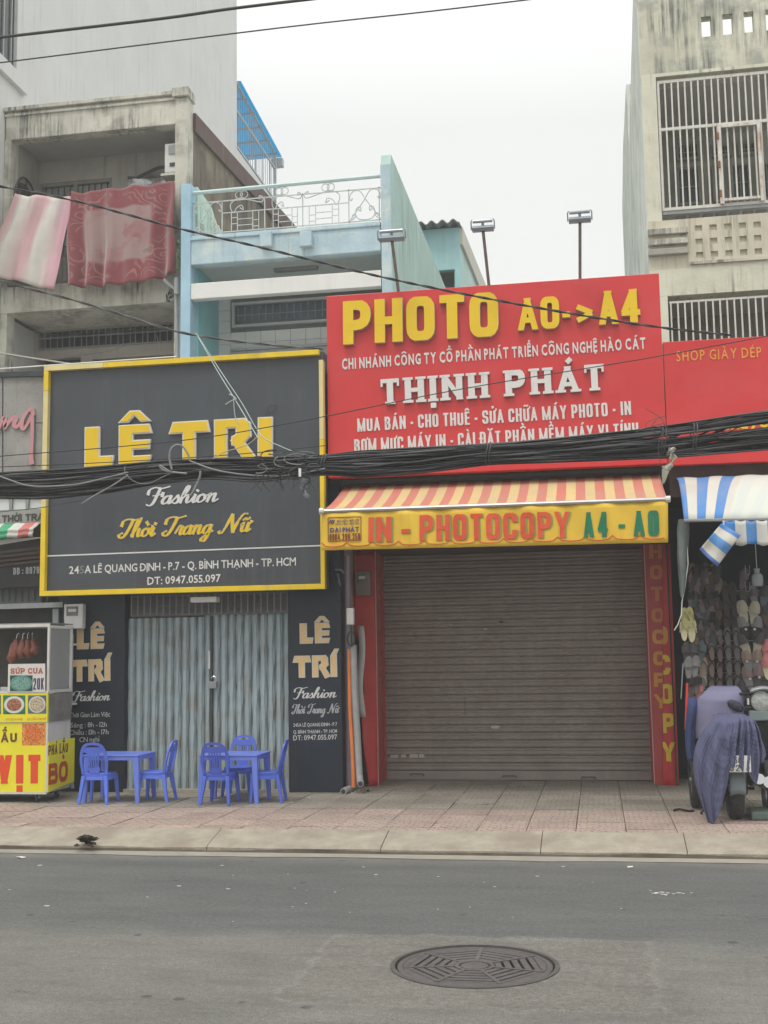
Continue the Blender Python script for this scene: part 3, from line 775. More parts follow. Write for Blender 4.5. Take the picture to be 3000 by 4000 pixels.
# window opening at the left edge is framed proud of the wall
wallo = mb.build('wall', ASH_WALL, b)
mb = MB(); mb.box((XB-.25, 32.97, 0), (XB, 42, 16.98)); mb.box((XB-6, 41.7, 0), (XB-.25, 42, 16.98)); mb.build('terrace_wall', ASH_WALL, b)
p0 = WX(0, 95, XB); p1 = WX(48, 135, XB); p2 = WX(95, 190, XB)
fr = MB(); fr.box((XB+.002, p0.y-1.2, p0.z-.9), (XB+.09, p2.y, p0.z-.62)); fr.box((XB+.002, p1.y+.02, p0.z-.62), (XB+.09, p2.y, p0.z+3.2))
fr.build('window_frame', ASH_WALL, b)
pn = MB(); pn.box((XB+.001, p0.y-1.2, p0.z-.62), (XB+.02, p1.y+.02, p0.z+3.2)); w_ = pn.build('window', WIN, b)
for k in range(3):
    q = MB(); yk = p1.y-.12-k*.28; q.box((XB+.02, yk-.02, p0.z-.62), (XB+.05, yk+.02, p0.z+3.2)); q.build('mullion', GMET, w_)
# rear terrace: railing bars and translucent blue roof
tr = thing('terrace_cage', 'grey barred terrace cage with a bright blue roof on the back of the tall building', 'railing', (XB, 33, 17))
y0 = 33.0; y1 = 37.4; zb = 17.02
ra_, rb__ = WX(930, 325, XB), WX(1084, 606, XB); rz0 = ra_.z+(ra_.z-rb__.z)/(rb__.y-ra_.y)*(ra_.y-33.0); rz1 = rb__.z
def rzz(y): return lerp(rz0, rz1, (y-33.0)/(rb__.y-33.0))
CG = mat('cage_paint', (.42, .45, .46), .6, .08, 5)
for k in range(19):
    y = lerp(y0, y1, k/18); q = MB()
    q.box((XB-.03, y-.009, zb), (XB-.012, y+.009, rzz(y)-.08)); q.build('bar', CG, tr)
q = MB(); q.bar((XB-.02, y0, 18.2), (XB-.02, y1, 18.2), .05); q.bar((XB-.02, y0, zb+.04), (XB-.02, y1, zb+.04), .06); q.bar((XB-.02, y0, rzz(y0)-.08), (XB-.02, y1, rzz(y1)-.08), .07); q.bar((XB-.02, y1, 17), (XB-.02, y1, rzz(y1)-.1), .08); q.build('rail', CG, tr)
for k in range(14):
    x = XB-.2-k*.25; q = MB(); q.box((x-.012, y1-.012, zb), (x+.012, y1+.012, rzz(y1)-.1)); q.build('bar', CG, tr)
BROOF = mat('blue_sheet', (.03, .40, .62), .35, .12, 3)
_t = BROOF.node_tree; _tr = _t.nodes.new('ShaderNodeBsdfTranslucent'); _tr.inputs[0].default_value = (.05, .55, .78, 1); _ms = _t.nodes.new('ShaderNodeMixShader'); _ms.inputs[0].default_value = .75
_t.links.new(_t.nodes['Principled BSDF'].outputs[0], _ms.inputs[1]); _t.links.new(_tr.outputs[0], _ms.inputs[2]); _t.links.new(_ms.outputs[0], _t.nodes['Material Output'].inputs[0])
q = MB()
for k in range(20):
    x = XB+.12-k*.2
    q.hexa([Vector((x, y0-.02, rzz(y0))), Vector((x-.19, y0-.02, rzz(y0))), Vector((x-.19, y1+.35, rzz(y1+.35))), Vector((x, y1+.35, rzz(y1+.35)))],
           [Vector((x, y0-.02, rzz(y0)-.03)), Vector((x-.19, y0-.02, rzz(y0)-.03)), Vector((x-.19, y1+.35, rzz(y1+.35)-.03)), Vector((x, y1+.35, rzz(y1+.35)-.03))])
q.build('roof', BROOF, tr)
for k in range(6):
    yy = lerp(y0, y1, k/5); zz = rzz(yy)-.04; q = MB(); q.box((XB-4, yy-.03, zz-.06), (XB+.05, yy+.03, zz+.0)); q.build('rafter', CG, tr)
q = MB(); q.box((XB-.2, y1+.2, rzz(y1)-.42), (XB+.18, y1+.42, rzz(y1)-.14)); q.build('gutter', CG, tr)

# ================================================================== OLD HOUSE WITH THE BALCONY (upper left)
YL = 18.9
lh = thing('balcony_house', 'old cream concrete house with black mould stains and two cloths hung on its balcony', 'house', (-8.4, YL, 0))
zb0, zb1 = 11.03, 11.55                   # roof beam
xr = -6.70
mb = MB(); mb.box((-10.13, YL, zb0), (-6.93, YL+.25, zb1)); mb.build('beam', OLD, lh, bev=.012)
mb = MB(); mb.box((-10.14, YL-.07, zb1), (-6.93, YL+.28, zb1+.07)); mb.box((-10.14, YL-.035, zb1-.09), (-6.93, YL, zb1-.045)); mb.build('cornice', OLD, lh, bev=.008)
mb = MB(); mb.box((-6.93, YL-.03, 0), (xr, YL+.28, 11.49)); mb.build('column', OLD, lh, bev=.01)
mb = MB(); mb.box((-6.97, YL-.09, 11.5), (xr+.03, YL+.3, 11.66)); mb.build('column_cap', OLD, lh, bev=.01)
mb = MB(); mb.box((-10.14, YL, 6), (-10.02, YL+.28, 11.03)); mb.build('column', OLD, lh)
# roof slab / soffit
mb = MB(); mb.box((-10.14, YL+.25, 11.1), (-6.93, 32, 11.3)); mb.build('roof', CEIL, lh)
# side wall with sloping top
mb = MB(); X0 = -6.70; A = [(YL+.28, 0), (34, 0), (34, 12.35), (26.6, 11.93), (YL+.28, 11.22)]
mb.hexa([Vector((X0, y, z)) for y, z in A], [Vector((X0-.2, y, z)) for y, z in A]); mb.build('side_wall', MOULD, lh)
mb = MB(); A = [(YL+.25, 10.98), (34, 12.0), (34, 12.42), (YL+.25, 11.32)]
mb.hexa([Vector((X0+.05, y, z)) for y, z in A], [Vector((X0-.24, y, z)) for y, z in A]); mb.build('flashing', MAROON, lh)
# recess: back wall with door and window openings
YBk = 20.05
op = [(W(150, 698, YBk).x, W(438, 690, YBk).x, W(150, 960, YBk).z, W(150, 702, YBk).z), (W(500, 690, YBk).x, W(688, 680, YBk).x, 8.36, W(500, 692, YBk).z)]
op[0] = (op[0][0], op[0][1], 9.2, 10.82); op[1] = (op[1][0], op[1][1], 8.36, 10.86)
op[0] = (op[0][0], op[0][1], 9.2, W(200, 715, YBk).z); op[1] = (op[1][0], min(op[1][1], -7.02), 8.36, W(510, 700, YBk).z)
mb = MB(); wall_holes(mb, -10.02, -6.9, 7.83, 11.1, op, YBk, .15); mb.build('wall', OLDW, lh)
mb = MB(); mb.box((-10.02, YBk+.5, 7.9), (-6.9, YBk+.52, 11.1)); mb.build('room_dark', DARKROOM, lh)  # dark sheet behind the openings, the room's gloom put into its colour
DOORF = mat('grey_door_frame', (.26, .25, .22), .7, .12, 6)
def framed_window(par, x0, x1, z0, z1, Y, fm, pm, nx_, nz_, cols=1, fw=.05, barm=None, name='window'):
    f = MB()
    f.box((x0, Y-.03, z0), (x0+fw, Y+.05, z1)); f.box((x1-fw, Y-.03, z0), (x1, Y+.05, z1)); f.box((x0+fw, Y-.03, z1-fw), (x1-fw, Y+.05, z1)); f.box((x0+fw, Y-.03, z0), (x1-fw, Y+.05, z0+fw))
    for c in range(1, cols): xx = lerp(x0, x1, c/cols); f.box((xx-fw/2, Y-.025, z0+fw), (xx+fw/2, Y+.05, z1-fw))
    fo = f.build(name, fm, par)
    g = MB(); g.box((x0+fw, Y+.055, z0+fw), (x1-fw, Y+.065, z1-fw)); g.build('pane', pm, fo)
    bm_ = MB()
    for c in range(1, nx_): xx = lerp(x0, x1, c/nx_); bm_.box((xx-.008, Y+.02, z0+fw), (xx+.008, Y+.036, z1-fw))
    for c in range(1, nz_): zz = lerp(z0, z1, c/nz_); bm_.box((x0+fw, Y+.026, zz-.008), (x1-fw, Y+.042, zz+.008))
    if bm_.f: bm_.build('window_bars', barm or fm, fo)
    return fo
FROST = mat('frosted_pane', (.30, .32, .30), .45, .3, 8)
x0, x1, z0, z1 = op[0]; framed_window(lh, x0, x1, z0, z1, YBk+.05, DOORF, FROST, 12, 6, 2, .06, DMET)
x0, x1, z0, z1 = op[1]; framed_window(lh, x0, x1, z0, z1, YBk+.05, DOORF, FROST, 2, 2, 1, .06, DOORF, name='door')
FOIL = mat('silver_foil', (.55, .56, .56), .3, .25, 14, metal=.5)
mb = MB(); mb.grid(lambda u, v: Vector((lerp(x0+.02, x1-.02, u), YBk-.03-.03*math.sin(9*u+4*v)*(1-v*.3), lerp(z1-.02, z1-.55-.1*math.sin(4*u), v))), 10, 6); mb.build('foil_sheet', FOIL, lh, solid=.006)
# inner left wall and its round iron grille
mb = MB(); mb.box((-10.10, YL+.28, 7.83), (-10.02, YBk, 11.1)); mb.build('inner_wall', OLDW, lh)
g = MB(); cxg, czg = 19.45, 10.0
for r_ in (.42, .28, .13): g.tube([(-9.99, cxg+r_*math.cos(a*math.pi/12), czg+r_*1.25*math.sin(a*math.pi/12)) for a in range(25)], .018, 5, caps=False)
for k in range(8): a = k*math.pi/4; g.tube([(-9.99, cxg+.15*math.cos(a), czg+.19*math.sin(a)), (-9.99, cxg+.42*math.cos(a), czg+.52*math.sin(a))], .014, 5)
g.build('iron_grille', DMET, lh)
g = MB(); g.lathe([(.42, 0), (.42, .004)], (-10.019, cxg, czg), 24, 'X'); g.build('grille_backing', DARKROOM, lh)
# balcony slab
mb = MB(); mb.box((-10.14, YL-.02, 7.83), (-6.93, YBk, 8.30)); mb.build('balcony_slab', OLD, lh, bev=.01)
mb = MB()
for k in range(38): x = lerp(-10.0, -6.97, k/37); mb.bar((x, YL+.05, 8.3), (x, YL+.05, 9.28), .014)
mb.bar((-10.02, YL+.05, 9.3), (-6.93, YL+.05, 9.3), .05); mb.bar((-10.02, YL+.05, 8.36), (-6.93, YL+.05, 8.36), .03)
stuff(mb.build('balcony_bars', GMET, lh))
mb = MB()
for k in range(30): z = 8.38+k*.03; mb.bar((-10.0, YL+.075, z), (-6.95, YL+.075, z), .006)
mb.build('balcony_mesh', GMET, lh)
# storey below: recessed wall and long barred window
YB2 = 20.2
wx0, wx1, wz0, wz1 = W(155, 1290, YB2).x, -6.95, W(155, 1368, YB2).z, W(155, 1284, YB2).z
mb = MB(); wall_holes(mb, -10.14, -6.9, 4.5, 7.83, [(wx0, wx1, wz0, wz1), (W(120, 1420, YB2).x, W(315, 1410, YB2).x, 4.6, W(120, 1407, YB2).z), (W(360, 1410, YB2).x, -6.95, 4.6, W(360, 1404, YB2).z)], YB2, .15); mb.build('wall', OLDW, lh)
mb = MB(); mb.box((wx0-.01, YB2+.3, 4.5), (-6.9, YB2+.32, 7.83)); mb.build('room_dark', WIN, lh)  # dark sheet standing in for unlit depth behind the openings
gr = MB(); gr.bar((wx0, YB2-.02, wz0), (wx1, YB2-.02, wz0), .03); gr.bar((wx0, YB2-.02, wz1), (wx1, YB2-.02, wz1), .03); gr.bar((wx0, YB2-.02, (wz0+wz1)/2), (wx1, YB2-.02, (wz0+wz1)/2), .02)
GRL = mat('grey_grille', (.24, .25, .26), .6, .1, 8)
go = gr.build('grille', GRL, lh)
for k in range(27):
    x = lerp(wx0, wx1, k/26)+(.02 if k % 2 else 0); q = MB(); q.bar((x, YB2-.035, wz0), (x, YB2-.035, wz1), .014); q.build('bar', GRL, go)
# aircon
ac = thing('air_conditioner', 'white box of an outdoor air conditioner hung high beside the stained column', 'air conditioner', (-7.0, 19.3, 10.2))
q0 = W(643, 562, 19.1); q1 = W(700, 670, 19.1)
mb = MB(); mb.box((q0.x, 19.1, q1.z), (q1.x+.12, 19.42, q0.z)); mb.build('case', WPL, ac, bev=.015)
mb = MB(); mb.box((q0.x+.08, 19.08, lerp(q1.z, q0.z, .62)), (q0.x+.28, 19.1, lerp(q1.z, q0.z, .92))); mb.build('front_panel', GMET, ac)
mb = MB(); mb.box((q0.x+.1, 19.085, lerp(q1.z, q0.z, .2)), (q1.x, 19.1, lerp(q1.z, q0.z, .32))); mb.build('vent', DMET, ac)
mb = MB(); mb.box((q0.x-.05, 19.05, q1.z-.07), (q1.x+.1, 19.5, q1.z-.03)); mb.build('bracket', WMET, ac)
mb = MB(); mb.tube([(q0.x, 19.5, 10.55), (q0.x-.4, 19.8, 10.66), (q0.x-.9, YBk-.03, 10.6), (q0.x-1.05, YBk-.03, 10.62)], .035, 6); mb.build('hose', DMET, ac)

# ================================================================== BLUE HOUSE
YH = 18.3
bh = thing('blue_house', 'narrow pale blue house with scrolled roof railing, above the black sign', 'house', (-4.8, YH, 0))
mb = MB(); mb.box((-6.60, YH-.02, 0), (-6.43, YH+.3, 9.66)); mb.build('pillar', BLUD, bh, bev=.01)
mb = MB(); mb.box((-6.43, YH, 8.25), (-3.22, YH+.22, 8.75)); mb.box((-6.43, YH-.03, 8.66), (-3.22, YH, 8.71)); mb.build('beam', BLUE, bh, bev=.012)
mb = MB(); mb.box((-6.43, YH+.22, 8.3), (-3.22, 24, 8.5)); mb.build('soffit', mat('soffit_paint', (.62, .65, .64), .9, .06, 2), bh)
A = [(YH, 4), (26.5, 4), (26.5, 9.8), (YH+.4, 9.9), (YH+.0, 9.68), ]
A = [(YH, 0), (28, 0), (28, 9.82), (YH+.05, 9.88), (YH, 9.70)]
mb = MB(); mb.hexa([Vector((-3.03, y, z)) for y, z in A], [Vector((-3.2, y, z)) for y, z in A]); mb.build('party_wall', MINT, bh, bev=.01)
mb = MB(); mb.box((-3.205, YH-.015, 4.8), (-3.045, YH-.0, 9.69)); mb.build('wall_end', BLUE, bh)
# low remnant of parapet behind the railing, ragged top, with moss
pts = [(YH+.25, 8.7), (21.8, 8.7), (21.75, 8.86), (21.3, 8.8), (21.1, 9.02), (20.5, 8.98), (20.3, 9.3), (19.6, 9.42), (19.3, 9.62), (YH+.25, 9.7)]
mb = MB(); mb.hexa([Vector((-6.40, y, z)) for y, z in pts], [Vector((-6.52, y, z)) for y, z in pts]); mb.build('parapet', mat('peeling_mint', (.50, .66, .57), .9, .15, 3, bump=.4, bscale=20, streak=1., scol=(.10, .13, .11), sscale=2, sth=.45), bh)
# railing
rl = MB(); zr0, zr1 = 8.78, 9.5
rail = MB(); rail.tube([(-6.43, YH+.08, 9.52), (-3.2, YH+.08, 9.54)], .036, 8); rail.build('handrail', mat('pale_blue_metal', (.50, .62, .62), .4, .06, 8), bh, auto=True)
RLM = mat('railing_white', (.52, .55, .53), .5, .15, 12, streak=.8, scol=(.14, .11, .08), sscale=3)
ry = YH+.08
L0, R0 = -6.42, -3.21
def rx(px): return W(px, 900, ry).x
bars = MB()
for z in (8.80, 9.34): bars.bar((L0, ry, z), (R0, ry, z), .016)
for px in (745+3, 866, 1042, 1197, 1383, 1504): x = lerp(L0, R0, (px-745)/(1513-745)); bars.bar((x, ry, 8.76), (x, ry, 9.36), .016)
xm0, xm1 = lerp(L0, R0, (866-745)/768), lerp(L0, R0, (1383-745)/768)
bars.bar((xm0, ry, 9.13), (xm1, ry, 9.13), .014)
bars.build('railing_frame', RLM, bh)
def scroll(mb, c, r, a0, a1, n=14, k=0, r1=None):
    r1 = r1 if r1 is not None else r
    mb.tube([(c[0]+lerp(r, r1, i/n)*math.cos(R_(lerp(a0, a1, i/n))), ry, c[1]+lerp(r, r1, i/n)*math.sin(R_(lerp(a0, a1, i/n)))) for i in range(n+1)], .008, 5)
def sc_path(mb, pts): mb.tube([(p.x, ry, p.y) for p in catmull(pts, 4)], .009, 5)
bays = [lerp(L0, R0, (p-745)/768) for p in (866, 1042, 1197, 1383)]
for i in range(3):
    x0, x1 = bays[i], bays[i+1]; w = x1-x0; mbs = MB(); flip = (i == 2)
    fx = (lambda t: x1-t*w) if flip else (lambda t: x0+t*w)
    # little square ladder below
    for tx in (.22, .36, .72, .86): mbs.bar((fx(tx), ry, 8.8), (fx(tx), ry, 9.13), .012)
    for tz in (.3, .62):
        mbs.bar((fx(.36), ry, lerp(8.8, 9.13, tz)), (fx(.72), ry, lerp(8.8, 9.13, tz)), .011)
        mbs.bar((fx(.22), ry, lerp(8.8, 9.13, tz+.1)), (fx(.36), ry, lerp(8.8, 9.13, tz+.1)), .011); mbs.bar((fx(.72), ry, lerp(8.8, 9.13, tz-.1)), (fx(.86), ry, lerp(8.8, 9.13, tz-.1)), .011)
    mbs.build('ladder_motif', RLM, bh)
    mbs = MB()
    sc_path(mbs, [(fx(.42), 9.2), (fx(.5), 9.16), (fx(.46), 9.24), (fx(.34), 9.2), (fx(.27), 9.12), (fx(.2), 9.2), (fx(.22), 9.3), (fx(.4), 9.36), (fx(.7), 9.31), (fx(.92), 9.27), (fx(.97), 9.34), (fx(.88), 9.38), (fx(.88), 9.33)])
    for dx in (-.04, .05): scroll(mbs, (fx(.45)+dx, 9.425), .062, 0, 360, 14)
    mbs.build('scroll', RLM, bh)
for x0, x1 in ((L0, bays[0]), (bays[3], R0)):
    w = x1-x0; mbs = MB()
    for sg in (0, 1):
        fx = (lambda t: x0+t*w) if sg == 0 else (lambda t: x1-t*w)
        sc_path(mbs, [(fx(.12), 9.2), (fx(.06), 9.16), (fx(.03), 9.24), (fx(.15), 9.32), (fx(.35), 9.31), (fx(.5), 9.18), (fx(.6), 9.1), (fx(.95), 8.84)])
        sc_path(mbs, [(fx(.3), 9.0), (fx(.36), 8.97), (fx(.36), 9.04), (fx(.25), 9.03), (fx(.2), 8.93), (fx(.3), 8.84), (fx(.5), 8.82)])
        sc_path(mbs, [(fx(.02), 8.82), (fx(.14), 8.85), (fx(.2), 8.9), (fx(.12), 8.92), (fx(.1), 8.87)])
    mbs.build('scroll', RLM, bh)
for pxa, pxb in ((1016, 1061), (1171, 1218)):
    q0 = W(pxa, 906, YH-.1); q1 = W(pxb, 960, YH-.1); mb = MB(); mb.box((q0.x, YH-.12, q1.z), (q1.x, YH-.03, q0.z)); mb.build('wall_block', BLUE, bh, bev=.008)
# balcony band, recess behind
mb = MB(); mb.box((-6.43, YH, 7.66), (-3.22, YH+.16, 7.93)); mb.build('balcony_band', WBEAM, bh, bev=.01)
YT = 19.7
mb = MB(); mb.box((-6.46, YH+.3, 5), (-6.40, YT, 8.3)); mb.build('inner_wall', TEAL, bh)
p0 = W(905, 1205, YT); p1 = W(1290, 1278, YT)
wx0, wz1, wz0 = p0.x, 7.78-.0, W(905, 1283, YT).z
wz1 = 7.98
TWX0 = W(843, 1200, YT).x
mb = MB(); mb.box((-6.40, YT+.04, 0), (-3.2, YT+.2, 8.3)); twb = mb.build('back_wall', mat('tile_grout', (.16, .17, .17), .9), bh)
TILEM = mat('pale_wall_tile', (.62, .63, .60), .4, .05, 2.2, spec=.5)
ts = .272; tz = .205
zz = 5.2
while zz < 8.3:
    xx = TWX0
    while xx < -3.22:
        xe = min(xx+ts, -3.21)
        cx, cz = (xx+xe)/2, zz+tz/2
        if not (cx > wx0-.02 and wz0-.02 < cz < 8.3) and zz > 5.9:
            q = MB(); q.box((xx+.003, YT+rnd.uniform(0, .003), zz+.003), (xe-.003, YT+.04, zz+tz-.003)); q.build('wall_tile', TILEM, bh)
        xx += ts
    zz += tz
fo = framed_window(bh, wx0+.02, -3.25, wz0, wz1, YT-.03, mat('white_window_frame', (.46, .47, .46), .5, .05, 5), WINB, 1, 1, 1, .045)
q = MB(); xm = lerp(wx0, -3.25, .62); q.box((xm-.02, YT-.05, wz0+.045), (xm+.02, YT+.02, wz1-.045)); q.build('mullion', GMET, fo)
for k in range(22): x = lerp(wx0+.14, -3.36, k/21); q = MB(); q.bar((x, YT-.07, wz0+.09), (x, YT-.07, wz1-.09), .008); q.build('bar', GMET, fo)
q = MB(); q.bar((wx0+.11, YT-.075, lerp(wz0, wz1, .45)), (-3.34, YT-.075, lerp(wz0, wz1, .45)), .008); q.build('bar', GMET, fo)
p0 = W(905, 1368, YT-.1); p1 = W(1160, 1368, YT-.1)
q = MB(); q.box((p0.x, YT-.12, p0.z-.5), (-3.3, YT-.03, p0.z-.03)); q.box((p0.x, YT-.16, p0.z-.03), (-3.3, YT-.03, p0.z+.01)); q.build('lower_window', GMET, bh)
# strip lamp under the soffit
q0 = W(1075, 1020, YH+.7)
lp = MB(); lp.box((q0.x, YH+.6, 8.24), (q0.x+.75, YH+.7, 8.298)); sl_ = lp.build('strip_light', GMET); tag(sl_, 'grey strip light fixed under the soffit of the blue house', 'lamp')
# room at the back of the roof
rb_ = thing('rear_room', 'turquoise rear roof room with a corrugated roof edge behind the blue house wall', 'building', (-4, 27.6, 8.5))
YR = 27.6
p0 = W(1714, 1056, YR); p1 = W(1778, 1120, YR)
mb = MB(); wall_holes(mb, -5.6, -2.93, 8.5, 12.0, [(p0.x, p1.x, 9.5, p0.z)], YR, .2); mb.build('wall', TEAL if 0 else mat('turquoise_wall', (.36, .60, .62), .88, .1, 1.6, bump=.2, streak=.4, scol=(.28, .40, .42)), rb_)
mb = MB(); mb.box((-5.6, YR+1.2, 8.5), (-3.1, YR+1.25, 12)); mb.build('inner_wall', TEAL, rb_)
mb = MB(); mb.box((-5.6, YR+.2, p0.z+.1), (-3.1, YR+1.2, p0.z+.2)); mb.build('ceiling', OLDW, rb_)
A = [(YR+.2, 0), (36, 0), (36, 12.55), (YR+.2, 11.95)]
mb = MB(); mb.hexa([Vector((-2.93, y, z)) for y, z in A], [Vector((-3.1, y, z)) for y, z in A]); mb.build('side_wall', MINT, rb_)
A = [(YR+.1, 11.6), (36.2, 12.2), (36.2, 12.75), (YR+.1, 12.05)]
mb = MB(); mb.hexa([Vector((-2.86, y, z)) for y, z in A], [Vector((-2.93, y, z)) for y, z in A]); mb.build('fascia', mat('pale_fascia', (.52, .50, .44), .85, .1, 3), rb_)
mb = MB(); n_ = 60
def cor(u, v): x = lerp(-5.7, -2.88, u); return Vector((x, lerp(YR-.35, YR+8.6, v), 12.04+.7*v+.045*math.sin(u*2.82/.26*2*math.pi)))
mb.grid(cor, 120, 1); mb.build('roof', mat('grey_corrugated', (.26, .29, .30), .7, .15, 4), rb_, solid=.02)

# ================================================================== CREAM HOUSE (upper right)
YC = 17.2; XC = .938
ch = thing('cream_house', 'tall weathered cream house with white barred openings above the shoe shop', 'house', (2.5, YC, 0))
P_ = lambda x, y: W(x, y, YC)
holes = []
for a, b, t, bt in ((2738, 2781, 66, 141), (2821, 2865, 56, 133), (2904, 2947, 47, 124), (2989, 3033, 38, 115), (3073, 3117, 29, 106)):
    q0 = P_(a, t); q1 = P_(b, bt); holes.append((q0.x, q1.x, q1.z, q0.z))
zt = 11.9
mb = MB(); wall_holes(mb, XC, 5.2, 10.25, zt, holes, YC, .16); mb.build('parapet', CREAMD, ch)
wx0 = P_(2561, 297).x+.0; wz1 = 10.2; wz0 = P_(2588, 861).z
mb = MB(); mb.box((XC, YC, 7.99), (wx0, YC+.3, 10.25)); mb.box((wx0, YC, 10.2), (5.2, YC+.3, 10.25)); mb.build('wall', CREAMW, ch)
# decorated apron with recessed squares
sq = []
for r_ in range(3):
    for c in range(9):
        q0 = P_(2714+57.2*c+r_*2.5, 881+52*r_-c*3.6); sq.append((q0.x, q0.x+.10, q0.z-.088, q0.z))
mb = MB(); wall_holes(mb, XC, 5.2, 7.25, 7.99, sq, YC, .05); mb.build('apron', mat('apron_plaster', (.60, .56, .44), .9, .12, 2, bump=.3, streak=.9, scol=(.2, .19, .15), sscale=1.5, blotch=.5, bcol=(.55, .47, .38)), ch)
mb = MB(); mb.box((XC, YC+.05, 7.25), (5.2, YC+.3, 7.99)); mb.build('apron_back', CREAMW, ch)
for t, bt in ((896, 919), (937, 959), (975, 998)):
    q0 = W(2533, t, YC-.08); q1 = W(2688, bt-10, YC-.08); q = MB(); q.box((XC-.005, YC-.09, W(2533, bt, YC-.08).z), (q1.x, YC-.001, q0.z)); q.build('moulding', OLDW if t > 950 else OLD, ch, bev=.006)
z_b = P_(2700, 1030).z
mb = MB(); mb.box((XC, YC, W(2607, 1156, YC).z), (5.2, YC+.3, 7.25)); mb.build('lower_wall', CREAMW, ch)
mb = MB(); mb.box((P_(2695, 1030).x, YC-.035, z_b-.02), (5.2, YC-.001, z_b+.02)); mb.build('drip_ledge', OLD, ch)
zl = W(2607, 1156, YC).z
mb = MB(); mb.box((XC, YC, 0), (W(2610, 1200, YC).x, YC+.3, zl)); mb.build('pillar', CREAMW, ch, bev=.01)
# side wall
A = [WX(2475, -500, XC), WX(2475, 0, XC), WX(2462, 480, XC), WX(2460, 578, XC)]
A = [(YC+.002, 0), (YC+.002, 12.1), (WX(2477, 0, XC).y, 12.1), (WX(2475, 0, XC).y+.0, WX(2475, 0, XC).z), (WX(2460, 578, XC).y, WX(2460, 578, XC).z), (WX(2460, 578, XC).y, 0)]
mb = MB(); mb.hexa([Vector((XC-.012, y, z)) for y, z in A], [Vector((XC+.15, y, z)) for y, z in A]); mb.build('side_wall', PALE, ch)
A = [(WX(2460, 600, XC).y, 0), (WX(2460, 600, XC).y, WX(2436, 579, XC).z), (WX(2436, 579, XC).y, WX(2436, 579, XC).z), (WX(2433, 820, XC).y, WX(2433, 820, XC).z), (WX(2441, 1069, XC).y, 0)]
mb = MB(); mb.hexa([Vector((XC-.015, y, z)) for y, z in A], [Vector((XC+.15, y, z)) for y, z in A]); mb.build('side_wall', PALE, ch)
# upper opening: rooms behind
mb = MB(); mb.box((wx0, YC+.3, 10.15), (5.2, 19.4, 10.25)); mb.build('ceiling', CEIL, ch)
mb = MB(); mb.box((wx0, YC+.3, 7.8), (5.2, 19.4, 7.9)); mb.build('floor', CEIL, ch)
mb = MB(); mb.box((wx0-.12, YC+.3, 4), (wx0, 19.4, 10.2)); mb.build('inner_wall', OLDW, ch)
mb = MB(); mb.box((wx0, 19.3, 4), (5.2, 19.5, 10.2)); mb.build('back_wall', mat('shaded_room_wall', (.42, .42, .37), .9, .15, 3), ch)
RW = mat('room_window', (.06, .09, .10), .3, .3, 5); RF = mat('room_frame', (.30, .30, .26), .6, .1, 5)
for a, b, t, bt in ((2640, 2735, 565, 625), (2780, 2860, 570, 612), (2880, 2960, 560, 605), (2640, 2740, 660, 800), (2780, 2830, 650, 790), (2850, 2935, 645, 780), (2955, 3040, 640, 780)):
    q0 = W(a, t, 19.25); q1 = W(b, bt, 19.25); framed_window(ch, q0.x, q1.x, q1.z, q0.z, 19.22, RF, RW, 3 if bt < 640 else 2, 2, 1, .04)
for k in range(8):
    q0 = W(2640+k*52, 815, 18.4); q = MB(); q.box((q0.x, 18.3, 7.9), (q0.x+.14, 18.4, 8.45)); q.build('curtain', mat('dull_curtain', (.20, .19, .18), .9, .2, 9), ch)
# white grille, upper
gz0, gz1 = P_(2590, 815).z, P_(2566, 318).z; gm = P_(2577, 503).z; gx0 = P_(2566, 316).x
G1 = MB(); yg = YC+.05
for z in (gz0, gz1, gm): G1.bar((gx0, yg, z), (4.4, yg, z), .034, .045)
G1.bar((gx0+.015, yg, gz0), (gx0+.015, yg, gz1), .035)
gx = [gx0+.015+.0955*(k+1) for k in range(34)]
g_ = G1.build('grille', WMET, ch)
xd = P_(2812, 600).x
G2 = MB(); G2.bar((xd, yg-.045, gz0), (xd, yg-.045, gm), .055); G2.bar((xd+.028, yg-.045, gm-.05), (xd+.535, yg-.045, gm-.05), .038); G2.bar((xd+.028, yg-.045, gz0+.06), (xd+.535, yg-.045, gz0+.06), .038); G2.bar((xd+.56, yg-.045, gz0), (xd+.56, yg-.045, gm), .046)
go = G2.build('gate_frame', mat('rusty_white_metal', (.66, .63, .58), .6, .1, 10, streak=1., scol=(.33, .15, .05), sscale=4, sth=.42), ch)
for k in range(3):
    z = lerp(gz0+.15, gm-.2, k/2); q = MB(); q.tube([(xd-.02, yg-.08, z-.05), (xd-.02, yg-.08, z+.05)], .018, 6); q.build('hinge', mat('rust', (.25, .11, .05), .9, .3, 20), go)
for k, x in enumerate(gx):
    lean = rnd.uniform(-.006, .006)
    for za, zb_ in ((gm, gz1), (gz0, gm)):
        q = MB(); q.bar((x, yg, za), (x+lean*.3, yg, zb_), .026, .022); q.build('bar', WMET, g_)
mb = MB(); mb.bar((gx0, YC+.08, gz0-.045), (4.4, YC+.08, gz0-.045), .06); mb.build('sill_rail', GMET, ch)
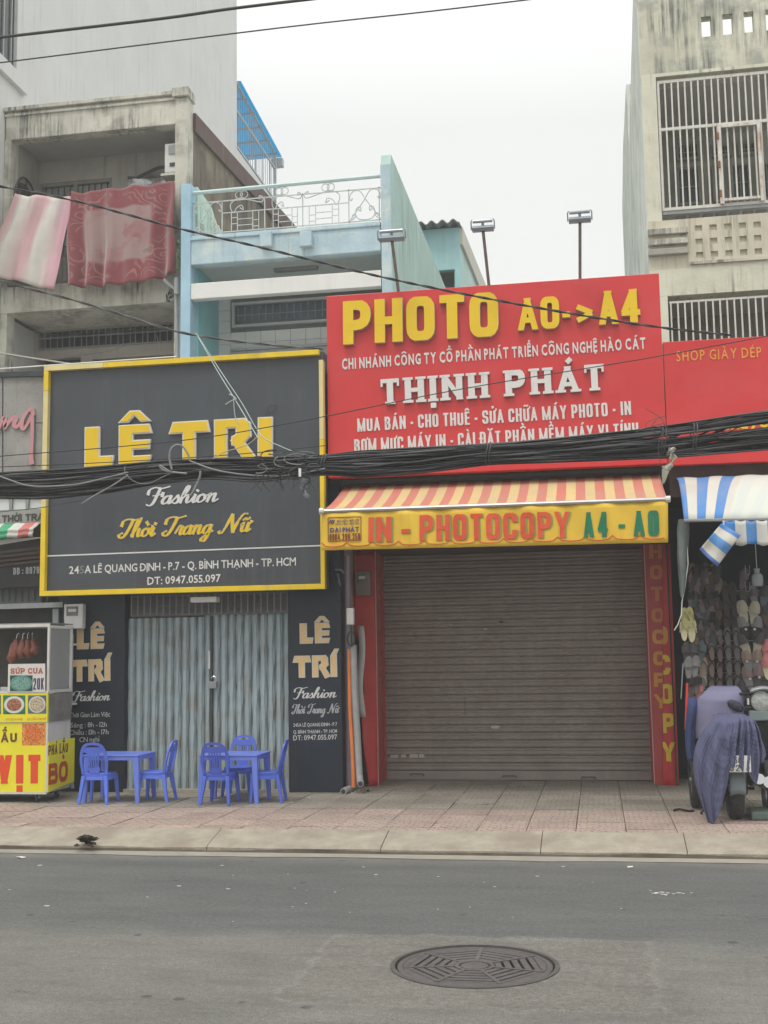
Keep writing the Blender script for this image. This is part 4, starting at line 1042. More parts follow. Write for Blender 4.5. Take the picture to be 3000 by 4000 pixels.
# lower grille
l0 = W(2612, 1178, YC); lx = W(2615, 1200, YC+.05).x
G3 = MB(); G3.bar((lx, yg, zl-.09), (4.4, yg, zl-.09), .03); G3.bar((lx, yg, zl-1.1), (4.4, yg, zl-1.1), .03); g3 = G3.build('grille', WMET, ch)
for k in range(34):
    x = lx+.02+k*.0985; q = MB(); q.bar((x, yg, zl-1.1), (x, yg, zl-.09), .028, .022); q.build('bar', WMET, g3)
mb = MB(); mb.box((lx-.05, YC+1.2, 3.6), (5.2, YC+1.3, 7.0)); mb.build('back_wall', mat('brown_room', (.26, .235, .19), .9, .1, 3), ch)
mb = MB(); mb.box((XC+.2, YC+.3, zl), (5.2, YC+1.2, zl+.1)); mb.build('ceiling', CEIL, ch)
# ================================================================== MATERIALS WITH PRINT
def stripe_mat(name, cols, reps, rough=.6, fade=None, along=0, skew=0, bump=.2):
    """woven stripes laid along the sheet's own coordinates"""
    m, t, b = newmat(name); n = t.nodes.new; l = t.links.new
    tcn = n('ShaderNodeTexCoord'); sp = n('ShaderNodeSeparateXYZ'); l(tcn.outputs['UV'], sp.inputs[0])
    mu = n('ShaderNodeMath'); mu.operation = 'MULTIPLY_ADD'; mu.inputs[1].default_value = reps; mu.inputs[2].default_value = skew; l(sp.outputs[along], mu.inputs[0])
    fr = n('ShaderNodeMath'); fr.operation = 'FRACT'; l(mu.outputs[0], fr.inputs[0])
    cr = n('ShaderNodeValToRGB'); cr.color_ramp.interpolation = 'CONSTANT'
    els = cr.color_ramp.elements; els[0].color = (*cols[0][1], 1); els[0].position = cols[0][0]; els[1].position = cols[1][0]; els[1].color = (*cols[1][1], 1)
    for p, c in cols[2:]:
        e = els.new(p); e.color = (*c, 1)
    l(fr.outputs[0], cr.inputs[0]); out = cr.outputs[0]
    nz = n('ShaderNodeTexNoise'); nz.inputs['Scale'].default_value = 3; nz.inputs['Detail'].default_value = 6; l(n('ShaderNodeNewGeometry').outputs['Position'], nz.inputs[0])
    rr = n('ShaderNodeMapRange'); rr.inputs[1].default_value = .35; rr.inputs[2].default_value = .7; rr.inputs[3].default_value = 0; rr.inputs[4].default_value = .35; l(nz.outputs[0], rr.inputs[0])
    mx = n('ShaderNodeMix'); mx.data_type = 'RGBA'; l(rr.outputs[0], mx.inputs[0]); l(out, mx.inputs[6]); mx.inputs[7].default_value = (.38, .34, .28, 1); out = mx.outputs[2]
    if fade:                                # sun-bleached beyond this share of the width
        r2 = n('ShaderNodeMapRange'); r2.inputs[1].default_value = fade[0]; r2.inputs[2].default_value = fade[0]+.02; r2.inputs[4].default_value = fade[1]; l(sp.outputs[0], r2.inputs[0])
        m2 = n('ShaderNodeMix'); m2.data_type = 'RGBA'; l(r2.outputs[0], m2.inputs[0]); l(out, m2.inputs[6]); m2.inputs[7].default_value = (*fade[2], 1); out = m2.outputs[2]
    l(out, b.inputs['Base Color']); b.inputs['Roughness'].default_value = rough; b.inputs['Specular IOR Level'].default_value = .3
    bp = n('ShaderNodeBump'); bp.inputs['Strength'].default_value = bump; bp.inputs['Distance'].default_value = .02; n2 = n('ShaderNodeTexNoise'); n2.inputs['Scale'].default_value = 7
    l(n.__self__[0].outputs[0] if False else nz.outputs[0], bp.inputs['Height']); l(bp.outputs[0], b.inputs['Normal'])
    return m

# ================================================================== BLACK FASHION SHOP (ground floor of the blue house)
GY = .15
sh = thing('fashion_shop', 'black shopfront with pale folding steel gate, below the black and yellow sign', 'shop', (-4.8, 14, GY))
mb = MB(); a = W(232, 3085, 14.0).x; b_ = W(480, 3102, 14.0).x; mb.box((-6.62, 14.0, 0), (b_, 14.25, 2.75)); lw = mb.build('left_panel', NAVY, sh)
c_ = W(1130, 3095, 14.0).x; mb = MB(); mb.box((c_, 14.0, 0), (-3.02, 14.25, 2.75)); mb.build('right_panel', NAVY, sh)
mb = MB(); mb.box((b_, 14.0, 2.56), (c_, 14.25, 2.75)); mb.box((-6.62, 14.0, 2.76), (-3.02, 14.25, 5.2)); stuff(mb.build('upper_wall', NAVY, sh))
mb = MB(); mb.box((-6.62, 14.25, 5.0), (-3.02, 18.3, 5.15)); mb.build('roof', CEIL, sh)
mb = MB(); mb.box((-3.08, 14.25, 0), (-3.02, 18.3, 5)); mb.build('side_wall', OLDW, sh)
mb = MB(); mb.box((-6.62, 14.25, 0), (-6.56, 18.3, 5)); mb.build('side_wall', OLDW, sh)
mb = MB(); mb.box((-6.56, 14.8, 0), (-3.08, 14.85, 3)); mb.build('shop_dark', DARKROOM, sh)
mb = MB(); mb.box((b_, 14.0, GY-.03), (c_, 14.3, GY+.03)); mb.build('threshold', CONC, sh)
# folding gate of ribbed steel leaves
ns = 21; gz0, gz1 = GY+.03, 2.255; wst = (c_-b_)/ns
gate = bpy.data.objects.new('folding_gate', None); COL.objects.link(gate); gate.parent = sh
for k in range(ns):
    q = MB(); x0 = b_+k*wst; dx = .006
    prof = [(0, .03), (.10, -.012), (.2, .0), (.32, -.022), (.68, -.022), (.8, .0), (.9, -.012), (1, .03)]
    rows = 12; amp = rnd.uniform(.003, .008); ph = rnd.uniform(0, 6)
    for r_ in range(rows+1):
        z = lerp(gz0, gz1-(.0 if k < ns//2 else -.03), r_/rows)
        for i, (u, d) in enumerate(prof): q.v.append((x0+wst*u+amp*math.sin(z*23+ph+i), 14.12+d+.002*math.sin(z*31+k), z))
    n8 = len(prof)
    for r_ in range(rows):
        for i in range(n8-1): q.f.append((r_*n8+i, r_*n8+i+1, (r_+1)*n8+i+1, (r_+1)*n8+i)); q.m.append(0)
    q.build('gate_leaf', GATE, gate, solid=.003)
q = MB(); xm = lerp(b_, c_, .525); q.box((xm-.012, 14.06, gz0), (xm+.012, 14.10, gz1)); q.build('meeting_bar', DMET, gate)
q = MB(); q0 = W(832, 2675, 14.05); q.box((q0.x-.05, 14.02, q0.z-.045), (q0.x+.05, 14.085, q0.z+.04)); q.build('lock_box', GMET, gate, bev=.006)
q = MB(); q0 = W(830, 2655, 14.05); q.tube([(q0.x+.02+.028*math.cos(a_/6*math.pi), 14.03, q0.z+.01+.03*math.sin(a_/6*math.pi)) for a_ in range(7)], .007, 6); q.build('padlock_shackle', CHROME, gate)
q = MB(); q0 = W(818, 2580, 14.08); q.box((q0.x-.012, 14.065, q0.z-.1), (q0.x+.02, 14.08, q0.z+.12)); q.build('paper_strip', WPL, gate)
# transom grille above the gate
q = MB(); tz0, tz1 = 2.29, 2.53; q.bar((b_+.06, 14.05, tz1), (c_, 14.05, tz1), .03); q.bar((b_+.06, 14.05, tz0), (c_, 14.05, tz0), .03); q.bar((b_+.06, 14.05, lerp(tz0, tz1, .35)), (c_, 14.05, lerp(tz0, tz1, .35)), .012); q.bar((b_+.06, 14.05, lerp(tz0, tz1, .6)), (c_, 14.05, lerp(tz0, tz1, .6)), .012)
bk_ = MB(); bk_.box((b_+.05, 14.12, 2.26), (c_, 14.14, 2.56)); bk_.build('transom_back', mat('transom_board', (.16, .15, .14), .8, .3, 6), sh)
tg = q.build('transom', mat('transom_metal', (.13, .135, .13), .6, .2, 6), sh)
for k in range(25): x = lerp(b_+.07, c_-.02, k/24); q = MB(); q.bar((x, 14.04, tz0), (x, 14.04, tz1), .014); q.build('bar', GRL, tg)
# printed side panels
LB = [LN(300, 2534, 405, 2531, 13.998, 92), LN(283, 2660, 432, 2655, 13.998, 80)]
def le_glyphs(word):
    """heavy display letters as convex pieces in cap-height units, with slanted terminals"""
    V = lambda *p: [Vector(q) for q in p]
    D = {'L': (.72, [V((0, 0), (.36, 0), (.36, 1), (0, 1)), V((.3, 0), (.70, 0), (.74, .24), (.3, .24))]),
         'E': (.80, [V((0, 0), (.34, 0), (.34, 1), (0, 1)), V((.3, .80), (.84, .80), (.78, 1), (.3, 1)), V((.3, .40), (.78, .40), (.8, .6), (.3, .6)), V((.3, 0), (.76, 0), (.82, .2), (.3, .2))]),
         'T': (1.0, [V((.34, 0), (.66, 0), (.66, .85), (.34, .85)), V((-.04, .74), (1.06, .74), (1.0, 1), (.06, 1))]),
         'R': (1.02, [V((.02, 0), (.34, 0), (.34, 1), (.02, 1)), V((.3, .80), (.78, .80), (.86, 1), (.3, 1)), V((.62, .52), (1.0, .55), (.98, .9), (.82, 1), (.62, .84)), V((.5, .36), (.72, .3), (1.0, .58), (.74, .66), (.5, .55)),
                 V((.48, .46), (.78, .46), (1.12, .02), (.84, -.06))]),
         'I': (.36, [V((0, 0), (.34, 0), (.34, 1), (0, 1))])}
    out = []; x = 0
    for ch in word:
        b0, mk = marks(ch); wd, ps = D[b0]; ps = [list(p) for p in ps]
        if 'circ' in mk: ps += [V((.0, 1.1), (.22, 1.1), (.4, 1.28), (.4, 1.36), (.28, 1.36)), V((.8, 1.1), (.58, 1.1), (.4, 1.28), (.4, 1.36), (.52, 1.36))]
        if 'acute' in mk: ps.append(V((.06, 1.06), (.32, 1.06), (.46, 1.30), (.26, 1.30)))
        out.append((x, ps)); x += wd+.2
    return out, x-.2
def write_logo(word, ln, parent, m, depth, outline, om, d0=0., skip=()):
    gl, tot = le_glyphs(word); k = ln.len/tot
    for x, ps in gl:
        mb = MB(); ob = MB()
        for i, p in enumerate(ps):
            if (x, i) in skip: continue
            q = [Vector((v.x*k, v.y*ln.H)) for v in p]
            prism(mb, ln, q, x*k, d0, d0+depth+i*.0004, grow=-outline*.25); prism(ob, ln, q, x*k, d0, d0+depth*.82+i*.0004, grow=outline)
        o = mb.build('letter', m, parent); ob.build('letter_border', om, o)
PALEB = mat('pale_letter_border', (.60, .58, .50), .5, .08, 8)
def side_panel(lines, par):
    write_logo('LÊ', LN(*lines[0]), par, CREAM, .004, .010, PALEB)
    write_logo('TRÍ', LN(*lines[1]), par, CREAM, .004, .010, PALEB)
side_panel([(303, 2534, 404, 2531, 13.998, 74), (285, 2661, 430, 2656, 13.998, 80)], sh)
side_panel([(1174, 2512, 1285, 2509, 13.998, 74), (1150, 2645, 1316, 2641, 13.998, 80)], sh)
PW = mat('print_white', (.62, .62, .60), .5, .05, 5); PG = mat('print_grey', (.40, .41, .42), .5, .05, 5)
def FL(txt, x0, y0, x1, y1, Y, cap, par, m=PW, bold=.0, gap=.09, depth=.0015, name='lettering'):
    return write_line(txt, LN(x0, y0, x1, y1, Y, cap), 'font', par, m, one=name, depth=depth, gap=gap, bold=bold)
write_script('Fashion', LN(284, 2739, 428, 2735, 13.998, 15), W(0, 2722, 14).z-W(0, 2737, 14).z+.008, sh, PW, depth=.002, wmax=.36)
FL('Thời Gian Làm Việc', 272, 2803, 430, 2799, 13.998, 19, sh)
FL('Sáng : 8h - 12h', 276, 2842, 417, 2839, 13.998, 19, sh); FL('Chiều : 13h - 17h', 270, 2871, 424, 2868, 13.998, 19, sh); FL('CN nghỉ', 310, 2899, 388, 2897, 13.998, 19, sh)
write_script('Fashion', LN(1148, 2728, 1312, 2724, 13.998, 15), .058, sh, PW, depth=.002, wmax=.36)
write_script('Thời Trang Nữ', LN(1142, 2788, 1322, 2784, 13.998, 15), .05, sh, PG, depth=.002, wmax=.34)
FL('245A LÊ QUANG ĐỊNH - P.7', 1146, 2839, 1317, 2835, 13.998, 13, sh, bold=.01); FL('Q. BÌNH THẠNH - TP. HCM', 1146, 2866, 1317, 2862, 13.998, 13, sh, bold=.01); FL('ĐT: 0947.055.097', 1146, 2892, 1317, 2888, 13.998, 19, sh, bold=.01)
# lamp box over the gate
q = MB(); q0 = W(748, 2333, 13.75); q1 = W(850, 2352, 13.75); q.box((q0.x, 13.7, q1.z), (q1.x, 13.85, q0.z)); o = q.build('ceiling_lamp', WPL, bev=.01); tag(o, 'small unlit white lamp box tucked under the black sign above the folding gate', 'lamp')

# ================================================================== BLACK AND YELLOW SIGN
YS = 13.6
sg = thing('shop_sign', 'large black shop sign in a yellow frame reading LÊ TRÍ Fashion', 'sign', (-4.9, YS, 2.5))
c4 = [W(178, 1435, YS), W(1257, 1368, YS), W(1278, 2300, YS), W(163, 2330, YS)]
xl, xr_, zt_, zb_ = -6.672, -3.108, 5.395, 2.531
mb = MB(); mb.box((xl+.01, YS+.02, zb_+.01), (xr_-.01, YS+.22, zt_-.01)); mb.build('panel', BLK, sg)
fw = .062
def fpiece(a, b, m): q = MB(); q.box(a, b); q.build('frame_strip', m, sg, bev=.003)
xj = W(410, 1420, YS).x
fpiece((xl, YS-.05, zt_-fw), (xj, YS+.05, zt_), YPALE); fpiece((xj+.002, YS-.05, zt_-fw), (xr_-.05, YS+.05, zt_), YFR)
zj1, zj2 = W(175, 1530, YS).z, W(170, 1985, YS).z
fpiece((xl, YS-.05, zj1), (xl+fw, YS+.05, zt_-fw-.001), YFR); fpiece((xl, YS-.05, zj2), (xl+fw, YS+.05, zj1-.002), YPALE); fpiece((xl, YS-.05, zb_+fw), (xl+fw, YS+.05, zj2-.002), YFR)
fpiece((xl, YS-.05, zb_), (xr_, YS+.05, zb_+fw-.001), YFR)
fpiece((xr_-fw*.8, YS-.05, zb_+fw), (xr_, YS+.05, 4.3), YFR); fpiece((xr_-fw*.8, YS-.05, 4.303), (xr_, YS+.05, zt_-.13), YPALE)
write_logo('LÊ', LN(338, 1826, 588, 1813, YS+.02, 152), sg, YEL, .05, .012, WHL)
write_logo('TR', LN(673, 1806, 985, 1790, YS+.02, 152), sg, YEL, .05, .012, WHL)
write_logo('I', LN(1013, 1788, 1067, 1786, YS+.02, 152), sg, YEL, .05, .012, WHL)
write_script('Fashion', LN(575, 1972, 850, 1958, YS+.02, 30), .095, sg, WHL, depth=.012, wmax=.42)
write_script('Thời Trang Nữ', LN(470, 2100, 975, 2075, YS+.02, 30), .098, sg, YEL, depth=.012, wmax=.38, outline=.004, om=WHL)
q = MB(); a = W(186, 2172, YS+.02); b2 = W(1262, 2131, YS+.02); q.bar((xl+fw, YS+.018, a.z), (xr_-fw, YS+.018, b2.z+.0), .006, .016); q.build('dividing_line', WHL, sg)
FL('24', 270, 2242, 309, 2240, YS+.02, 29, sg, bold=.012, m=WHL); FL('5', 311, 2240, 328, 2240, YS+.02, 29, sg, m=mat('faded_letter', (.22, .23, .24), .6), bold=.008)
FL('A LÊ QUANG ĐỊNH - P.7 - Q. BÌNH THẠNH - TP. HCM', 331, 2239, 1156, 2208, YS+.02, 30, sg, m=WHL, bold=.012)
FL('ĐT: 0947.055.097', 576, 2284, 862, 2272, YS+.02, 29, sg, m=WHL, bold=.012)
q = MB(); pts = [W(1040, 1625, YS), W(1052, 1585, YS), W(1084, 1582, YS), W(1066, 1612, YS), W(1040, 1618, YS), W(1044, 1640, YS)]; q.tube([p+Vector((0, -.01, 0)) for p in pts], .004, 4); q.build('broken_accent', DMET, sg)

# ================================================================== RED SIGN
YRD = 13.7
rs = thing('red_sign', 'large red sign lettered PHOTO A0->A4 and THỊNH PHÁT over the closed shutter', 'sign', (-1.1, YRD, 3.9))
mb = MB(); mb.box((-3.09, YRD, 3.86), (.852, YRD+.16, 6.09)); mb.build('panel', RED, rs, bev=.006)
mb = MB(); mb.box((-3.0, YRD+.16, 3.95), (.8, YRD+.3, 6.0)); mb.build('backing', GMET, rs)
BLKY = dict(style='block', parent=rs, m=YEL, depth=.07, edge=EDGE)
write_line('PHOTO', LN(1345, 1352, 1950, 1318, YRD, 170), t=.235, gap=.085, th=.18, **BLKY)
write_line('A0', LN(2025, 1297, 2187, 1287, YRD, 124), t=.21, gap=.085, th=.17, **BLKY)
write_line('-', LN(2199, 1282, 2231, 1280, YRD, 110), t=.20, **BLKY)
write_line('>', LN(2244, 1276, 2326, 1271, YRD, 88), t=.27, **BLKY)
write_line('A4', LN(2340, 1275, 2503, 1264, YRD, 130), t=.22, gap=.065, th=.17, **BLKY)
write_line('CHI NHÁNH CÔNG TY CỔ PHẦN PHÁT TRIỂN CÔNG NGHỆ HÀO CÁT', LN(1337, 1443, 2522, 1361, YRD, 40), 'font', rs, WHL, depth=.012, gap=.13, bold=.028)
write_line('THỊNH PHÁT', LN(1492, 1584, 2362, 1526, YRD, 100), 'block', rs, WHL, t=.25, th=.16, gap=.22, serif=1, depth=.05, edge=EDGE)
write_line('MUA BÁN - CHO THUÊ - SỬA CHỮA MÁY PHOTO - IN', LN(1397, 1687, 2466, 1620, YRD, 52), 'block', rs, WHL, t=.165, th=.135, gap=.105, depth=.012)
write_line('BƠM MỰC MÁY IN - CÀI ĐẶT PHẦN MỀM MÁY VI TÍNH', LN(1385, 1768, 2495, 1704, YRD, 52), 'block', rs, WHL, t=.165, th=.135, gap=.105, depth=.012)
s2 = thing('shoe_shop_sign', 'red sign reading SHOP GIÀY DÉP in thin orange letters beside the photocopy sign', 'sign', (1.9, YRD, 3.8))
zsg = W(2597, 1334, YRD).z
mb = MB(); mb.box((.862, YRD+.02, 3.84), (3.1, YRD+.16, zsg)); mb.build('panel', RED, s2, bev=.006)
ORL = mat('orange_letter', (.75, .34, .05), .5, .05, 5)
write_line('SHOP GIÀY DÉP', LN(2643, 1412, 2974, 1395, YRD+.02, 39), 'font', s2, ORL, depth=.008, gap=.2, bold=.004)
write_line('Chuyên', LN(2806, 1680, 3035, 1664, YRD+.02, 42), 'font', s2, YEL, depth=.008, gap=.09, bold=.035)

# ================================================================== PHOTOCOPY SHOP
ps_ = thing('photocopy_shop', 'closed photocopy shop with red banner pillars and grey rolling shutter', 'shop', (-1.1, 15.5, GY))
mb = MB(); mb.box((-2.98, 14.35, 3.06), (.76, 14.6, 5.6)); mb.build('fascia', BRN, ps_)
mb = MB(); mb.box((-2.98, 14.6, 5.0), (.76, 24, 5.2)); mb.build('roof', CEIL, ps_)
mb = MB(); mb.box((-3.015, 15.02, 0), (-2.90, 24, 5.0)); mb.build('side_wall', mat('dark_red_wall', (.13, .05, .045), .8, .2, 3), ps_)
mb = MB(); mb.box((.70, 15.02, 0), (.86, 24, 5.0)); mb.build('side_wall', mat('dark_red_wall', (.13, .05, .045)), ps_)
mb = MB(); mb.box((-2.90, 14.6, 3.06), (.72, 15.55, 3.12)); mb.build('soffit', BRN, ps_)
xsl, xsr = W(1507, 3035, 15.5).x, W(2552, 3055, 15.5).x
mb = MB(); mb.box((-2.90, 15.02, 0), (xsl-.0, 15.6, 3.06)); mb.build('pier', BANNERD, ps_)
mb = MB(); mb.box((xsr, 15.02, 0), (.70, 15.6, 3.06)); mb.build('pier', BANNERD, ps_)
shut = bpy.data.objects.new('shutter', None); COL.objects.link(shut); shut.parent = ps_; shut.location = Vector((xsl, 15.5, GY+.02))-totloc(ps_)
q = MB(); ph_ = .0965; wsh = xsr-xsl
prof = [(.006, .0), (-.006, .003), (-.022, .012), (-.028, .030), (-.024, .046), (-.010, .054), (-.007, .058), (-.020, .066), (-.024, .078), (-.014, .088), (.004, .0925), (.008, .0965)]
for i, (y, z) in enumerate(prof): q.v += [(0, y, z), (wsh, y, z)]
for i in range(len(prof)-1): q.f.append((2*i, 2*i+1, 2*i+3, 2*i+2)); q.m.append(0)
mesh_slat = q.mesh('slat', SHUT, smooth=True)
for k in range(1, 31):
    o = bpy.data.objects.new('slat', mesh_slat); COL.objects.link(o); o.parent = shut; o.location = (0, rnd.uniform(-.0015, .0015), k*ph_-.0005*k/30); o.rotation_euler = (rnd.uniform(-.02, .02), 0, 0)
q = MB(); q.box((xsl-.1, 15.6, GY), (xsr+.1, 15.64, 5.0)); q.build('inner_wall', DARKROOM, ps_)  # added close behind the slats to block light leaking between them
q = MB(); q.box((xsl, 15.470, GY+.005), (xsr, 15.52, GY+.02+ph_)); q.build('bottom_rail', SHUT, shut, bev=.006)
q = MB(); q.box((xsl-.03, 15.44, GY), (xsl+.02, 15.5, 3.06)); q.build('guide', BANNERD, shut)
q = MB(); q.box((xsr-.02, 15.44, GY), (xsr+.03, 15.5, 3.06)); q.build('guide', BANNERD, shut)
for px, py in ((1630, 3030), (1990, 3037), (2300, 3042)):
    q0 = W(px, py, 15.47); q = MB(); q.tube([(q0.x-.09, 15.465, q0.z), (q0.x-.08, 15.44, q0.z+.025), (q0.x+.08, 15.44, q0.z+.025), (q0.x+.09, 15.465, q0.z)], .006, 5); q.build('handle', DMET, shut)
STK = mat('torn_sticker', (.50, .47, .43), .7, .25, 30)
for px, py, w, h in ((1541, 2954, 32, 12), (1577, 2954, 20, 12), (1617, 2953, 34, 14), (1648, 2953, 22, 14), (1936, 2840, 32, 11), (1896, 2458, 12, 7), (1959, 2430, 16, 5)):
    q0 = W(px-w/2, py-h/2, 15.478); q1 = W(px+w/2, py+h/2, 15.478); q = MB(); q.grid(lambda u, v: Vector((lerp(q0.x, q1.x, u), 15.466-.001*math.sin(9*u), lerp(q0.z, q1.z, v))), 3, 1); q.build('sticker', STK if px != 1959 else DMET, shut)
q = MB(); q0 = W(1816, 2725, 15.47); q1 = W(1816, 2795, 15.47); q.bar((q0.x, 15.477, q0.z), (q1.x, 15.477, q1.z), .006); q.build('scratch_bar', DMET, shut)
# left pillar: front banner sheet peeling away from the wall, and lettered reveal
def left_sheet(u, v):
    zt_, zb_ = 3.06, W(1430, 3065, 15.0).z
    z = lerp(zt_, zb_, v); xr2 = lerp(W(1462, 2150, 14.78).x, W(1476, 3062, 14.78).x, v)
    pl = [(0, 1380), (.30, 1383), (.36, 1386), (.42, 1432), (.5, 1410), (.58, 1424), (.68, 1412), (.8, 1420), (.92, 1436), (1, 1444)]
    for (a, xa), (b, xb) in zip(pl[:-1], pl[1:]):
        if a <= v <= b: px = lerp(xa, xb, (v-a)/(b-a)); break
    x_l = W(px, lerp(2160, 3062, v), 14.78).x
    curl = max(0, v-.32)*(1-u)**2*.10*(1+.4*math.sin(v*17))
    return Vector((lerp(x_l, xr2, u), 14.78-curl, z))
mb = MB(); mb.grid(left_sheet, 8, 30); mb.build('banner_sheet', BANNER, ps_, smooth=True, solid=.003)
mb = MB(); mb.grid(lambda u, v: Vector((W(lerp(1398, 1424, u)+6*math.sin(v*7), 2600, 14.74).x, 14.735-.02*u, lerp(W(1400, 2445, 14.74).z, W(1420, 2800, 14.74).z, v))), 2, 12); mb.build('sheet_back', WPL, ps_, smooth=True, solid=.003)
Xr = W(1474, 2700, 14.78).x; RA = Vector((Xr, 14.79, 0)); RB_ = Vector((xsl-.01, 15.46, 0)); RD = (RB_-RA).normalized(); RN = Vector((RD.y, -RD.x, 0))
mb = MB(); mb.bar((Xr-.002, 14.775, GY), (Xr-.002, 14.775, 3.06), .012); mb.build('banner_edge', mat('pale_edge', (.5, .3, .28), .5), ps_)
mb = MB(); mb.hexa([RA+Vector((0, 0, GY)), RB_+Vector((0, 0, GY)), RB_+Vector((0, 0, 3.06)), RA+Vector((0, 0, 3.06))], [p-RN*.02 for p in (RA+Vector((0, 0, GY)), RB_+Vector((0, 0, GY)), RB_+Vector((0, 0, 3.06)), RA+Vector((0, 0, 3.06)))]); mb.build('reveal_banner', BANNER, ps_)
OLET = mat('orange_print', (.50, .17, .06), .55, .1, 8); YLET = mat('yellow_print', (.66, .48, .03), .5, .08, 8); OY = mat('amber_print', (.58, .27, .04), .5, .1, 8)
for ch_, y in zip('HOTOCOPY', (2226, 2306, 2376, 2458, 2538, 2618, 2698, 2779)):
    z = W(1490, y, 15.1).z; c_m = RA.lerp(RB_, .5)
    a_ = c_m-RD*.19+Vector((0, 0, z))+RN*.001; ln = Line(a_, a_+RD*.38, RN, .17)
    write_line(ch_, ln, 'block', ps_, OLET, t=.26, depth=.002, name='letter')
# right pillar: two overlapping banners
Yp = 15.0
pz1 = 3.06
bxl = lambda y: W(lerp(2514, 2556, (y-2130)/930), y, Yp)
A = [Vector((W(2515, 2130, Yp).x, Yp, pz1)), Vector((W(2592, 2130, Yp).x, Yp, pz1)), W(2612, 3068, Yp), W(2557, 3062, Yp)]
mb = MB(); mb.hexa(A, [p+Vector((0, .02, 0)) for p in A]); bp_ = mb.build('banner', BANNERD, ps_)
mb = MB(); mb.bar(A[0]+Vector((0, -.004, 0)), A[3]+Vector((0, -.004, 0)), .012); mb.build('banner_edge', mat('pale_edge', (.5, .3, .28)), ps_)
_fa, _fb = W(2588, 2150, Yp), W(2590, 3060, Yp); foldx = _fa.x
def fxz(z): return lerp(_fa.x, _fb.x, (_fa.z-z)/(_fa.z-_fb.z))
def cutL(ln, lo):
    def f(pl, x):
        xx = (fxz(ln.o.z+ln.H/2)-ln.o.x)-x
        return clip(pl, 0, xx, lo)
    return f
for i, ch_ in enumerate('HOTOCOPY'):
    y0 = 2182+84*i-(3 if i else 0); x0 = 2536+i*3.1; lnn = LN(x0, y0, x0+50, y0, Yp-.001, 55)
    write_line(ch_, lnn, 'block', ps_, OLET if i < 4 else OY, t=.27, th=.2, depth=.002, cb=cutL(lnn, True), name='letter')
def bul(x, z): return -.05*math.sin(max(0, min(1, (x-fxz(z))/.2))*math.pi*.5)-.012*math.sin(x*55+z*1.3)*max(0, 1-(z-.2)/1.5)
def right_sheet(u, v):
    z = lerp(pz1, W(2625, 3075, Yp).z, v); x1 = lerp(W(2617, 2130, Yp-.05).x, W(2652, 3065, Yp-.05).x, v); fx0 = fxz(z); x = lerp(fx0, x1, u)
    return Vector((x, Yp-.012+bul(x, z), z))
mb = MB(); mb.grid(right_sheet, 8, 24); mb.build('banner', BANNER, ps_, smooth=True, solid=.003)
for ch_, x0, y0, cap in (('O', 2557, 2518, 72), ('C', 2567, 2636, 78), ('O', 2578, 2748, 76), ('P', 2586, 2863, 77), ('Y', 2586, 2973, 75)):
    lnn = LN(x0, y0, x0+52, y0, Yp-.012, cap); lnn.warp = lambda p: Vector((0, bul(p.x, p.z), 0))
    write_line(ch_, lnn, 'block', ps_, YLET if y0 > 2600 else OY, t=.24, th=.19, depth=.004, d0=.006, cb=cutL(lnn, False), name='letter')
mb = MB(); mb.box((.62, 15.03, GY), (.85, 15.3, GY+.13)); mb.build('plinth', DMET, ps_)

# ================================================================== STRIPED AWNINGS
aw = thing('awning', 'red and yellow striped awning with yellow valance reading IN - PHOTOCOPY A4 - A0', 'awning', (-1.1, 13.9, 3.7))
ya0, ya1 = 13.95, 12.85
q = {'bl': Vector((-2.95, ya0, 3.78)), 'br': Vector((.775, ya0, 3.78)), 'fl': W(1257, 1997, ya1), 'fr': W(2609, 1950, ya1)}
def af(u, v):
    p = q['bl'].lerp(q['br'], u).lerp(q['fl'].lerp(q['fr'], u), v); return p+Vector((0, 0, -.035*math.sin(v*math.pi)-.004*math.sin(u*60)*v))
STR = stripe_mat('awning_stripes', [(0, (.60, .20, .15)), (.5, (.68, .52, .24))], 17.5)
mb = MB(); mb.grid(af, 70, 6); mb.build('canvas', STR, aw, smooth=True, solid=.004)
mb = MB(); mb.tube([q['fl']+Vector((-.01, 0, 0)), q['fr']+Vector((.01, 0, 0))], .024, 8); fb = mb.build('front_bar', GMET if 0 else mat('galvanised', (.5, .49, .47), .35, .1, 9, metal=.5), aw, auto=True)
for p in (q['fl'], q['fr']):
    mb = MB(); mb.tube([p+Vector((-.025, 0, 0)), p+Vector((.025, 0, 0))], .036, 10); mb.build('end_cap', WPL, aw, auto=True)
mb = MB(); mb.tube([(-2.98, ya0+.03, 3.84), (.8, ya0+.03, 3.84)], .06, 10); mb.build('roller', DMET, aw, auto=True)
for x in (-2.75, .55):
    mb = MB(); e = q['fl'].lerp(q['fr'], (x+2.95)/3.7); mb.tube([(x, ya0+.05, 3.3), (x, 13.45, 3.25), e+Vector((0, .03, -.03))], .018, 6); mb.build('arm', GMET, aw)
vl = [W(1257, 2006, ya1), W(2609, 1958, ya1), W(2610, 2119, ya1), W(1256, 2150, ya1)]
vz = lambda x, z: -.010*math.sin(x*9+z*4)-.006*math.sin(x*23+z*9)
def vwarp(p): return Vector((0, vz(p.x, p.z), 0))
VY = mat('valance_yellow', (.83, .54, .05), .55, .07, 3, bump=.15, bscale=7, streak=.35, scol=(.45, .26, .06))
mb = MB(); mb.grid(lambda u, v: (lambda p: p+vwarp(p))(P4(vl, u, v)), 90, 8); mb.build('valance', VY, aw, smooth=True, solid=.003)
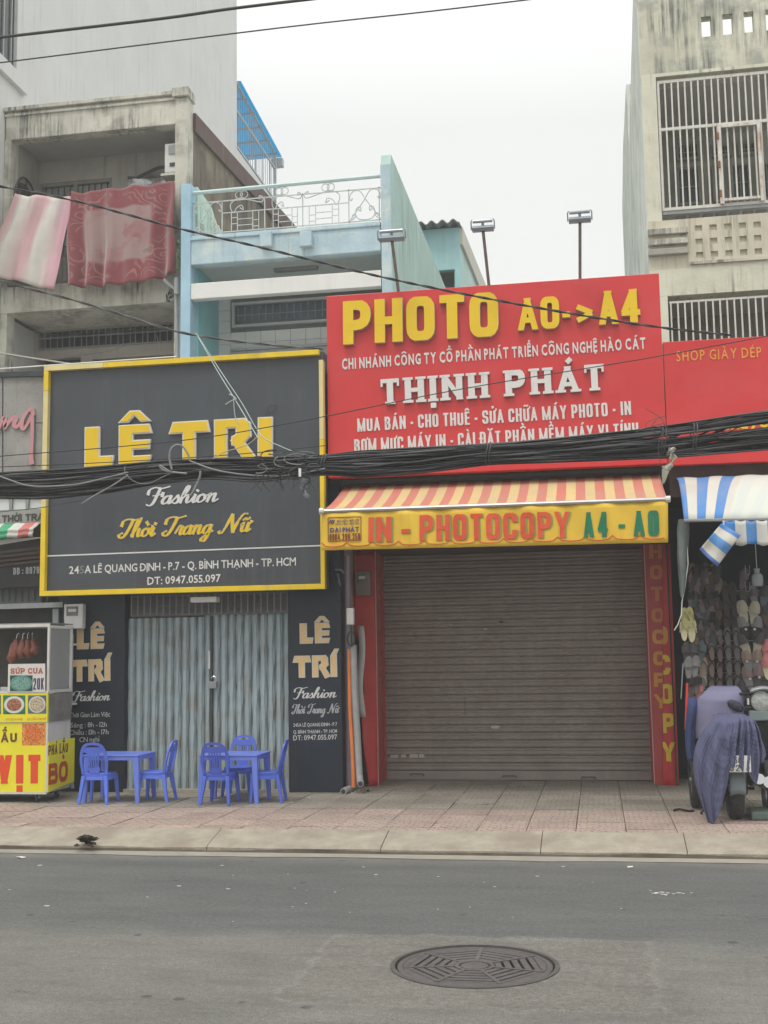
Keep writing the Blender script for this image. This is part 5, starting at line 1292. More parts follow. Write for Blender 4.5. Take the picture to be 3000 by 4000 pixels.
VR = mat('valance_red', (.74, .10, .04), .5, .08, 6); VG = mat('valance_green', (.015, .20, .10), .5, .1, 6); VGR = mat('valance_shadow_green', (.30, .33, .08), .5, .1, 6); VBL = mat('valance_blue', (.06, .05, .20), .5, .1, 6); VRB = mat('valance_brown', (.24, .05, .02), .5, .1, 6)
def VLN(*a):
    l_ = LN(*a); l_.warp = vwarp; return l_
def vline(txt, x0, y0, x1, y1, cap, m, shm, **k):
    if shm: write_line(txt, VLN(x0+7, y0+2, x1+7, y1+2, ya1, cap), 'block', aw, shm, depth=.0015, d0=.0075, name='letter_shadow', **k)
    write_line(txt, VLN(x0, y0, x1, y1, ya1, cap), 'block', aw, m, depth=.004, d0=.0095, **k)
kw = dict(t=.19, th=.14, gap=.125)
vline('IN', 1440, 2118, 1530, 2116, 97, VR, VGR, t=.22, th=.17, gap=.1); vline('-', 1569, 2116, 1600, 2115, 97, VR, VGR, t=.17)
vline('PHOTOCOPY', 1640, 2113, 2226, 2100, 101, VR, VGR, **kw)
vline('A4', 2280, 2100, 2376, 2098, 98, VG, None, **kw); vline('-', 2418, 2097, 2444, 2096, 98, VG, None, t=.15); vline('A0', 2475, 2095, 2575, 2093, 99, VG, None, **kw)
q_ = MB()
for a, b in (((1282, 2023), (1411, 2019)), ((1411, 2019), (1411, 2111)), ((1411, 2111), (1282, 2115)), ((1282, 2115), (1282, 2023))):
    pa, pb = W(*a, ya1), W(*b, ya1); q_.bar(pa+vwarp(pa)+Vector((0, -.010, 0)), pb+vwarp(pb)+Vector((0, -.010, 0)), .004, .007)
stuff(q_.build('stamp_border', VRB, aw))
def sv(txt, x0, y0, x1, y1, cap, m, bold=.03): write_line(txt, VLN(x0, y0, x1, y1, ya1, cap), 'font', aw, m, one='lettering', depth=.002, d0=.010, bold=bold, gap=.1)
sv('MÁI HIÊN - MÁI XẾP', 1318, 2041, 1405, 2038, 9, VBL, .01); sv('BẢNG HIỆU - HỘP ĐÈN', 1312, 2052, 1405, 2049, 8, VBL, .01)
sv('ĐẠI PHÁT', 1290, 2080, 1404, 2077, 17, VBL, .04); write_line('0984.299.258', VLN(1287, 2112, 1408, 2109, ya1, 26), 'block', aw, VRB, one='lettering', t=.14, gap=.12, depth=.002, d0=.010)
q_ = MB(); pa = W(1286, 2046, ya1); 
for k in range(3): q_.bar(W(1287+k*7, 2046, ya1)+Vector((0, -.012, 0)), W(1293+k*7, 2031, ya1)+Vector((0, -.012, 0)), .004, .012)
stuff(q_.build('emblem', VBL, aw))
q_ = MB(); n_ = 13; pts = []
for k in range(n_):
    for t_ in (0, .15, .35, .5, .65, .85):
        s_ = (k+t_)/n_; base = P4(vl, s_, .84); dz = -.028*math.sin(math.pi*t_)**.6+(.02 if t_ == 0 else 0); pts.append(base+vwarp(base)+Vector((0, -.007, dz)))
q_.tube(pts, .005, 4); q_.build('scalloped_line', VR, aw)
# shoe-shop awning
a2 = thing('striped_awning', 'torn blue and white striped awning over the shoe shop', 'awning', (1.9, 13.8, 3.6))
S2 = stripe_mat('blue_white_stripes', [(0, (.60, .59, .53)), (.5, (.07, .23, .55))], 7.2, skew=.72, fade=(.36, .93, (.60, .62, .56)))
f0, f1 = W(2672, 2034, 12.7), W(3150, 2026, 12.7); b0, b1 = Vector((.95, 13.9, 3.72)), Vector((3.1, 13.9, 3.72))
def a2f(u, v):
    p = b0.lerp(b1, u).lerp(f0.lerp(f1, u), v); return p+Vector((0, -.12*math.sin(v*math.pi)*.6, .15*math.sin(v*math.pi)*.8+.006*math.sin(u*37)))
mb = MB(); mb.grid(a2f, 50, 10); mb.build('canvas', S2, a2, smooth=True, solid=.004)
S3 = stripe_mat('blue_white_valance', [(0, (.64, .64, .60)), (.5, (.03, .22, .58))], 3.9, skew=.42, bump=.5)
e0, e1 = W(2822, 2036, 12.69), W(3150, 2034, 12.69)
def v2(u, v):
    p = e0.lerp(e1, u); dz = .235+.02*abs(math.sin(u*9)); 
    if u < .14: dz *= lerp(.25, 1, u/.14)
    return p+Vector((.0, -.01-.02*math.sin(u*26)*v, -dz*v+.006*math.sin(u*50)))
mb = MB(); mb.grid(v2, 40, 6); mb.build('valance', S3, a2, smooth=True, solid=.003)
S4 = stripe_mat('blue_white_flap', [(0, (.035, .2, .6)), (.12, (.6, .58, .52)), (.36, (.03, .24, .62)), (.62, (.60, .58, .52)), (.90, (.04, .14, .45))], 1, along=1, bump=.6)
fl4 = [W(2818, 2044, 12.66), W(2893, 2090, 12.62), W(2802, 2213, 12.6), W(2733, 2145, 12.6)]
def flap(u, v):
    p = P4(fl4, u, v); w = math.sin(v*9+u*2)*.012+math.sin(u*7)*.015; return p+Vector((0, w-.02*math.sin(v*math.pi), -.012*math.sin(u*math.pi)*v))
mb = MB(); mb.grid(flap, 12, 16); mb.build('torn_flap', S4, a2, smooth=True, solid=.003)
mb = MB(); mb.tube([f0, f1], .018, 6); mb.build('front_bar', GMET, a2)
# rolled clear side curtain, rope
CLR = mat('cloudy_plastic', (.14, .16, .155), .4, .35, 6, streak=.6, scol=(.3, .32, .31))
def curt(u, v):
    pl = [(0, 2650, 2690), (.15, 2642, 2692), (.45, 2644, 2684), (.75, 2652, 2682), (.92, 2656, 2674), (1, 2660, 2664)]
    for (a, xa, xb), (b, ya, yb) in zip(pl[:-1], pl[1:]):
        if a <= v <= b: t = (v-a)/(b-a); l_, r_ = lerp(xa, ya, t), lerp(xb, yb, t); break
    a = u*2*math.pi; c = (l_+r_)/2; h = (r_-l_)/2
    p = W(c+h*math.cos(a)*(1+.12*math.sin(3*a+v*5)), lerp(2030, 2335, v), 12.9); p.y += -.06*math.sin(a); return p
mb = MB(); mb.grid(curt, 20, 16); o = mb.build('rolled_curtain', CLR, smooth=True); tag(o, 'rolled cloudy plastic curtain hanging at the left end of the blue striped awning', 'curtain')
mb = MB(); mb.tube([W(x, y, 12.88) for x, y in ((2682, 2090), (2688, 2200), (2676, 2290), (2664, 2350), (2662, 2400), (2648, 2440), (2634, 2462))], .006, 5); o = mb.build('rope', WPL); tag(o, 'thin pale rope dangling beside the rolled plastic curtain', 'rope')
# ================================================================== SHOP AT THE FAR LEFT (mostly out of frame)
ls = thing('left_shop', 'dark shop at the left edge with cracked grey fascia behind the food cart', 'shop', (-8, 14.2, GY))
mb = MB(); mb.box((-10.1, 14.4, 0), (-6.72, 14.6, 5.3)); mb.build('wall', mat('dark_shop_wall', (.045, .045, .045), .8, .3, 2), ls)
mb = MB(); mb.box((-6.72, 14.3, 0), (-6.63, 19, 5.2)); mb.build('side_wall', OLDW, ls)
mb = MB(); mb.box((-10.1, 14.6, 5.0), (-6.72, 18.9, 5.2)); mb.build('roof', CEIL, ls)
mb = MB(); mb.slab([(-80, 2300), (165, 2292), (165, 2356), (-80, 2362)], 14.0, .2); lg = mb.build('lintel', mat('lintel_grey', (.10, .10, .095), .8, .2, 3), ls)
for k in range(8): p = W(10+k*25, 2302, 13.98); q = MB(); q.bar(p, p+Vector((0, 0, -.15)), .012); q.build('bar', DMET, lg)
mb = MB(); mb.slab([(-80, 2362), (245, 2352), (245, 2372), (-80, 2382)], 13.9, .3); mb.build('ledge', GMET, ls)
mb = MB(); mb.slab([(-80, 2385), (240, 2375), (240, 3120), (-80, 3150)], 14.05, .1); mb.build('door_dark', DARKROOM, ls)
q = MB(); q.slab([(205, 2378), (228, 2378), (228, 2440), (205, 2440)], 13.95, .05); q.build('switch_box', GMET, ls)
DS = mat('dark_board', (.03, .028, .028), .6, .3, 4)
o = thing('phone_board', 'dark board with faint phone digits at the left edge beside the black sign', 'sign', (-7, 13.9, 2.8))
mb = MB(); mb.slab([(-80, 2185), (163, 2165), (163, 2290), (-80, 2300)], 13.9, .06); mb.build('board', DS, o)
write_line('DD : 09792', LN(52, 2245, 168, 2239, 13.898, 27), 'block', o, PG, t=.17, gap=.14, depth=.002, one='lettering')
BRW = mat('brown_lath', (.10, .07, .065), .7, .2, 5)
mb = MB()
for k in range(4): y = 2140+k*17; mb.slab([(-80, y+22), (166, y-6), (166, y+4), (-80, y+32)], 13.78+k*.03, .03)
stuff(mb.build('lath_strips', BRW, ls))
mb = MB(); mb.slab([(-80, 2150), (166, 2108), (166, 2190), (-80, 2230)], 13.95, .03); mb.build('backing_board', DS, ls)
aw3 = thing('rolled_awning', 'rolled up awning with red, white and green stripes at the left edge', 'awning', (-7, 13.8, 3.2))
S5 = stripe_mat('italian_stripes', [(0, (.60, .60, .56)), (.25, (.60, .12, .12)), (.5, (.60, .60, .56)), (.75, (.01, .34, .15))], 1.7, skew=-.1, bump=.6)
tl3, tr3, br3, bl3 = W(-120, 2052, 13.75), W(163, 2040, 13.75), W(163, 2092, 13.6), W(-120, 2118, 13.6)
def ra(u, v): p = P4((tl3, tr3, br3, bl3), u-v*.12, v); return p+Vector((0, -.09*math.sin(v*math.pi)-.012*math.sin(v*16), .006*math.sin(u*30)))
mb = MB(); mb.grid(ra, 30, 14); mb.build('canvas', S5, aw3, smooth=True, solid=.004)
mb = MB(); mb.slab([(-80, 2112), (150, 2098), (165, 2100), (-80, 2140)], 13.7, .03); mb.build('front_bar', WPL, aw3)
o = thing('clothes_sign', 'grey board lettered THỜI TRA at the left edge above the rolled awning', 'sign', (-7, 13.8, 3.4))
GRYB = mat('grey_board', (.33, .335, .31), .6, .1, 3)
mb = MB(); mb.slab([(-80, 2006), (163, 1988), (163, 2044), (-80, 2058)], 13.85, .05); mb.build('board', GRYB, o)
write_line('THỜI TRA', LN(8, 2040, 170, 2031, 13.848, 27), 'block', o, mat('charcoal_letter', (.07, .065, .06), .6), t=.2, gap=.13, depth=.006, name='letter')
PANE = mat('pale_pane', (.66, .68, .66), .3, .05, 3)
wn = thing('shop_window', 'row of pale glazed panes under the cables at the left edge', 'window', (-7, 13.9, 3.6))
mb = MB(); mb.slab([(-80, 1925), (165, 1925), (165, 1945), (-80, 1945)], 13.9, .05); mb.slab([(-80, 1996), (165, 1986), (165, 1996), (-80, 2006)], 13.9, .05)
for x in (38, 102): mb.slab([(x, 1945), (x+10, 1945), (x+8, 1992), (x-2, 1993)], 13.9, .05)
mb.build('window_frame', GMET, wn)
for a, b2 in ((-60, 36), (49, 100), (113, 165)):
    mb = MB(); mb.slab([(a, 1944), (b2, 1944), (b2, 1992), (a, 1996)], 13.93, .01); mb.build('pane', PANE, wn)
ngs = thing('cracked_sign', 'cracked grey fascia with pink brush letters ending in ng at the left edge', 'sign', (-7.2, 13.9, 4.3))
CRK = mat('cracked_cladding', (.30, .29, .27), .55, .2, 1.2, streak=.5, scol=(.15, .15, .14), blotch=.5, bcol=(.42, .41, .38))
_t = CRK.node_tree; _n = _t.nodes.new; vo = _n('ShaderNodeTexVoronoi'); vo.feature = 'DISTANCE_TO_EDGE'; vo.inputs['Scale'].default_value = 4.5; _g = _n('ShaderNodeNewGeometry')
_nz = _n('ShaderNodeTexNoise'); _nz.inputs['Scale'].default_value = 5; _t.links.new(_g.outputs['Position'], _nz.inputs[0]); _va = _n('ShaderNodeVectorMath'); _va.operation = 'ADD'; _t.links.new(_g.outputs['Position'], _va.inputs[0]); _t.links.new(_nz.outputs[1], _va.inputs[1]); _t.links.new(_va.outputs[0], vo.inputs[0])
_mr = _n('ShaderNodeMapRange'); _mr.inputs[1].default_value = 0; _mr.inputs[2].default_value = .018; _mr.inputs[3].default_value = .55; _mr.inputs[4].default_value = 0; _t.links.new(vo.outputs[0], _mr.inputs[0])
_b = _t.nodes['Principled BSDF']; _o = _b.inputs['Base Color'].links[0].from_socket; _mx = _n('ShaderNodeMix'); _mx.data_type = 'RGBA'; _t.links.new(_mr.outputs[0], _mx.inputs[0]); _t.links.new(_o, _mx.inputs[6]); _mx.inputs[7].default_value = (.06, .055, .05, 1); _t.links.new(_mx.outputs[2], _b.inputs['Base Color'])
for q_ in ([(-90, 1476), (8, 1470), (8, 1652), (-90, 1656)], [(13, 1470), (178, 1462), (175, 1650), (13, 1652)], [(-90, 1660), (8, 1656), (8, 1900), (-90, 1905)], [(13, 1656), (174, 1653), (172, 1900), (13, 1900)]):
    mb = MB(); mb.slab(q_, 13.9, .04); mb.build('panel', CRK, ngs)
mb = MB(); mb.slab([(-90, 1456), (176, 1448), (176, 1468), (-90, 1474)], 13.86, .2); mb.build('top_edge', DMET, ngs)
mb = MB(); mb.slab([(-90, 1465), (180, 1460), (180, 1905), (-90, 1905)], 13.95, .1); mb.build('backing', DMET, ngs)
PNK = mat('pink_letter', (.60, .27, .30), .5, .06, 6)
def brush(name, pts, ws, par, m, Y):
    mb = MB(); ln = Line(W(0, 1700, Y), W(100, 1700, Y), (0, -1, 0), 1); ln.u = Vector((1, 0, 0)); ln.v = Vector((0, 0, 1)); ln.n = Vector((0, -1, 0))
    o0 = ln.o
    P2 = []; 
    pc = catmull([(W(x, y, Y).x-o0.x, W(x, y, Y).z-o0.z) for x, y in pts], 5); wc = []
    for i in range(len(pc)): s_ = i/(len(pc)-1)*(len(ws)-1); k = min(int(s_), len(ws)-2); wc.append(lerp(ws[k], ws[k+1], s_-k))
    for pl in strip(pc, 1, ws=wc, ext=.01): prism(mb, ln, pl, 0, 0, .03)
    return mb.build(name, [m, EDGE], par)
brush('letter', [(-30, 1672), (-5, 1680), (10, 1650), (20, 1632), (24, 1650), (22, 1672), (38, 1650), (58, 1632), (66, 1638), (58, 1660), (70, 1668), (92, 1640)], [.03, .04, .04, .05, .045, .05, .05, .06, .05, .03], ngs, PNK, 13.9)
brush('letter', [(133, 1622), (128, 1602), (112, 1608), (92, 1640), (88, 1668), (98, 1676), (115, 1650), (124, 1625)], [.05, .055, .04, .05, .055, .04, .035, .03], ngs, PNK, 13.895)
brush('letter', [(128, 1628), (130, 1680), (128, 1750), (125, 1790), (128, 1812)], [.055, .045, .04, .06, .07], ngs, PNK, 13.885)

# ================================================================== SHOE SHOP INTERIOR
so_ = thing('shoe_shop', 'dark open-fronted shoe shop at the right edge with racks of slippers inside', 'shop', (2, 14.5, GY))
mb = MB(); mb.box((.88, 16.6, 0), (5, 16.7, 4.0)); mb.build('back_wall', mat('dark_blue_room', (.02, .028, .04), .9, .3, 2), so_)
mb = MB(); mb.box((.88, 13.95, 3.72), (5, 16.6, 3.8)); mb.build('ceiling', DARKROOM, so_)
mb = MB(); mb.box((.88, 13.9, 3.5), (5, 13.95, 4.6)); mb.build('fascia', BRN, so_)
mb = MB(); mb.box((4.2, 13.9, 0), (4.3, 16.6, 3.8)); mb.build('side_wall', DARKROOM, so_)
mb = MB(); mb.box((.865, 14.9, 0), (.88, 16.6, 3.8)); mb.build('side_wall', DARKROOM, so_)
mb = MB(); mb.slab([(2745, 2290), (2965, 2285), (2965, 2900), (2745, 2900)], 15.05, .03); mb.build('display_board', mat('rack_board', (.03, .028, .03), .9, .3, 4), so_)
mb = MB()
for y in (2330, 2395, 2460, 2525, 2590, 2650, 2710): mb.bar(W(2690, y-20, 15.0), W(3040, y-24, 15.0), .008)
stuff(mb.build('rack_wires', GMET, so_))
def sole_outline(n=18, w=.052, l=.125):
    out = []
    for k in range(n):
        a = 2*math.pi*k/n; x = math.cos(a); z = math.sin(a); ww = w*(1 if z > 0 else .78)*(1-.12*math.exp(-((z+.1)/.35)**2)); out.append((x*ww, z*l))
    return out
SH_MESH = {}
def sandal_mesh(kind):
    if kind in SH_MESH: return SH_MESH[kind]
    mb = MB(); ol = sole_outline(w=.05 if kind != 'clog' else .058); mb.hexa([Vector((x, -.012, z)) for x, z in ol], [Vector((x, .012, z)) for x, z in ol]); sole = mb.mesh('sole', WPL)
    ins = MB(); ins.hexa([Vector((x*.82, -.015, z*.88)) for x, z in ol], [Vector((x*.82, -.012, z*.88)) for x, z in ol]); inso = ins.mesh('insole', WPL)
    st = MB()
    if kind == 'thong':
        for s in (-1, 1): st.tube([Vector(p) for p in ((0, -.012, .075), (s*.018, -.035, .055), (s*.04, -.036, .01), (s*.047, -.005, -.03))], .006, 5)
    elif kind == 'band':
        st.grid(lambda u, v: Vector((lerp(-.052, .052, u), -.012-.034*math.sin(u*math.pi), lerp(.075, .0, v))), 8, 2)
    else:
        st.grid(lambda u, v: Vector((lerp(-.056, .056, u)*math.sqrt(max(0, 1-(1-v)**3*.8)), -.012-.052*math.sin(u*math.pi)*math.sqrt(v*(1.35-v)+.02), lerp(.124, -.0, v))), 8, 6)
    strap = st.mesh('strap', WPL, smooth=True)
    SH_MESH[kind] = (sole, inso, strap); return SH_MESH[kind]
def colour(name, c, r=.6): return mat(name, c, r, .12, 20)
SC_ = {'tan': colour('tan_sole', (.26, .19, .15)), 'brown': colour('brown_sole', (.12, .08, .065)), 'dark': colour('dark_sole', (.065, .058, .062)), 'grey': colour('grey_sole', (.20, .19, .19)),
       'beige': colour('beige_sole', (.38, .35, .27)), 'yellow': colour('cream_yellow_sole', (.72, .66, .42)), 'lime': colour('olive_yellow_sole', (.42, .40, .17)), 'black': colour('black_strap', (.012, .012, .014)),
       'purple': colour('dull_purple_sole', (.12, .085, .12)), 'pink': colour('pink_sole', (.62, .22, .22)), 'white': colour('white_strap', (.6, .58, .55)), 'teal': colour('slate_sole', (.09, .115, .125)), 'rose': colour('dusty_rose_sole', (.22, .15, .15))}
_proto = {}
def sandal(px, py, Y, kind, sc, stc, label, tilt=0, size=1, yaw=0, group=None, inner=None):
    key = (kind, sc, stc, inner)
    me = sandal_mesh(kind); p = W(px, py, Y)
    t = thing('sandal' if kind != 'shoe' else 'shoe', label, 'sandal' if kind != 'shoe' else 'shoe', p, group)
    t.rotation_euler = (R_(-6+rnd.uniform(-5, 5)), R_(tilt), R_(yaw)); t.scale = (size, size, size)
    for nm, m_, me_ in (('sole', SC_[sc], me[0]), ('insole', SC_[inner or sc], me[1]), ('strap', SC_[stc], me[2])):
        o = bpy.data.objects.new(nm, me_); COL.objects.link(o); o.parent = t
        if not me_.materials: me_.materials.append(m_)
        o.material_slots[0].link = 'OBJECT'; o.material_slots[0].material = m_
    return t
gA = 'slippers hung in columns on the dark rack'
rows = [(2780, 2546, 'tan'), (2812, 2552, 'rose'), (2780, 2612, 'tan'), (2812, 2618, 'rose'), (2780, 2672, 'rose'), (2812, 2676, 'rose')]
for i, (px, py, c) in enumerate(rows): sandal(px, py, 14.9, 'thong', 'black', 'black', ('left', 'right')[i % 2]+' pinkish brown slipper of the '+('upper', 'middle', 'lowest')[i//2]+' pair just above the lavender cloth', inner=c, group='pinkish brown slippers on the dark rack', size=1.0)
for i, (px, py) in enumerate(((2842, 2488), (2876, 2488), (2845, 2544), (2879, 2545), (2848, 2604), (2881, 2604), (2850, 2662), (2882, 2662))):
    sandal(px, py, 14.88, 'thong', 'brown', 'black', ('left', 'right')[i % 2]+' black-strapped grey slipper in the '+('top', 'second', 'third', 'lowest')[i//2]+' pair of the column beside the clogs', inner='grey', group='black-rimmed grey slippers on the rack', size=1.02)
for i, (px, py) in enumerate(((2832, 2312), (2862, 2314), (2838, 2372), (2868, 2374), (2838, 2430), (2868, 2430))):
    sandal(px, py, 15.0, 'thong', 'brown' if px < 2850 else 'dark', 'purple', ('left', 'right')[i % 2]+' dim slipper of the '+('top', 'middle', 'lowest')[i//2]+' pair above the grey slipper column', group='dim slippers high on the rack', size=1.05)
cells = []
for r_ in range(9):
    for c in range(7):
        px = 2700+c*20+(8 if r_ % 2 else 0)+rnd.uniform(-4, 4); py = 2238+r_*50+rnd.uniform(-8, 8)
        if px > 2812 or (px > 2768 and py > 2520) or (px < 2735 and py > 2500): continue
        cells.append((px, py, r_, c))
cols_ = ('rose', 'dark', 'brown', 'teal', 'tan', 'dark', 'grey', 'purple')
for px, py, r_, c in cells:
    sandal(px, py, 15.0-.02*c, ('thong', 'band', 'clog')[(r_+c) % 3], cols_[(r_*3+c*5) % 8], ('black', 'brown', 'dark', 'grey')[(r_+2*c) % 4], 'barely lit sandal hanging deep in the shoe shop', group='barely lit sandals deep in the shop', size=rnd.uniform(.85, 1.12), tilt=rnd.uniform(-14, 14), yaw=rnd.uniform(-25, 25))
for i, (px, py) in enumerate(((2905, 2262), (2985, 2330), (2905, 2325), (2945, 2330), (2990, 2400), (2992, 2470), (2898, 2700), (2930, 2705), (2700, 2745), (2735, 2740), (2985, 2660))):
    sandal(px, py, 14.6, ('band', 'clog', 'thong')[i % 3], ('purple', 'teal', 'dark', 'grey', 'brown')[i % 5], ('purple', 'dark', 'brown')[i % 3], 'dim shoe hanging round the lit clogs at the right edge', group='dim shoes round the lit clogs', size=1.1, tilt=rnd.uniform(-15, 15), yaw=rnd.uniform(-20, 20))
# right-hand hangers
for px, py, k, c, s_, lab, ti in (
    (2903, 2392, 'clog', 'beige', 'beige', 'left beige clog of the topmost lit pair by the right edge', -8), (2946, 2396, 'clog', 'beige', 'beige', 'right beige clog of the topmost lit pair by the right edge', 8),
    (2906, 2450, 'clog', 'black', 'grey', 'left black clog with pale patch under the beige pair', -10), (2954, 2452, 'clog', 'black', 'grey', 'right black clog with pale patch under the beige pair', 10),
    (2908, 2516, 'clog', 'beige', 'dark', 'left sporty grey clog with black window, toe turned out', -18), (2962, 2514, 'clog', 'beige', 'dark', 'right sporty grey clog with black window, toe turned out', 16),
    (2920, 2580, 'clog', 'grey', 'tan', 'left taupe clog with white motif under the sporty pair', -6), (2956, 2582, 'clog', 'grey', 'tan', 'right taupe clog with white motif under the sporty pair', 6),
    (2922, 2648, 'clog', 'grey', 'rose', 'left brown clog with white flower by the headlamp', -8), (2960, 2642, 'clog', 'dark', 'rose', 'right brown clog with white flower by the headlamp', 8),
    (2998, 2545, 'clog', 'pink', 'pink', 'pink holed clog cut by the right edge of the photo', 4), (2996, 2608, 'clog', 'yellow', 'pink', 'cream and pink clog at the right edge, under the pink one', -4)):
    sandal(px, py, 14.2, k, c, s_, lab, tilt=ti, size=1.12)
MOT = colour('white_motif', (.6, .56, .5))
for (px, py), lb in zip(((2918, 2584), (2958, 2584), (2930, 2652), (2966, 2646), (2914, 2458), (2948, 2458)), ('left taupe clog', 'right taupe clog', 'left brown clog by the headlamp', 'right brown clog by the headlamp', 'left black clog', 'right black clog')):
    q = MB(); p = W(px, py, 14.12); q.lathe([(.016, 0), (.012, -.006)], (p.x, p.y, p.z), 6, 'Y'); o = q.build('shoe_charm', MOT); tag(o, 'small white charm on the front of the '+lb, 'charm', 'white charms on the clogs')
# stack of pairs on the left rail
for px, py, c, s_, k, ti, lab, sz, Y in (
    (2672, 2460, 'yellow', 'yellow', 'thong', 0, 'left cream yellow flip-flop hanging by the banner', 1, 13.5), (2702, 2460, 'yellow', 'yellow', 'thong', 2, 'right cream yellow flip-flop with its strap showing', 1.12, 13.5),
    (2676, 2415, 'lime', 'lime', 'thong', -2, 'left olive yellow sole above the cream pair', .95, 13.42), (2694, 2412, 'lime', 'lime', 'thong', 2, 'right olive yellow sole above the cream pair', .95, 13.43),
    (2682, 2550, 'dark', 'dark', 'band', 0, 'left black slipper directly under the cream pair', 1.0, 13.5), (2708, 2552, 'dark', 'dark', 'band', 0, 'right black slipper directly under the cream pair', 1.0, 13.5), (2740, 2545, 'teal', 'teal', 'band', 5, 'slate slipper behind the black pair on the left rail', 1.0, 13.62),
    (2690, 2608, 'grey', 'grey', 'band', 4, 'left grey slipper under the black pair', 1.0, 13.45), (2716, 2604, 'grey', 'grey', 'band', 8, 'right grey slipper under the black pair', 1.0, 13.46), (2746, 2612, 'tan', 'brown', 'thong', 4, 'brown sole standing out behind the grey pair', 1.1, 13.6),
    (2700, 2678, 'dark', 'black', 'band', 0, 'left black slipper lowest on the rail, above the blue cloth', 1.0, 13.45), (2722, 2672, 'brown', 'black', 'band', 6, 'right dark brown slipper lowest on the rail, above the blue cloth', 1.0, 13.46), (2744, 2668, 'grey', 'beige', 'thong', 10, 'grey thong sandal with beige strap low on the rail', .95, 13.58),
    (2728, 2700, 'pink', 'pink', 'band', 14, 'pink slipper tip peeping out above the blue cloth', .8, 13.5)):
    sandal(px, py, Y, k, c, s_, lab, tilt=ti, size=sz)
mb = MB(); p0, p1 = W(2668, 2590, 13.4), W(2660, 2730, 13.4); mb.bar(p0, p1, .012); o = mb.build('rail_post', GMET); tag(o, 'thin grey rail post at the edge of the hanging slippers', 'post')
mb = MB(); mb.bar(W(2684, 2668, 13.35), W(2678, 2850, 13.35), .022); o = mb.build('red_pole', mat('neon_red', (.75, .06, .04), .4)); tag(o, 'bright red upright strip beside the parked motorbike cover', 'pole')
# jug lamp
jl = thing('hanging_jug', 'translucent white plastic jug hanging inside the shoe shop', 'jug', W(2960, 2260, 14.0))
mb = MB(); p = W(2960, 2290, 14.0); mb.lathe([(.05, 0), (.062, .02), (.064, .09), (.06, .12), (.045, .14), (.03, .15), (.028, .18), (.034, .185), (.034, .2)], p, 16); mb.build('body', mat('milky_plastic', (.30, .35, .36), .35, .1, 10), jl, auto=True)
mb = MB(); mb.tube([p+Vector((0, 0, .2)), p+Vector((0, .02, .6)), p+Vector((0, .02, 1.0))], .004, 4); mb.build('cord', WPL, jl)
for a_ in (0, 1): 
    q = MB(); c0 = W(2920, 2228+66*a_, 14.3); q.tube([c0+Vector((-.025, 0, .06)), c0+Vector((-.022, 0, -.04)), c0+Vector((0, 0, -.055)), c0+Vector((.022, 0, -.04)), c0+Vector((.025, 0, .06))], .004, 5); o = q.build('hook', GMET); tag(o, ('upper' if a_ == 0 else 'lower')+' bent wire hook hanging beside the white jug', 'hook')

# ================================================================== LAMPS OVER THE RED SIGN
def floodlight(label, hx0, hx1, hy0, hy1, bx, by, Yh, hood):
    zt = 6.09; base = W(bx, by, 13.8); base.z = max(base.z-.06, 6.0); hc = W((hx0+hx1)/2, (hy0+hy1)/2, Yh); w = (W(hx1, hy1, Yh)-W(hx0, hy1, Yh)).length/2
    t = thing('floodlight', label, 'lamp', base, 'floodlights on posts over the red sign'); x, y, z = hc
    q = MB(); q.tube([Vector(base), Vector((x, y, z-.04))], .02, 6); q.build('post', mat('post_metal', (.21, .20, .19), .6, .2, 12), t)
    q = MB(); prof = [(-.05, -.055), (.03, -.045), (.055, -.015), (.04, .01), (-.05, .01), (-.07, -.02)]
    q.hexa([Vector((x-w*.92, y+a_, z+b_+.01)) for a_, b_ in prof], [Vector((x+w*.92, y+a_, z+b_+.01)) for a_, b_ in prof]); q.build('housing', mat('lamp_housing', (.24, .27, .31), .4, .1, 10, metal=.3), t, bev=.006)
    q = MB(); q.tube([(x-w*.85, y-.05, z+.07), (x+w*.85, y-.05, z+.07)], .021, 8); q.build('tube_cover', mat('lamp_glass', (.34, .38, .42), .15, .1, 10), t, auto=True)
    q = MB()
    for s in (-1, 1): q.tube([(x+s*w*.9, y-.05, z+.09), (x+s*w, y-.05, z+.07), (x+s*w*1.0, y-.02, z-.02)], .008, 5)
    stuff(q.build('side_bracket', GMET, t))
    q = MB(); q.bar((x, y-.01, z-.03), (x, y-.04, z+.08), .03); q.build('neck', GMET, t)
floodlight('left floodlight leaning on its post in front of the blue wall end', 1478, 1585, 912, 950, 1560, 1150, 13.25, 0)
floodlight('middle floodlight on a slightly leaning post against the sky', 1842, 1932, 875, 910, 1912, 1120, 13.25, 0)
floodlight('right floodlight on an upright post nearest the cream house', 2218, 2312, 843, 873, 2265, 1090, 13.25, 0)

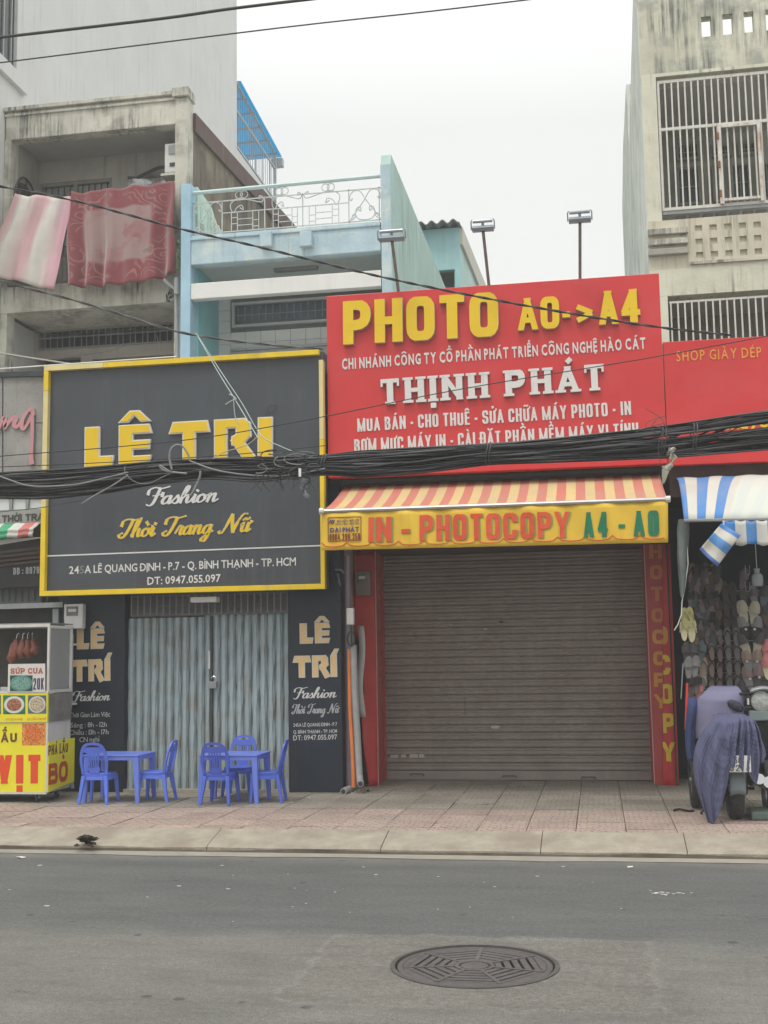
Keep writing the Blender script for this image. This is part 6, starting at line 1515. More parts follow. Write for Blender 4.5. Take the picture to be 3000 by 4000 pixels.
# ================================================================== METERS, PIPES, TRUNKING
def meter(label, x0, x1, y0, y1, Y, m, side=.1):
    a, b2 = W(x0, y0, Y), W(x1, y1, Y); t = thing('electric_meter', label, 'meter', (a.x, Y, b2.z)); h = a.z-b2.z; w = b2.x-a.x
    q = MB(); q.hexa([Vector((a.x, Y, a.z)), Vector((b2.x, Y, a.z)), Vector((b2.x, Y, b2.z+h*.42)), Vector((b2.x-w*.02, Y-.0, b2.z)), Vector((a.x+w*.05, Y, b2.z)), Vector((a.x, Y, b2.z+h*.42))], [p+Vector((0, side, 0)) for p in (Vector((a.x, Y, a.z)), Vector((b2.x, Y, a.z)), Vector((b2.x, Y, b2.z+h*.42)), Vector((b2.x-w*.02, Y-.0, b2.z)), Vector((a.x+w*.05, Y, b2.z)), Vector((a.x, Y, b2.z+h*.42)))]); q.build('case', m, t, bev=.008)
    q = MB(); q.box((a.x+w*.14, Y-.004, a.z-h*.48), (a.x+w*.76, Y+.01, a.z-h*.1)); wn_ = q.build('meter_window', mat('meter_glass', (.16, .16, .14), .2, .3, 20), t)
    q = MB(); q.box((a.x+w*.24, Y-.007, a.z-h*.32), (a.x+w*.66, Y-.004, a.z-h*.2)); q.build('dial', WPL, wn_)
    return t
meter('pale electric meter box at the top left corner of the black shopfront', 250, 322, 2360, 2455, 13.82, WPL)
meter('dim electric meter mounted on the dirty red banner left of the shutter', 1387, 1448, 2232, 2326, 14.66, mat('dull_meter_case', (.22, .17, .155), .6, .1, 8))
def pipe(name, label, cat, pts, r, m, caps=False, hole=False, n=10, grp=None):
    q = MB(); q.tube(pts, r, n); o = q.build(name, m, auto=True); tag(o, label, cat, grp); 
    if hole:
        h = MB(); d = (Vector(pts[-1])-Vector(pts[-2])).normalized(); h.tube([Vector(pts[-1])+d*.001, Vector(pts[-1])+d*.003], r*.72, n); h.build('bore', DARKROOM, o)
    return o
pipe('grey_pipe', 'thin grey pipe running down the edge of the left black panel', 'pipe', [W(281, 2478, 13.93), W(276, 2750, 13.93), W(264, 2830, 13.93), W(264, 2950, 13.93), W(284, 3080, 13.93)], .022, PVC)
for y in (2518, 2750):
    q = MB(); a = W(262, y, 13.9); q.box((a.x, 13.9, a.z-.012), (a.x+.09, 13.99, a.z+.012)); o = q.build('pipe_clip', WPL); tag(o, ('upper' if y < 2600 else 'lower')+' clip holding the grey pipe on the left black panel', 'clip')
pipe('trunking', 'pale mauve cable trunking running down beside the right black panel', 'trunking', [W(1356, 2170, 14.15), W(1356, 2560, 14.15), W(1362, 3070, 14.15)], .03, mat('mauve_trunking', (.28, .25, .31), .5, .1, 8), n=4)
pipe('orange_pipe', 'bright orange pipe standing between the two shops', 'pipe', [W(1364, 2535, 14.05), W(1368, 2780, 14.05), W(1378, 2950, 14.04), W(1382, 3076, 14.02)], .026, ORANGE)
pipe('grey_pipe', 'fat grey drain pipe beside the orange pipe, with open elbow at the foot', 'pipe', [W(1381, 2520, 14.02), W(1386, 2700, 14.02), W(1396, 2870, 14.02), W(1404, 3030, 14.0), W(1407, 3055, 13.94), W(1408, 3062, 13.86)], .04, PVC, hole=True)
pipe('pipe_elbow', 'short open grey pipe end lying at the foot of the orange pipe', 'pipe', [W(1366, 3080, 14.05), W(1352, 3085, 13.95), W(1341, 3092, 13.84)], .038, PVC, hole=True)
pipe('drain_pipe', 'grey rain pipe with elbow running down left of the blue pillar', 'pipe', [W(642, 1093, 18.6), W(662, 1112, 18.6), W(686, 1130, 18.6), W(688, 1160, 18.6), W(694, 1400, 18.6)], .035, PVC)
pipe('drain_pipe', 'short upright grey pipe stub above the elbow by the blue pillar', 'pipe', [W(690, 1086, 18.55), W(690, 1150, 18.55)], .045, PVC)
q = MB(); a, b2 = W(1354, 2376, 14.0), W(1383, 2440, 14.0); q.box((a.x, 13.98, b2.z), (b2.x, 14.06, a.z)); o = q.build('switch_box', WPL, bev=.008); tag(o, 'small white switch box on the pipes between the shops', 'box')
q = MB(); c0 = W(1371, 2495, 13.95)
for k in range(3): q.tube([c0+Vector((.045*math.cos(a_*math.pi/8)+.004*k, -.006*k, .085*math.sin(a_*math.pi/8))) for a_ in range(17)], .008, 5)
q.tube([c0+Vector((0, 0, .16)), c0+Vector((.01, -.01, -.1))], .008, 5)
o = q.build('cable_coil', RUBBER); tag(o, 'small coil of dark cable hung on the pipes between the shops', 'coil')
q = MB(); q.tube([W(1310, 2225, 13.97), W(1335, 2228, 13.97), W(1342, 2240, 13.97)], .012, 5); q.tube([W(1318, 2240, 13.97), W(1330, 2290, 13.97), W(1322, 2270, 13.97)], .009, 5); o = q.build('cable_tail', GCABLE); tag(o, 'short grey cable tail just right of the yellow frame corner', 'cable')

# ================================================================== CLOTHS ON THE BALCONY
PK = stripe_mat('pink_white_sheet', [(0, (.60, .33, .36)), (.17, (.66, .64, .58)), (.5, (.60, .35, .38)), (.66, (.67, .65, .60)), (.95, (.62, .33, .40))], 1, bump=.3)
for n_ in PK.node_tree.nodes:
    if n_.type == 'VALTORGB': n_.color_ramp.interpolation = 'EASE'
c_ = [W(62, 757, 18.7), W(300, 770, 18.7), W(216, 1130, 18.62), W(-75, 1082, 18.62)]
def pk(u, v):
    p = P4(c_, u, v); sag = -.05*abs(math.sin(u*math.pi*2.3))*(1-v)**2; f = .045*math.sin(u*15+v*3)*(.3+v)+.02*math.sin(u*31+1-v*5)
    return p+Vector((.02*math.sin(v*6+u*3), -.05+f, sag+.03*math.sin(u*5)*v))
mb = MB(); mb.grid(pk, 44, 22); o = mb.build('hanging_sheet', PK, smooth=True, solid=.006); tag(o, 'white bedsheet with soft pink stripes hung over the balcony at the left edge', 'cloth')
def blanket_mat():
    m, t, b = newmat('rose_blanket'); n = t.nodes.new; l = t.links.new
    tcn = n('ShaderNodeTexCoord'); uv = tcn.outputs['UV']; sp = n('ShaderNodeSeparateXYZ'); l(uv, sp.inputs[0])
    def mth(op, *a):
        x = n('ShaderNodeMath'); x.operation = op
        for i, v in enumerate(a):
            if isinstance(v, (int, float)): x.inputs[i].default_value = v
            else: l(v, x.inputs[i])
        return x.outputs[0]
    def rg(o, a, b_, c=0., d=1.):
        x = n('ShaderNodeMapRange'); x.inputs[1].default_value = a; x.inputs[2].default_value = b_; x.inputs[3].default_value = c; x.inputs[4].default_value = d; l(o, x.inputs[0]); return x.outputs[0]
    def mx(f, a, b_):
        x = n('ShaderNodeMix'); x.data_type = 'RGBA'
        for s, v in ((0, f), (6, a), (7, b_)):
            if isinstance(v, (int, float)): x.inputs[s].default_value = v
            elif isinstance(v, tuple): x.inputs[s].default_value = (*v, 1)
            else: l(v, x.inputs[s])
        return x.outputs[2]
    def noise(sc, det=3):
        x = n('ShaderNodeTexNoise'); x.inputs['Scale'].default_value = sc; x.inputs['Detail'].default_value = det; l(uv, x.inputs[0]); return x
    du = mth('ABSOLUTE', mth('SUBTRACT', sp.outputs[0], .47)); dv = mth('ABSOLUTE', mth('SUBTRACT', sp.outputs[1], .50))
    inner = mth('MULTIPLY', rg(du, .29, .33, 1, 0), rg(dv, .26, .29, 1, 0))
    c = mx(inner, (.215, .055, .062), (.30, .20, .19))
    nz = noise(3.2, 4)
    flo = mth('MULTIPLY', rg(nz.outputs[0], .5, .56), rg(mth('ADD', mth('MULTIPLY', du, du), mth('MULTIPLY', dv, dv)), .03, .15, .9, 0))
    c = mx(flo, c, (.25, .095, .105))
    vo = n('ShaderNodeTexVoronoi'); vo.inputs['Scale'].default_value = 9; l(uv, vo.inputs[0]); 
    c = mx(mth('MULTIPLY', flo, rg(vo.outputs[0], .35, .6, 0, .5)), c, (.36, .22, .21))
    # leaves
    v2 = n('ShaderNodeTexVoronoi'); v2.inputs['Scale'].default_value = 4.2; mp_ = n('ShaderNodeMapping'); mp_.inputs['Scale'].default_value = (1, 1.8, 1); mp_.inputs['Rotation'].default_value = (0, 0, .6); l(uv, mp_.inputs[0]); l(mp_.outputs[0], v2.inputs[0])
    c = mx(mth('MULTIPLY', rg(v2.outputs[0], .17, .2, .85, 0), rg(mth('MAXIMUM', du, dv), .16, .2, 0, 1)), c, (.15, .135, .12))
    # scrolls in the corners: distorted rings
    wd = n('ShaderNodeVectorMath'); wd.operation = 'SCALE'; wd.inputs[3].default_value = .16; l(noise(4.5, 1).outputs[1], wd.inputs[0]); ad = n('ShaderNodeVectorMath'); ad.operation = 'ADD'; l(uv, ad.inputs[0]); l(wd.outputs[0], ad.inputs[1])
    v3 = n('ShaderNodeTexVoronoi'); v3.inputs['Scale'].default_value = 6.5; l(ad.outputs[0], v3.inputs[0]); ring = mth('ABSOLUTE', mth('SUBTRACT', mth('FRACT', mth('MULTIPLY', v3.outputs[0], 4.2)), .5))
    zone = mth('MULTIPLY', rg(mth('ADD', du, dv), .44, .5, 0, 1), rg(mth('MAXIMUM', du, dv), .43, .46, 1, 0))
    c = mx(mth('MULTIPLY', mth('MULTIPLY', rg(ring, .10, .15, 1, 0), zone), .55), c, (.36, .22, .20))
    l(c, b.inputs['Base Color']); b.inputs['Roughness'].default_value = .95; b.inputs['Specular IOR Level'].default_value = .1
    b.inputs['Sheen Weight'].default_value = .5
    return m
cc = [W(285, 758, 18.72), W(686, 712, 18.72), W(694, 1070, 18.6), W(268, 1128, 18.6)]
def bk(u, v):
    p = P4(cc, u, v); rad = math.sin(u*30+5*v*(u-.5)-1)*(.035+.075*v)*(1 if u < .45 or u > .8 else .35); sag = -.05*abs(math.sin(u*math.pi*3.2))*(1-v)**2
    b0 = -.13*math.sin(u*math.pi*.9)*v**2*.9
    return p+Vector((.015*math.sin(v*9+u*7), -.06+rad-.08*math.sin(u*math.pi)*v, sag+b0+.02))
mb = MB(); mb.grid(bk, 80, 36); o = mb.build('hanging_blanket', blanket_mat(), smooth=True, solid=.012); tag(o, 'dark red plush blanket with pale rose pattern hung over the balcony', 'blanket')
mb = MB(); mb.tube([W(-80, 770, 18.75), W(300, 772, 18.75), W(690, 716, 18.75)], .008, 5); o = mb.build('clothes_line', WPL); tag(o, 'thin clothes line under the blanket and sheet on the balcony', 'line')
# small vine on the column
q = MB()
for k in range(26):
    p = W(697+rnd.uniform(-7, 7), rnd.uniform(940, 1055), 18.25+rnd.uniform(0, .2)); s = rnd.uniform(.025, .05); a_ = rnd.uniform(0, 6); d1 = Vector((math.cos(a_), rnd.uniform(-.5, .5), math.sin(a_)))*s; d2 = Vector((-math.sin(a_), rnd.uniform(-.5, .5), math.cos(a_)))*s*.6
    q.add([p-d1, p-d2*.8, p+d1, p+d2*.8], [(0, 1, 2, 3)])
q.tube([W(699, 1060, 18.4), W(694, 1000, 18.4), W(699, 940, 18.4)], .006, 4)
o = q.build('vine', LEAF); tag(o, 'small green vine growing between the stained column and the blue pillar', 'plant')
q = MB()
for k in range(60):
    p = W(rnd.uniform(650, 690), rnd.uniform(1125, 1180), 18.84+rnd.uniform(0, .03)); s = rnd.uniform(.008, .02); q.add([p+Vector((-s, 0, 0)), p+Vector((0, -.02, -s)), p+Vector((s, 0, s*.3)), p+Vector((0, -.01, s))], [(0, 1, 2, 3)])
stuff(q.build('moss', mat('dark_moss', (.035, .04, .02), .95)))

# ================================================================== MANHOLE COVER
mh = thing('manhole_cover', 'round cast iron manhole cover with spider-web slots in the road', 'manhole', (HC[0], HC[1], 0))
IRON = mat('worn_cast_iron', (.105, .097, .096), .55, .2, 14, metal=.25, bump=.4, bscale=90, blotch=.4, bcol=(.16, .15, .138))
IROND = mat('dark_slot_floor', (.035, .032, .03), .9, .2, 10)  # darker tone for the disc seen through the slots
def ringpts(r, z, n=48): return [(HC[0]+r*math.cos(2*math.pi*k/n), HC[1]+r*math.sin(2*math.pi*k/n), z) for k in range(n)]
def annulus(mb, prof, n=48):
    b0 = len(mb.v)
    for r, z in prof: mb.v += ringpts(r, z, n)
    for i in range(len(prof)-1):
        for k in range(n): k2 = (k+1) % n; mb.f.append((b0+i*n+k, b0+i*n+k2, b0+(i+1)*n+k2, b0+(i+1)*n+k)); mb.m.append(0)
mb = MB(); annulus(mb, [(.475, -.06), (.475, .006), (.450, .008), (.446, -.03), (.44, -.03)]); mb.build('frame', mat('frame_iron', (.085, .08, .075), .6, .2, 10, metal=.2, bump=.3), mh)
mb = MB(); mb.add(ringpts(.474, -.036), [tuple(range(48))]); mb.build('underlay', IROND, mh)
mb = MB(); annulus(mb, [(.436, -.04), (.436, -.001), (.405, .001), (.400, -.03)])
annulus(mb, [(.115, -.03), (.112, .003), (.092, .003), (.09, -.01), (.078, -.01), (.076, .001), (.001, .001)], 24 if 0 else 48)
mb.build('rim', IRON, mh)
for s_ in range(7):
    a0 = 2*math.pi*(s_+.25)/7; bd = Vector((math.cos(a0), math.sin(a0), 0)); pd = Vector((-bd.y, bd.x, 0)); tn = math.tan(math.pi/7)
    mb = MB(); C0 = Vector((HC[0], HC[1], 0))
    d = .118
    while d < .36:
        w = d*tn-.012; w2 = (d+.034)*tn-.012
        if w > 0: mb.hexa([C0+bd*d-pd*w, C0+bd*d+pd*w, C0+bd*(d+.034)+pd*w2, C0+bd*(d+.034)-pd*w2], [C0+bd*d-pd*w+Vector((0, 0, -.03)), C0+bd*d+pd*w+Vector((0, 0, -.03)), C0+bd*(d+.034)+pd*w2+Vector((0, 0, -.03)), C0+bd*(d+.034)-pd*w2+Vector((0, 0, -.03))])
        d += .034+.017
    arc = [a0+math.pi/7*(-1+2*k/8) for k in range(9)]
    dm = .352; out = [C0+Vector((math.cos(a_)*.402, math.sin(a_)*.402, 0)) for a_ in arc]; w = dm*tn
    ring_ = [C0+bd*dm-pd*w]+out+[C0+bd*dm+pd*w]
    mb.hexa(ring_, [p+Vector((0, 0, -.03)) for p in ring_])
    stuff(mb.build('grating_sector', IRON, mh))
    ea = a0+math.pi/7; ed = Vector((math.cos(ea), math.sin(ea), 0)); q = MB(); q.bar(C0+ed*.11+Vector((0, 0, -.012)), C0+ed*.402+Vector((0, 0, -.012)), .022, .032); q.build('rib', IRON, mh)

# ================================================================== PLASTIC CHAIRS AND TABLES
def leg_mb(x, y, z1, dx, dy, w0=.045, w1=.03):
    q = MB(); a = [Vector((x+i*w0/2, y+j*w0/2, z1)) for i, j in ((-1, -1), (1, -1), (1, 1), (-1, 1))]; b2 = [Vector((x+dx+i*w1/2, y+dy+j*w1/2, 0)) for i, j in ((-1, -1), (1, -1), (1, 1), (-1, 1))]
    return q.hexa(b2, a)
def make_chair(m):
    t = thing('plastic_chair', 'x', 'chair')
    q = MB(); n = 20; ol = []
    for k in range(n):
        a = 2*math.pi*k/n; c, s = math.cos(a), math.sin(a); e = .45; ol.append((.165*math.copysign(abs(c)**e, c), .16*math.copysign(abs(s)**e, s)))
    q.hexa([Vector((x, y, .335)) for x, y in ol], [Vector((x*.97, y*.97, .30)) for x, y in ol]); q.build('seat', m, t, bev=.006, auto=True)
    # apron
    q = MB(); 
    for k in range(n):
        x0, y0 = ol[k]; x1, y1 = ol[(k+1) % n]; q.add([(x0*.96, y0*.96, .302), (x1*.96, y1*.96, .302), (x1*.98, y1*.98, .262), (x0*.98, y0*.98, .262)], [(0, 1, 2, 3)])
    q.build('apron', m, t, solid=.006)
    for sx in (-1, 1):
        leg_mb(sx*.135, -.13, .31, sx*.03, -.02).build('leg', m, t, bev=.004); leg_mb(sx*.13, .14, .31, sx*.035, .055).build('leg', m, t, bev=.004)
    # backrest: arch, crest, splats
    def bp(x, z): return Vector((x, .155+(z-.33)*.22-.25*x*x*0+.35*x*x*-1, z))
    arch = []
    for k in range(17):
        a = math.pi*k/16; c, s = math.cos(a), math.sin(a); arch.append((.168*math.copysign(abs(c)**.62, c), .335+.345*abs(s)**.62))
    q = MB(); pts = [(-.155, .31)]+[(-x, z) for x, z in arch][::1]+[(.155, .31)]
    pts = [(-.150, .32)]+[(-x, z) for x, z in arch[1:-1]]+[(.150, .32)]
    for i in range(len(pts)-1):
        (x0, z0), (x1, z1) = pts[i], pts[i+1]; cx, cz = 0, .48
        i0 = Vector((x0*.80, 0, cz+(z0-cz)*.86)); i1 = Vector((x1*.80, 0, cz+(z1-cz)*.86))
        if i == 0: i0.z = .33
        if i == len(pts)-2: i1.z = .33
        f = [bp(x0, z0), bp(x1, z1), bp(i1.x, i1.z), bp(i0.x, i0.z)]; q.hexa([p+Vector((0, -.009, 0)) for p in f], [p+Vector((0, .009, 0)) for p in f])
    q.build('backrest_frame', m, t)
    for x in (-.052, -.026, 0, .026, .052):
        q = MB(); w = .0075; f = [bp(x*1.25-w, .60), bp(x*1.25+w, .60), bp(x*.8+w, .335), bp(x*.8-w, .335)]; q.hexa([p+Vector((0, -.006, 0)) for p in f], [p+Vector((0, .006, 0)) for p in f]); q.build('slat', m, t)
    q = MB(); f = [bp(-.125, .628), bp(.125, .628), bp(.11, .575), bp(.075, .56), bp(-.075, .56), bp(-.11, .575)]; q.hexa([p+Vector((0, -.008, 0)) for p in f], [p+Vector((0, .008, 0)) for p in f]); q.build('crest', m, t)
    q = MB(); f = [bp(-.07, .40), bp(.07, .40), bp(.055, .335), bp(-.055, .335)]; q.hexa([p+Vector((0, -.0075, 0)) for p in f], [p+Vector((0, .0075, 0)) for p in f]); q.build('lower_panel', m, t)
    return t
GZ = .15
proto = {0: None, 1: None}
def chair(px, Yc, rot, label, v):
    X = W(px, 3120, Yc).x
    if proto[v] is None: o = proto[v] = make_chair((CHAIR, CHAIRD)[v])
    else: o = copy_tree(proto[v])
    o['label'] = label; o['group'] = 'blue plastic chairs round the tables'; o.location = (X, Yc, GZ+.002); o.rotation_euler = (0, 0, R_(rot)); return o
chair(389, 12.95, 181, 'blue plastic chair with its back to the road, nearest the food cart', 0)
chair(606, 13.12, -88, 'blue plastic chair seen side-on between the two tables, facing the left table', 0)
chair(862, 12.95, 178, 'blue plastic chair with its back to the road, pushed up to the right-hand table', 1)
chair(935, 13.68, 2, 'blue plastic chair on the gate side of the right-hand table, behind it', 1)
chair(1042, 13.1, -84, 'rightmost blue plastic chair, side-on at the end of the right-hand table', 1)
def table(x0p, x1p, label):
    Yf, Yb = 12.86, 13.42; X0 = W(x0p, 2958, Yf).x; X1 = W(x1p, 2958, Yf).x; H_ = .535; w = X1-X0; d = Yb-Yf
    t = thing('plastic_table', label, 'table', ((X0+X1)/2, (Yf+Yb)/2, GZ), 'low blue plastic tables'); cx, cy = (X0+X1)/2, (Yf+Yb)/2
    q = MB(); q.box((X0, Yf, GZ+H_-.018), (X1, Yb, GZ+H_)); q.build('table_top', CHAIRL, t, bev=.008)
    for nm, a, b2 in (('front', (X0+.02, Yf+.012, GZ+H_-.06), (X1-.02, Yf+.022, GZ+H_-.019)), ('back', (X0+.02, Yb-.022, GZ+H_-.06), (X1-.02, Yb-.012, GZ+H_-.019)), ('s', (X0+.012, Yf+.023, GZ+H_-.06), (X0+.022, Yb-.023, GZ+H_-.019)), ('s', (X1-.022, Yf+.023, GZ+H_-.06), (X1-.012, Yb-.023, GZ+H_-.019))):
        q = MB(); q.box(a, b2); q.build('apron', CHAIRL, t)
    for sx in (-1, 1):
        for sy in (-1, 1):
            q = MB(); x = cx+sx*(w/2-.045); y = cy+sy*(d/2-.045); w0 = .05
            a = [Vector((x+i*w0*(1.0), y+j*w0, GZ+H_-.06)) for i, j in ((-1, -1), (1, -1), (1, 1), (-1, 1))]; xb, yb = x+sx*.028, y+sy*.02
            a = [Vector((x+i*.034, y+j*.034, GZ+H_-.02)) for i, j in ((-1, -1), (1, -1), (1, 1), (-1, 1))]; b2 = [Vector((xb+i*.02, yb+j*.02, GZ)) for i, j in ((-1, -1), (1, -1), (1, 1), (-1, 1))]
            q.hexa(b2, a); q.build('leg', CHAIRL, t, bev=.004)
table(322, 542, 'low blue plastic table beside the food cart, with two chairs'); table(773, 1006, 'low blue plastic table before the steel gate, with three chairs')
# ================================================================== FOOD CART
fc = thing('food_cart', 'white framed glass food cart with yellow PHÁ LẤU banners at the left edge', 'food cart', (-7, 13.2, GZ))
yc0, yc1 = 12.9, 13.52; xc = W(184, 3000, yc0).x
zc0 = W(180, 3098, yc0).z; zc1 = W(182, 2820, yc0).z; zc2 = W(184, 2703, yc0).z; zc3 = W(182, 2448, yc0).z
FR = mat('cart_frame_white', (.62, .60, .57), .45, .08, 10, streak=.4, scol=(.3, .25, .2), sscale=3)
q = MB(); q.box((xc-1.5, yc0+.01, zc0), (xc-.01, yc1, zc1)); q.build('cabinet', FR, fc)
q = MB(); q.box((xc-1.5, yc0-.02, zc1+.002), (xc, yc0+.12, zc2)); q.build('menu_shelf', CARTY, fc)
q = MB(); q.box((xc-1.5, yc0-.022, zc2-.012), (xc+.004, yc1, zc2+.006)); q.build('counter', FR, fc)
q = MB(); q.box((xc-1.5, yc0-.003, zc0+.012), (xc-.012, yc0+.008, zc1-.005)); q.build('front_banner', CARTY, fc)
q = MB()
for z0_, z1_ in ((zc0-.012, zc0+.01), (zc1-.006, zc1+.001)): q.box((xc-1.5, yc0-.012, z0_), (xc+.004, yc0+.0, z1_))
q.box((xc-.014, yc0-.012, zc0), (xc+.006, yc0+.012, zc1-.006)); stuff(q.build('edge_trim', FR, fc))
for (x, y) in ((xc-.012, yc0+.012), (xc-.012, yc1-.012), (xc-1.49, yc0+.012)):
    q = MB(); q.box((x-.013, y-.013, zc2), (x+.013, y+.013, zc3)); q.build('post', FR, fc)
for a, b2 in (((xc-1.5, yc0+.012, zc3+.016), (xc, yc0+.012, zc3+.016)), ((xc-.012, yc0+.026, zc3+.0), (xc-.012, yc1, zc3)), ((xc-1.5, yc1-.012, zc3), (xc, yc1-.012, zc3))):
    q = MB(); q.bar(a, b2, .026, .034); q.build('top_rail', FR, fc)
q = MB(); q.box((xc-1.5, yc0+.01, zc3+.034), (xc+.0, yc1, zc3+.046)); q.build('roof', GMET, fc)
q = MB(); q.box((xc-.006, yc0+.03, zc2+.01), (xc-.003, yc1-.03, zc3-.02)); q.build('side_glass', GLASS, fc)
q = MB(); q.bar((xc-.01, yc0+.03, lerp(zc2, zc3, .02)), (xc-.01, yc1-.02, lerp(zc2, zc3, .02)), .014); q.build('side_bar', FR, fc)
q = MB(); q.box((xc-1.4, yc1-.03, zc2), (xc-.03, yc1-.025, zc3)); q.build('back_panel', mat('cart_back', (.05, .045, .04), .6, .3, 5), fc)
q = MB(); q.box((xc-.7, yc0+.2, zc2+.006), (xc-.25, yc0+.5, zc2+.06)); q.build('tray', CHROME, fc)
q = MB(); q.box((xc+.001, yc0+.01, zc1+.0), (xc+.008, yc1-.02, zc2-.02)); q.build('side_panel', mat('grimy_panel', (.19, .18, .165), .5, .3, 7), fc)
# side banner
zb1 = WX(186, 2900, xc+.012).z; zb1b = WX(272, 2878, xc+.012).z
q = MB(); q.hexa([Vector((xc+.02, yc0-.01, zc0+.01)), Vector((xc+.02, yc1+.06, zc0+.06)), Vector((xc+.02, yc1+.06, zb1b-.02)), Vector((xc+.02, yc0-.01, zb1))], [Vector((xc+.009, yc0-.01, zc0+.01)), Vector((xc+.009, yc1+.06, zc0+.06)), Vector((xc+.009, yc1+.06, zb1b-.02)), Vector((xc+.009, yc0-.01, zb1))]); q.build('side_banner', CARTY, fc)
CR = mat('cart_red', (.70, .075, .02), .5, .06, 6); CBR = mat('cart_brown', (.13, .055, .025), .5, .1, 6); CRD = mat('cart_dark_red', (.50, .07, .025), .5, .08, 6)
def xline(txt, p0, p1, cap, **k):
    a = WX(*p0, xc+.02); b2 = WX(*p1, xc+.02); a.z = b2.z = (a.z+b2.z)/2; ln = Line(a, b2, (1, 0, 0), cap); write_line(txt, ln, 'block', fc, depth=.002, **k)
xline('PHÁ LẤU', (188, 2958), (265, 2932), .115, m=CBR, t=.2, gap=.15)
xline('BÒ', (188, 3072), (264, 3045), .235, m=CRD, t=.26, th=.2, gap=.12)
write_line('ẤU', LN(4, 2900, 66, 2899, yc0-.004, 40), 'block', fc, CBR, t=.22, gap=.2, depth=.002)
write_line('VỊT', LN(-12, 3062, 160, 3060, yc0-.004, 112), 'block', fc, CR, t=.28, th=.22, gap=.16, depth=.002)
write_line('CÚT LỘN XÀO ME', LN(22, 2814, 88, 2813, yc0-.021, 8), 'font', fc, mat('cart_orange', (.72, .28, .03), .5), one='lettering', depth=.001, gap=.1, bold=.03)
write_line('GỎI CUỐN TÔM THỊT', LN(105, 2814, 181, 2812, yc0-.021, 8), 'font', fc, MATS['cart_orange'], one='lettering', depth=.001, gap=.1, bold=.03)
def food_mat(name, base, c1, c2, sc):
    m, t, b = newmat(name); n = t.nodes.new; l = t.links.new; g = n('ShaderNodeNewGeometry'); v = n('ShaderNodeTexVoronoi'); v.inputs['Scale'].default_value = sc; l(g.outputs['Position'], v.inputs[0])
    cr_ = n('ShaderNodeValToRGB'); cr_.color_ramp.elements[0].color = (*c1, 1); cr_.color_ramp.elements[0].position = .25; cr_.color_ramp.elements[1].color = (*c2, 1); cr_.color_ramp.elements[1].position = .6
    no_ = n('ShaderNodeTexNoise'); no_.inputs['Scale'].default_value = sc*.7; l(g.outputs['Position'], no_.inputs[0]); mx = n('ShaderNodeMix'); mx.data_type = 'RGBA'; rr = n('ShaderNodeMapRange'); rr.inputs[1].default_value = .5; rr.inputs[2].default_value = .6; l(no_.outputs[0], rr.inputs[0])
    l(v.outputs[0], cr_.inputs[0]); l(rr.outputs[0], mx.inputs[0]); l(cr_.outputs[0], mx.inputs[6]); mx.inputs[7].default_value = (*base, 1); l(mx.outputs[2], b.inputs['Base Color']); b.inputs['Roughness'].default_value = .4; return m
def photo(x0, x1, y0, y1, Y, bgm, disc=None, dm=None, food=None, r=.9, fr=.72, name='dish_photo'):
    q = MB(); q.slab([(x0, y0), (x1, y0), (x1, y1), (x0, y1)], Y, .003); o = q.build(name, bgm, fc)
    a, b2 = W(x0, y0, Y), W(x1, y1, Y); c = (a+b2)/2; rx, rz = (b2.x-a.x)/2*r, (a.z-b2.z)/2*r
    for k, (mm, s) in enumerate(((dm, 1), (food, fr))):
        if mm is None: continue
        q = MB(); q.add([(c.x+rx*s*math.cos(i*math.pi/10), Y-.0015*(k+1), c.z+rz*s*math.sin(i*math.pi/10)) for i in range(20)], [tuple(range(20))]); q.build('printed_dish', mm, o)
PG_ = mat('printed_green', (.03, .16, .06), .4, .5, 18); PD_ = mat('printed_grey', (.10, .13, .14), .4, .2, 9)
photo(12, 99, 2716, 2790, yc0-.021, PG_, 1, PW, food_mat('printed_stew', (.30, .09, .03), (.55, .30, .18), (.20, .05, .02), 60))
photo(109, 181, 2716, 2788, yc0-.021, PD_, 1, PW, food_mat('printed_rolls', (.50, .42, .28), (.60, .58, .48), (.35, .22, .10), 60), fr=.85)
photo(-80, 4, 2716, 2790, yc0-.021, PD_, 1, PW, food_mat('printed_rolls2', (.5, .42, .28), (.6, .58, .48), (.35, .22, .1), 60))
photo(86, 178, 2826, 2912, yc0-.004, food_mat('printed_noodles', (.70, .24, .03), (.78, .48, .14), (.55, .10, .02), 45), 1, None, food_mat('printed_noodles_red', (.68, .16, .02), (.75, .36, .08), (.5, .08, .02), 60), r=.95, fr=.8)
q = MB(); q.slab([(32, 2594), (176, 2592), (176, 2703), (30, 2703)], yc0-.03, .006); q.build('price_card', mat('card_white', (.64, .62, .58), .5, .06, 6), fc)
photo(39, 127, 2638, 2700, yc0-.032, mat('printed_dark_green', (.02, .07, .05), .4), 1, mat('printed_bowl', (.10, .25, .21), .4, .3, 30), food_mat('printed_soup', (.16, .34, .28), (.30, .48, .40), (.08, .2, .16), 70), r=.98, fr=.82)
write_line('SÚP CUA', LN(41, 2632, 167, 2630, yc0-.031, 21), 'block', fc, mat('card_red', (.42, .07, .045), .5, .1, 6), t=.22, th=.16, gap=.2, serif=1, depth=.0015)
write_line('20K', LN(130, 2694, 171, 2693, yc0-.031, 45), 'block', fc, mat('card_navy', (.02, .035, .11), .5, .1, 6), t=.105, gap=.1, depth=.0015)
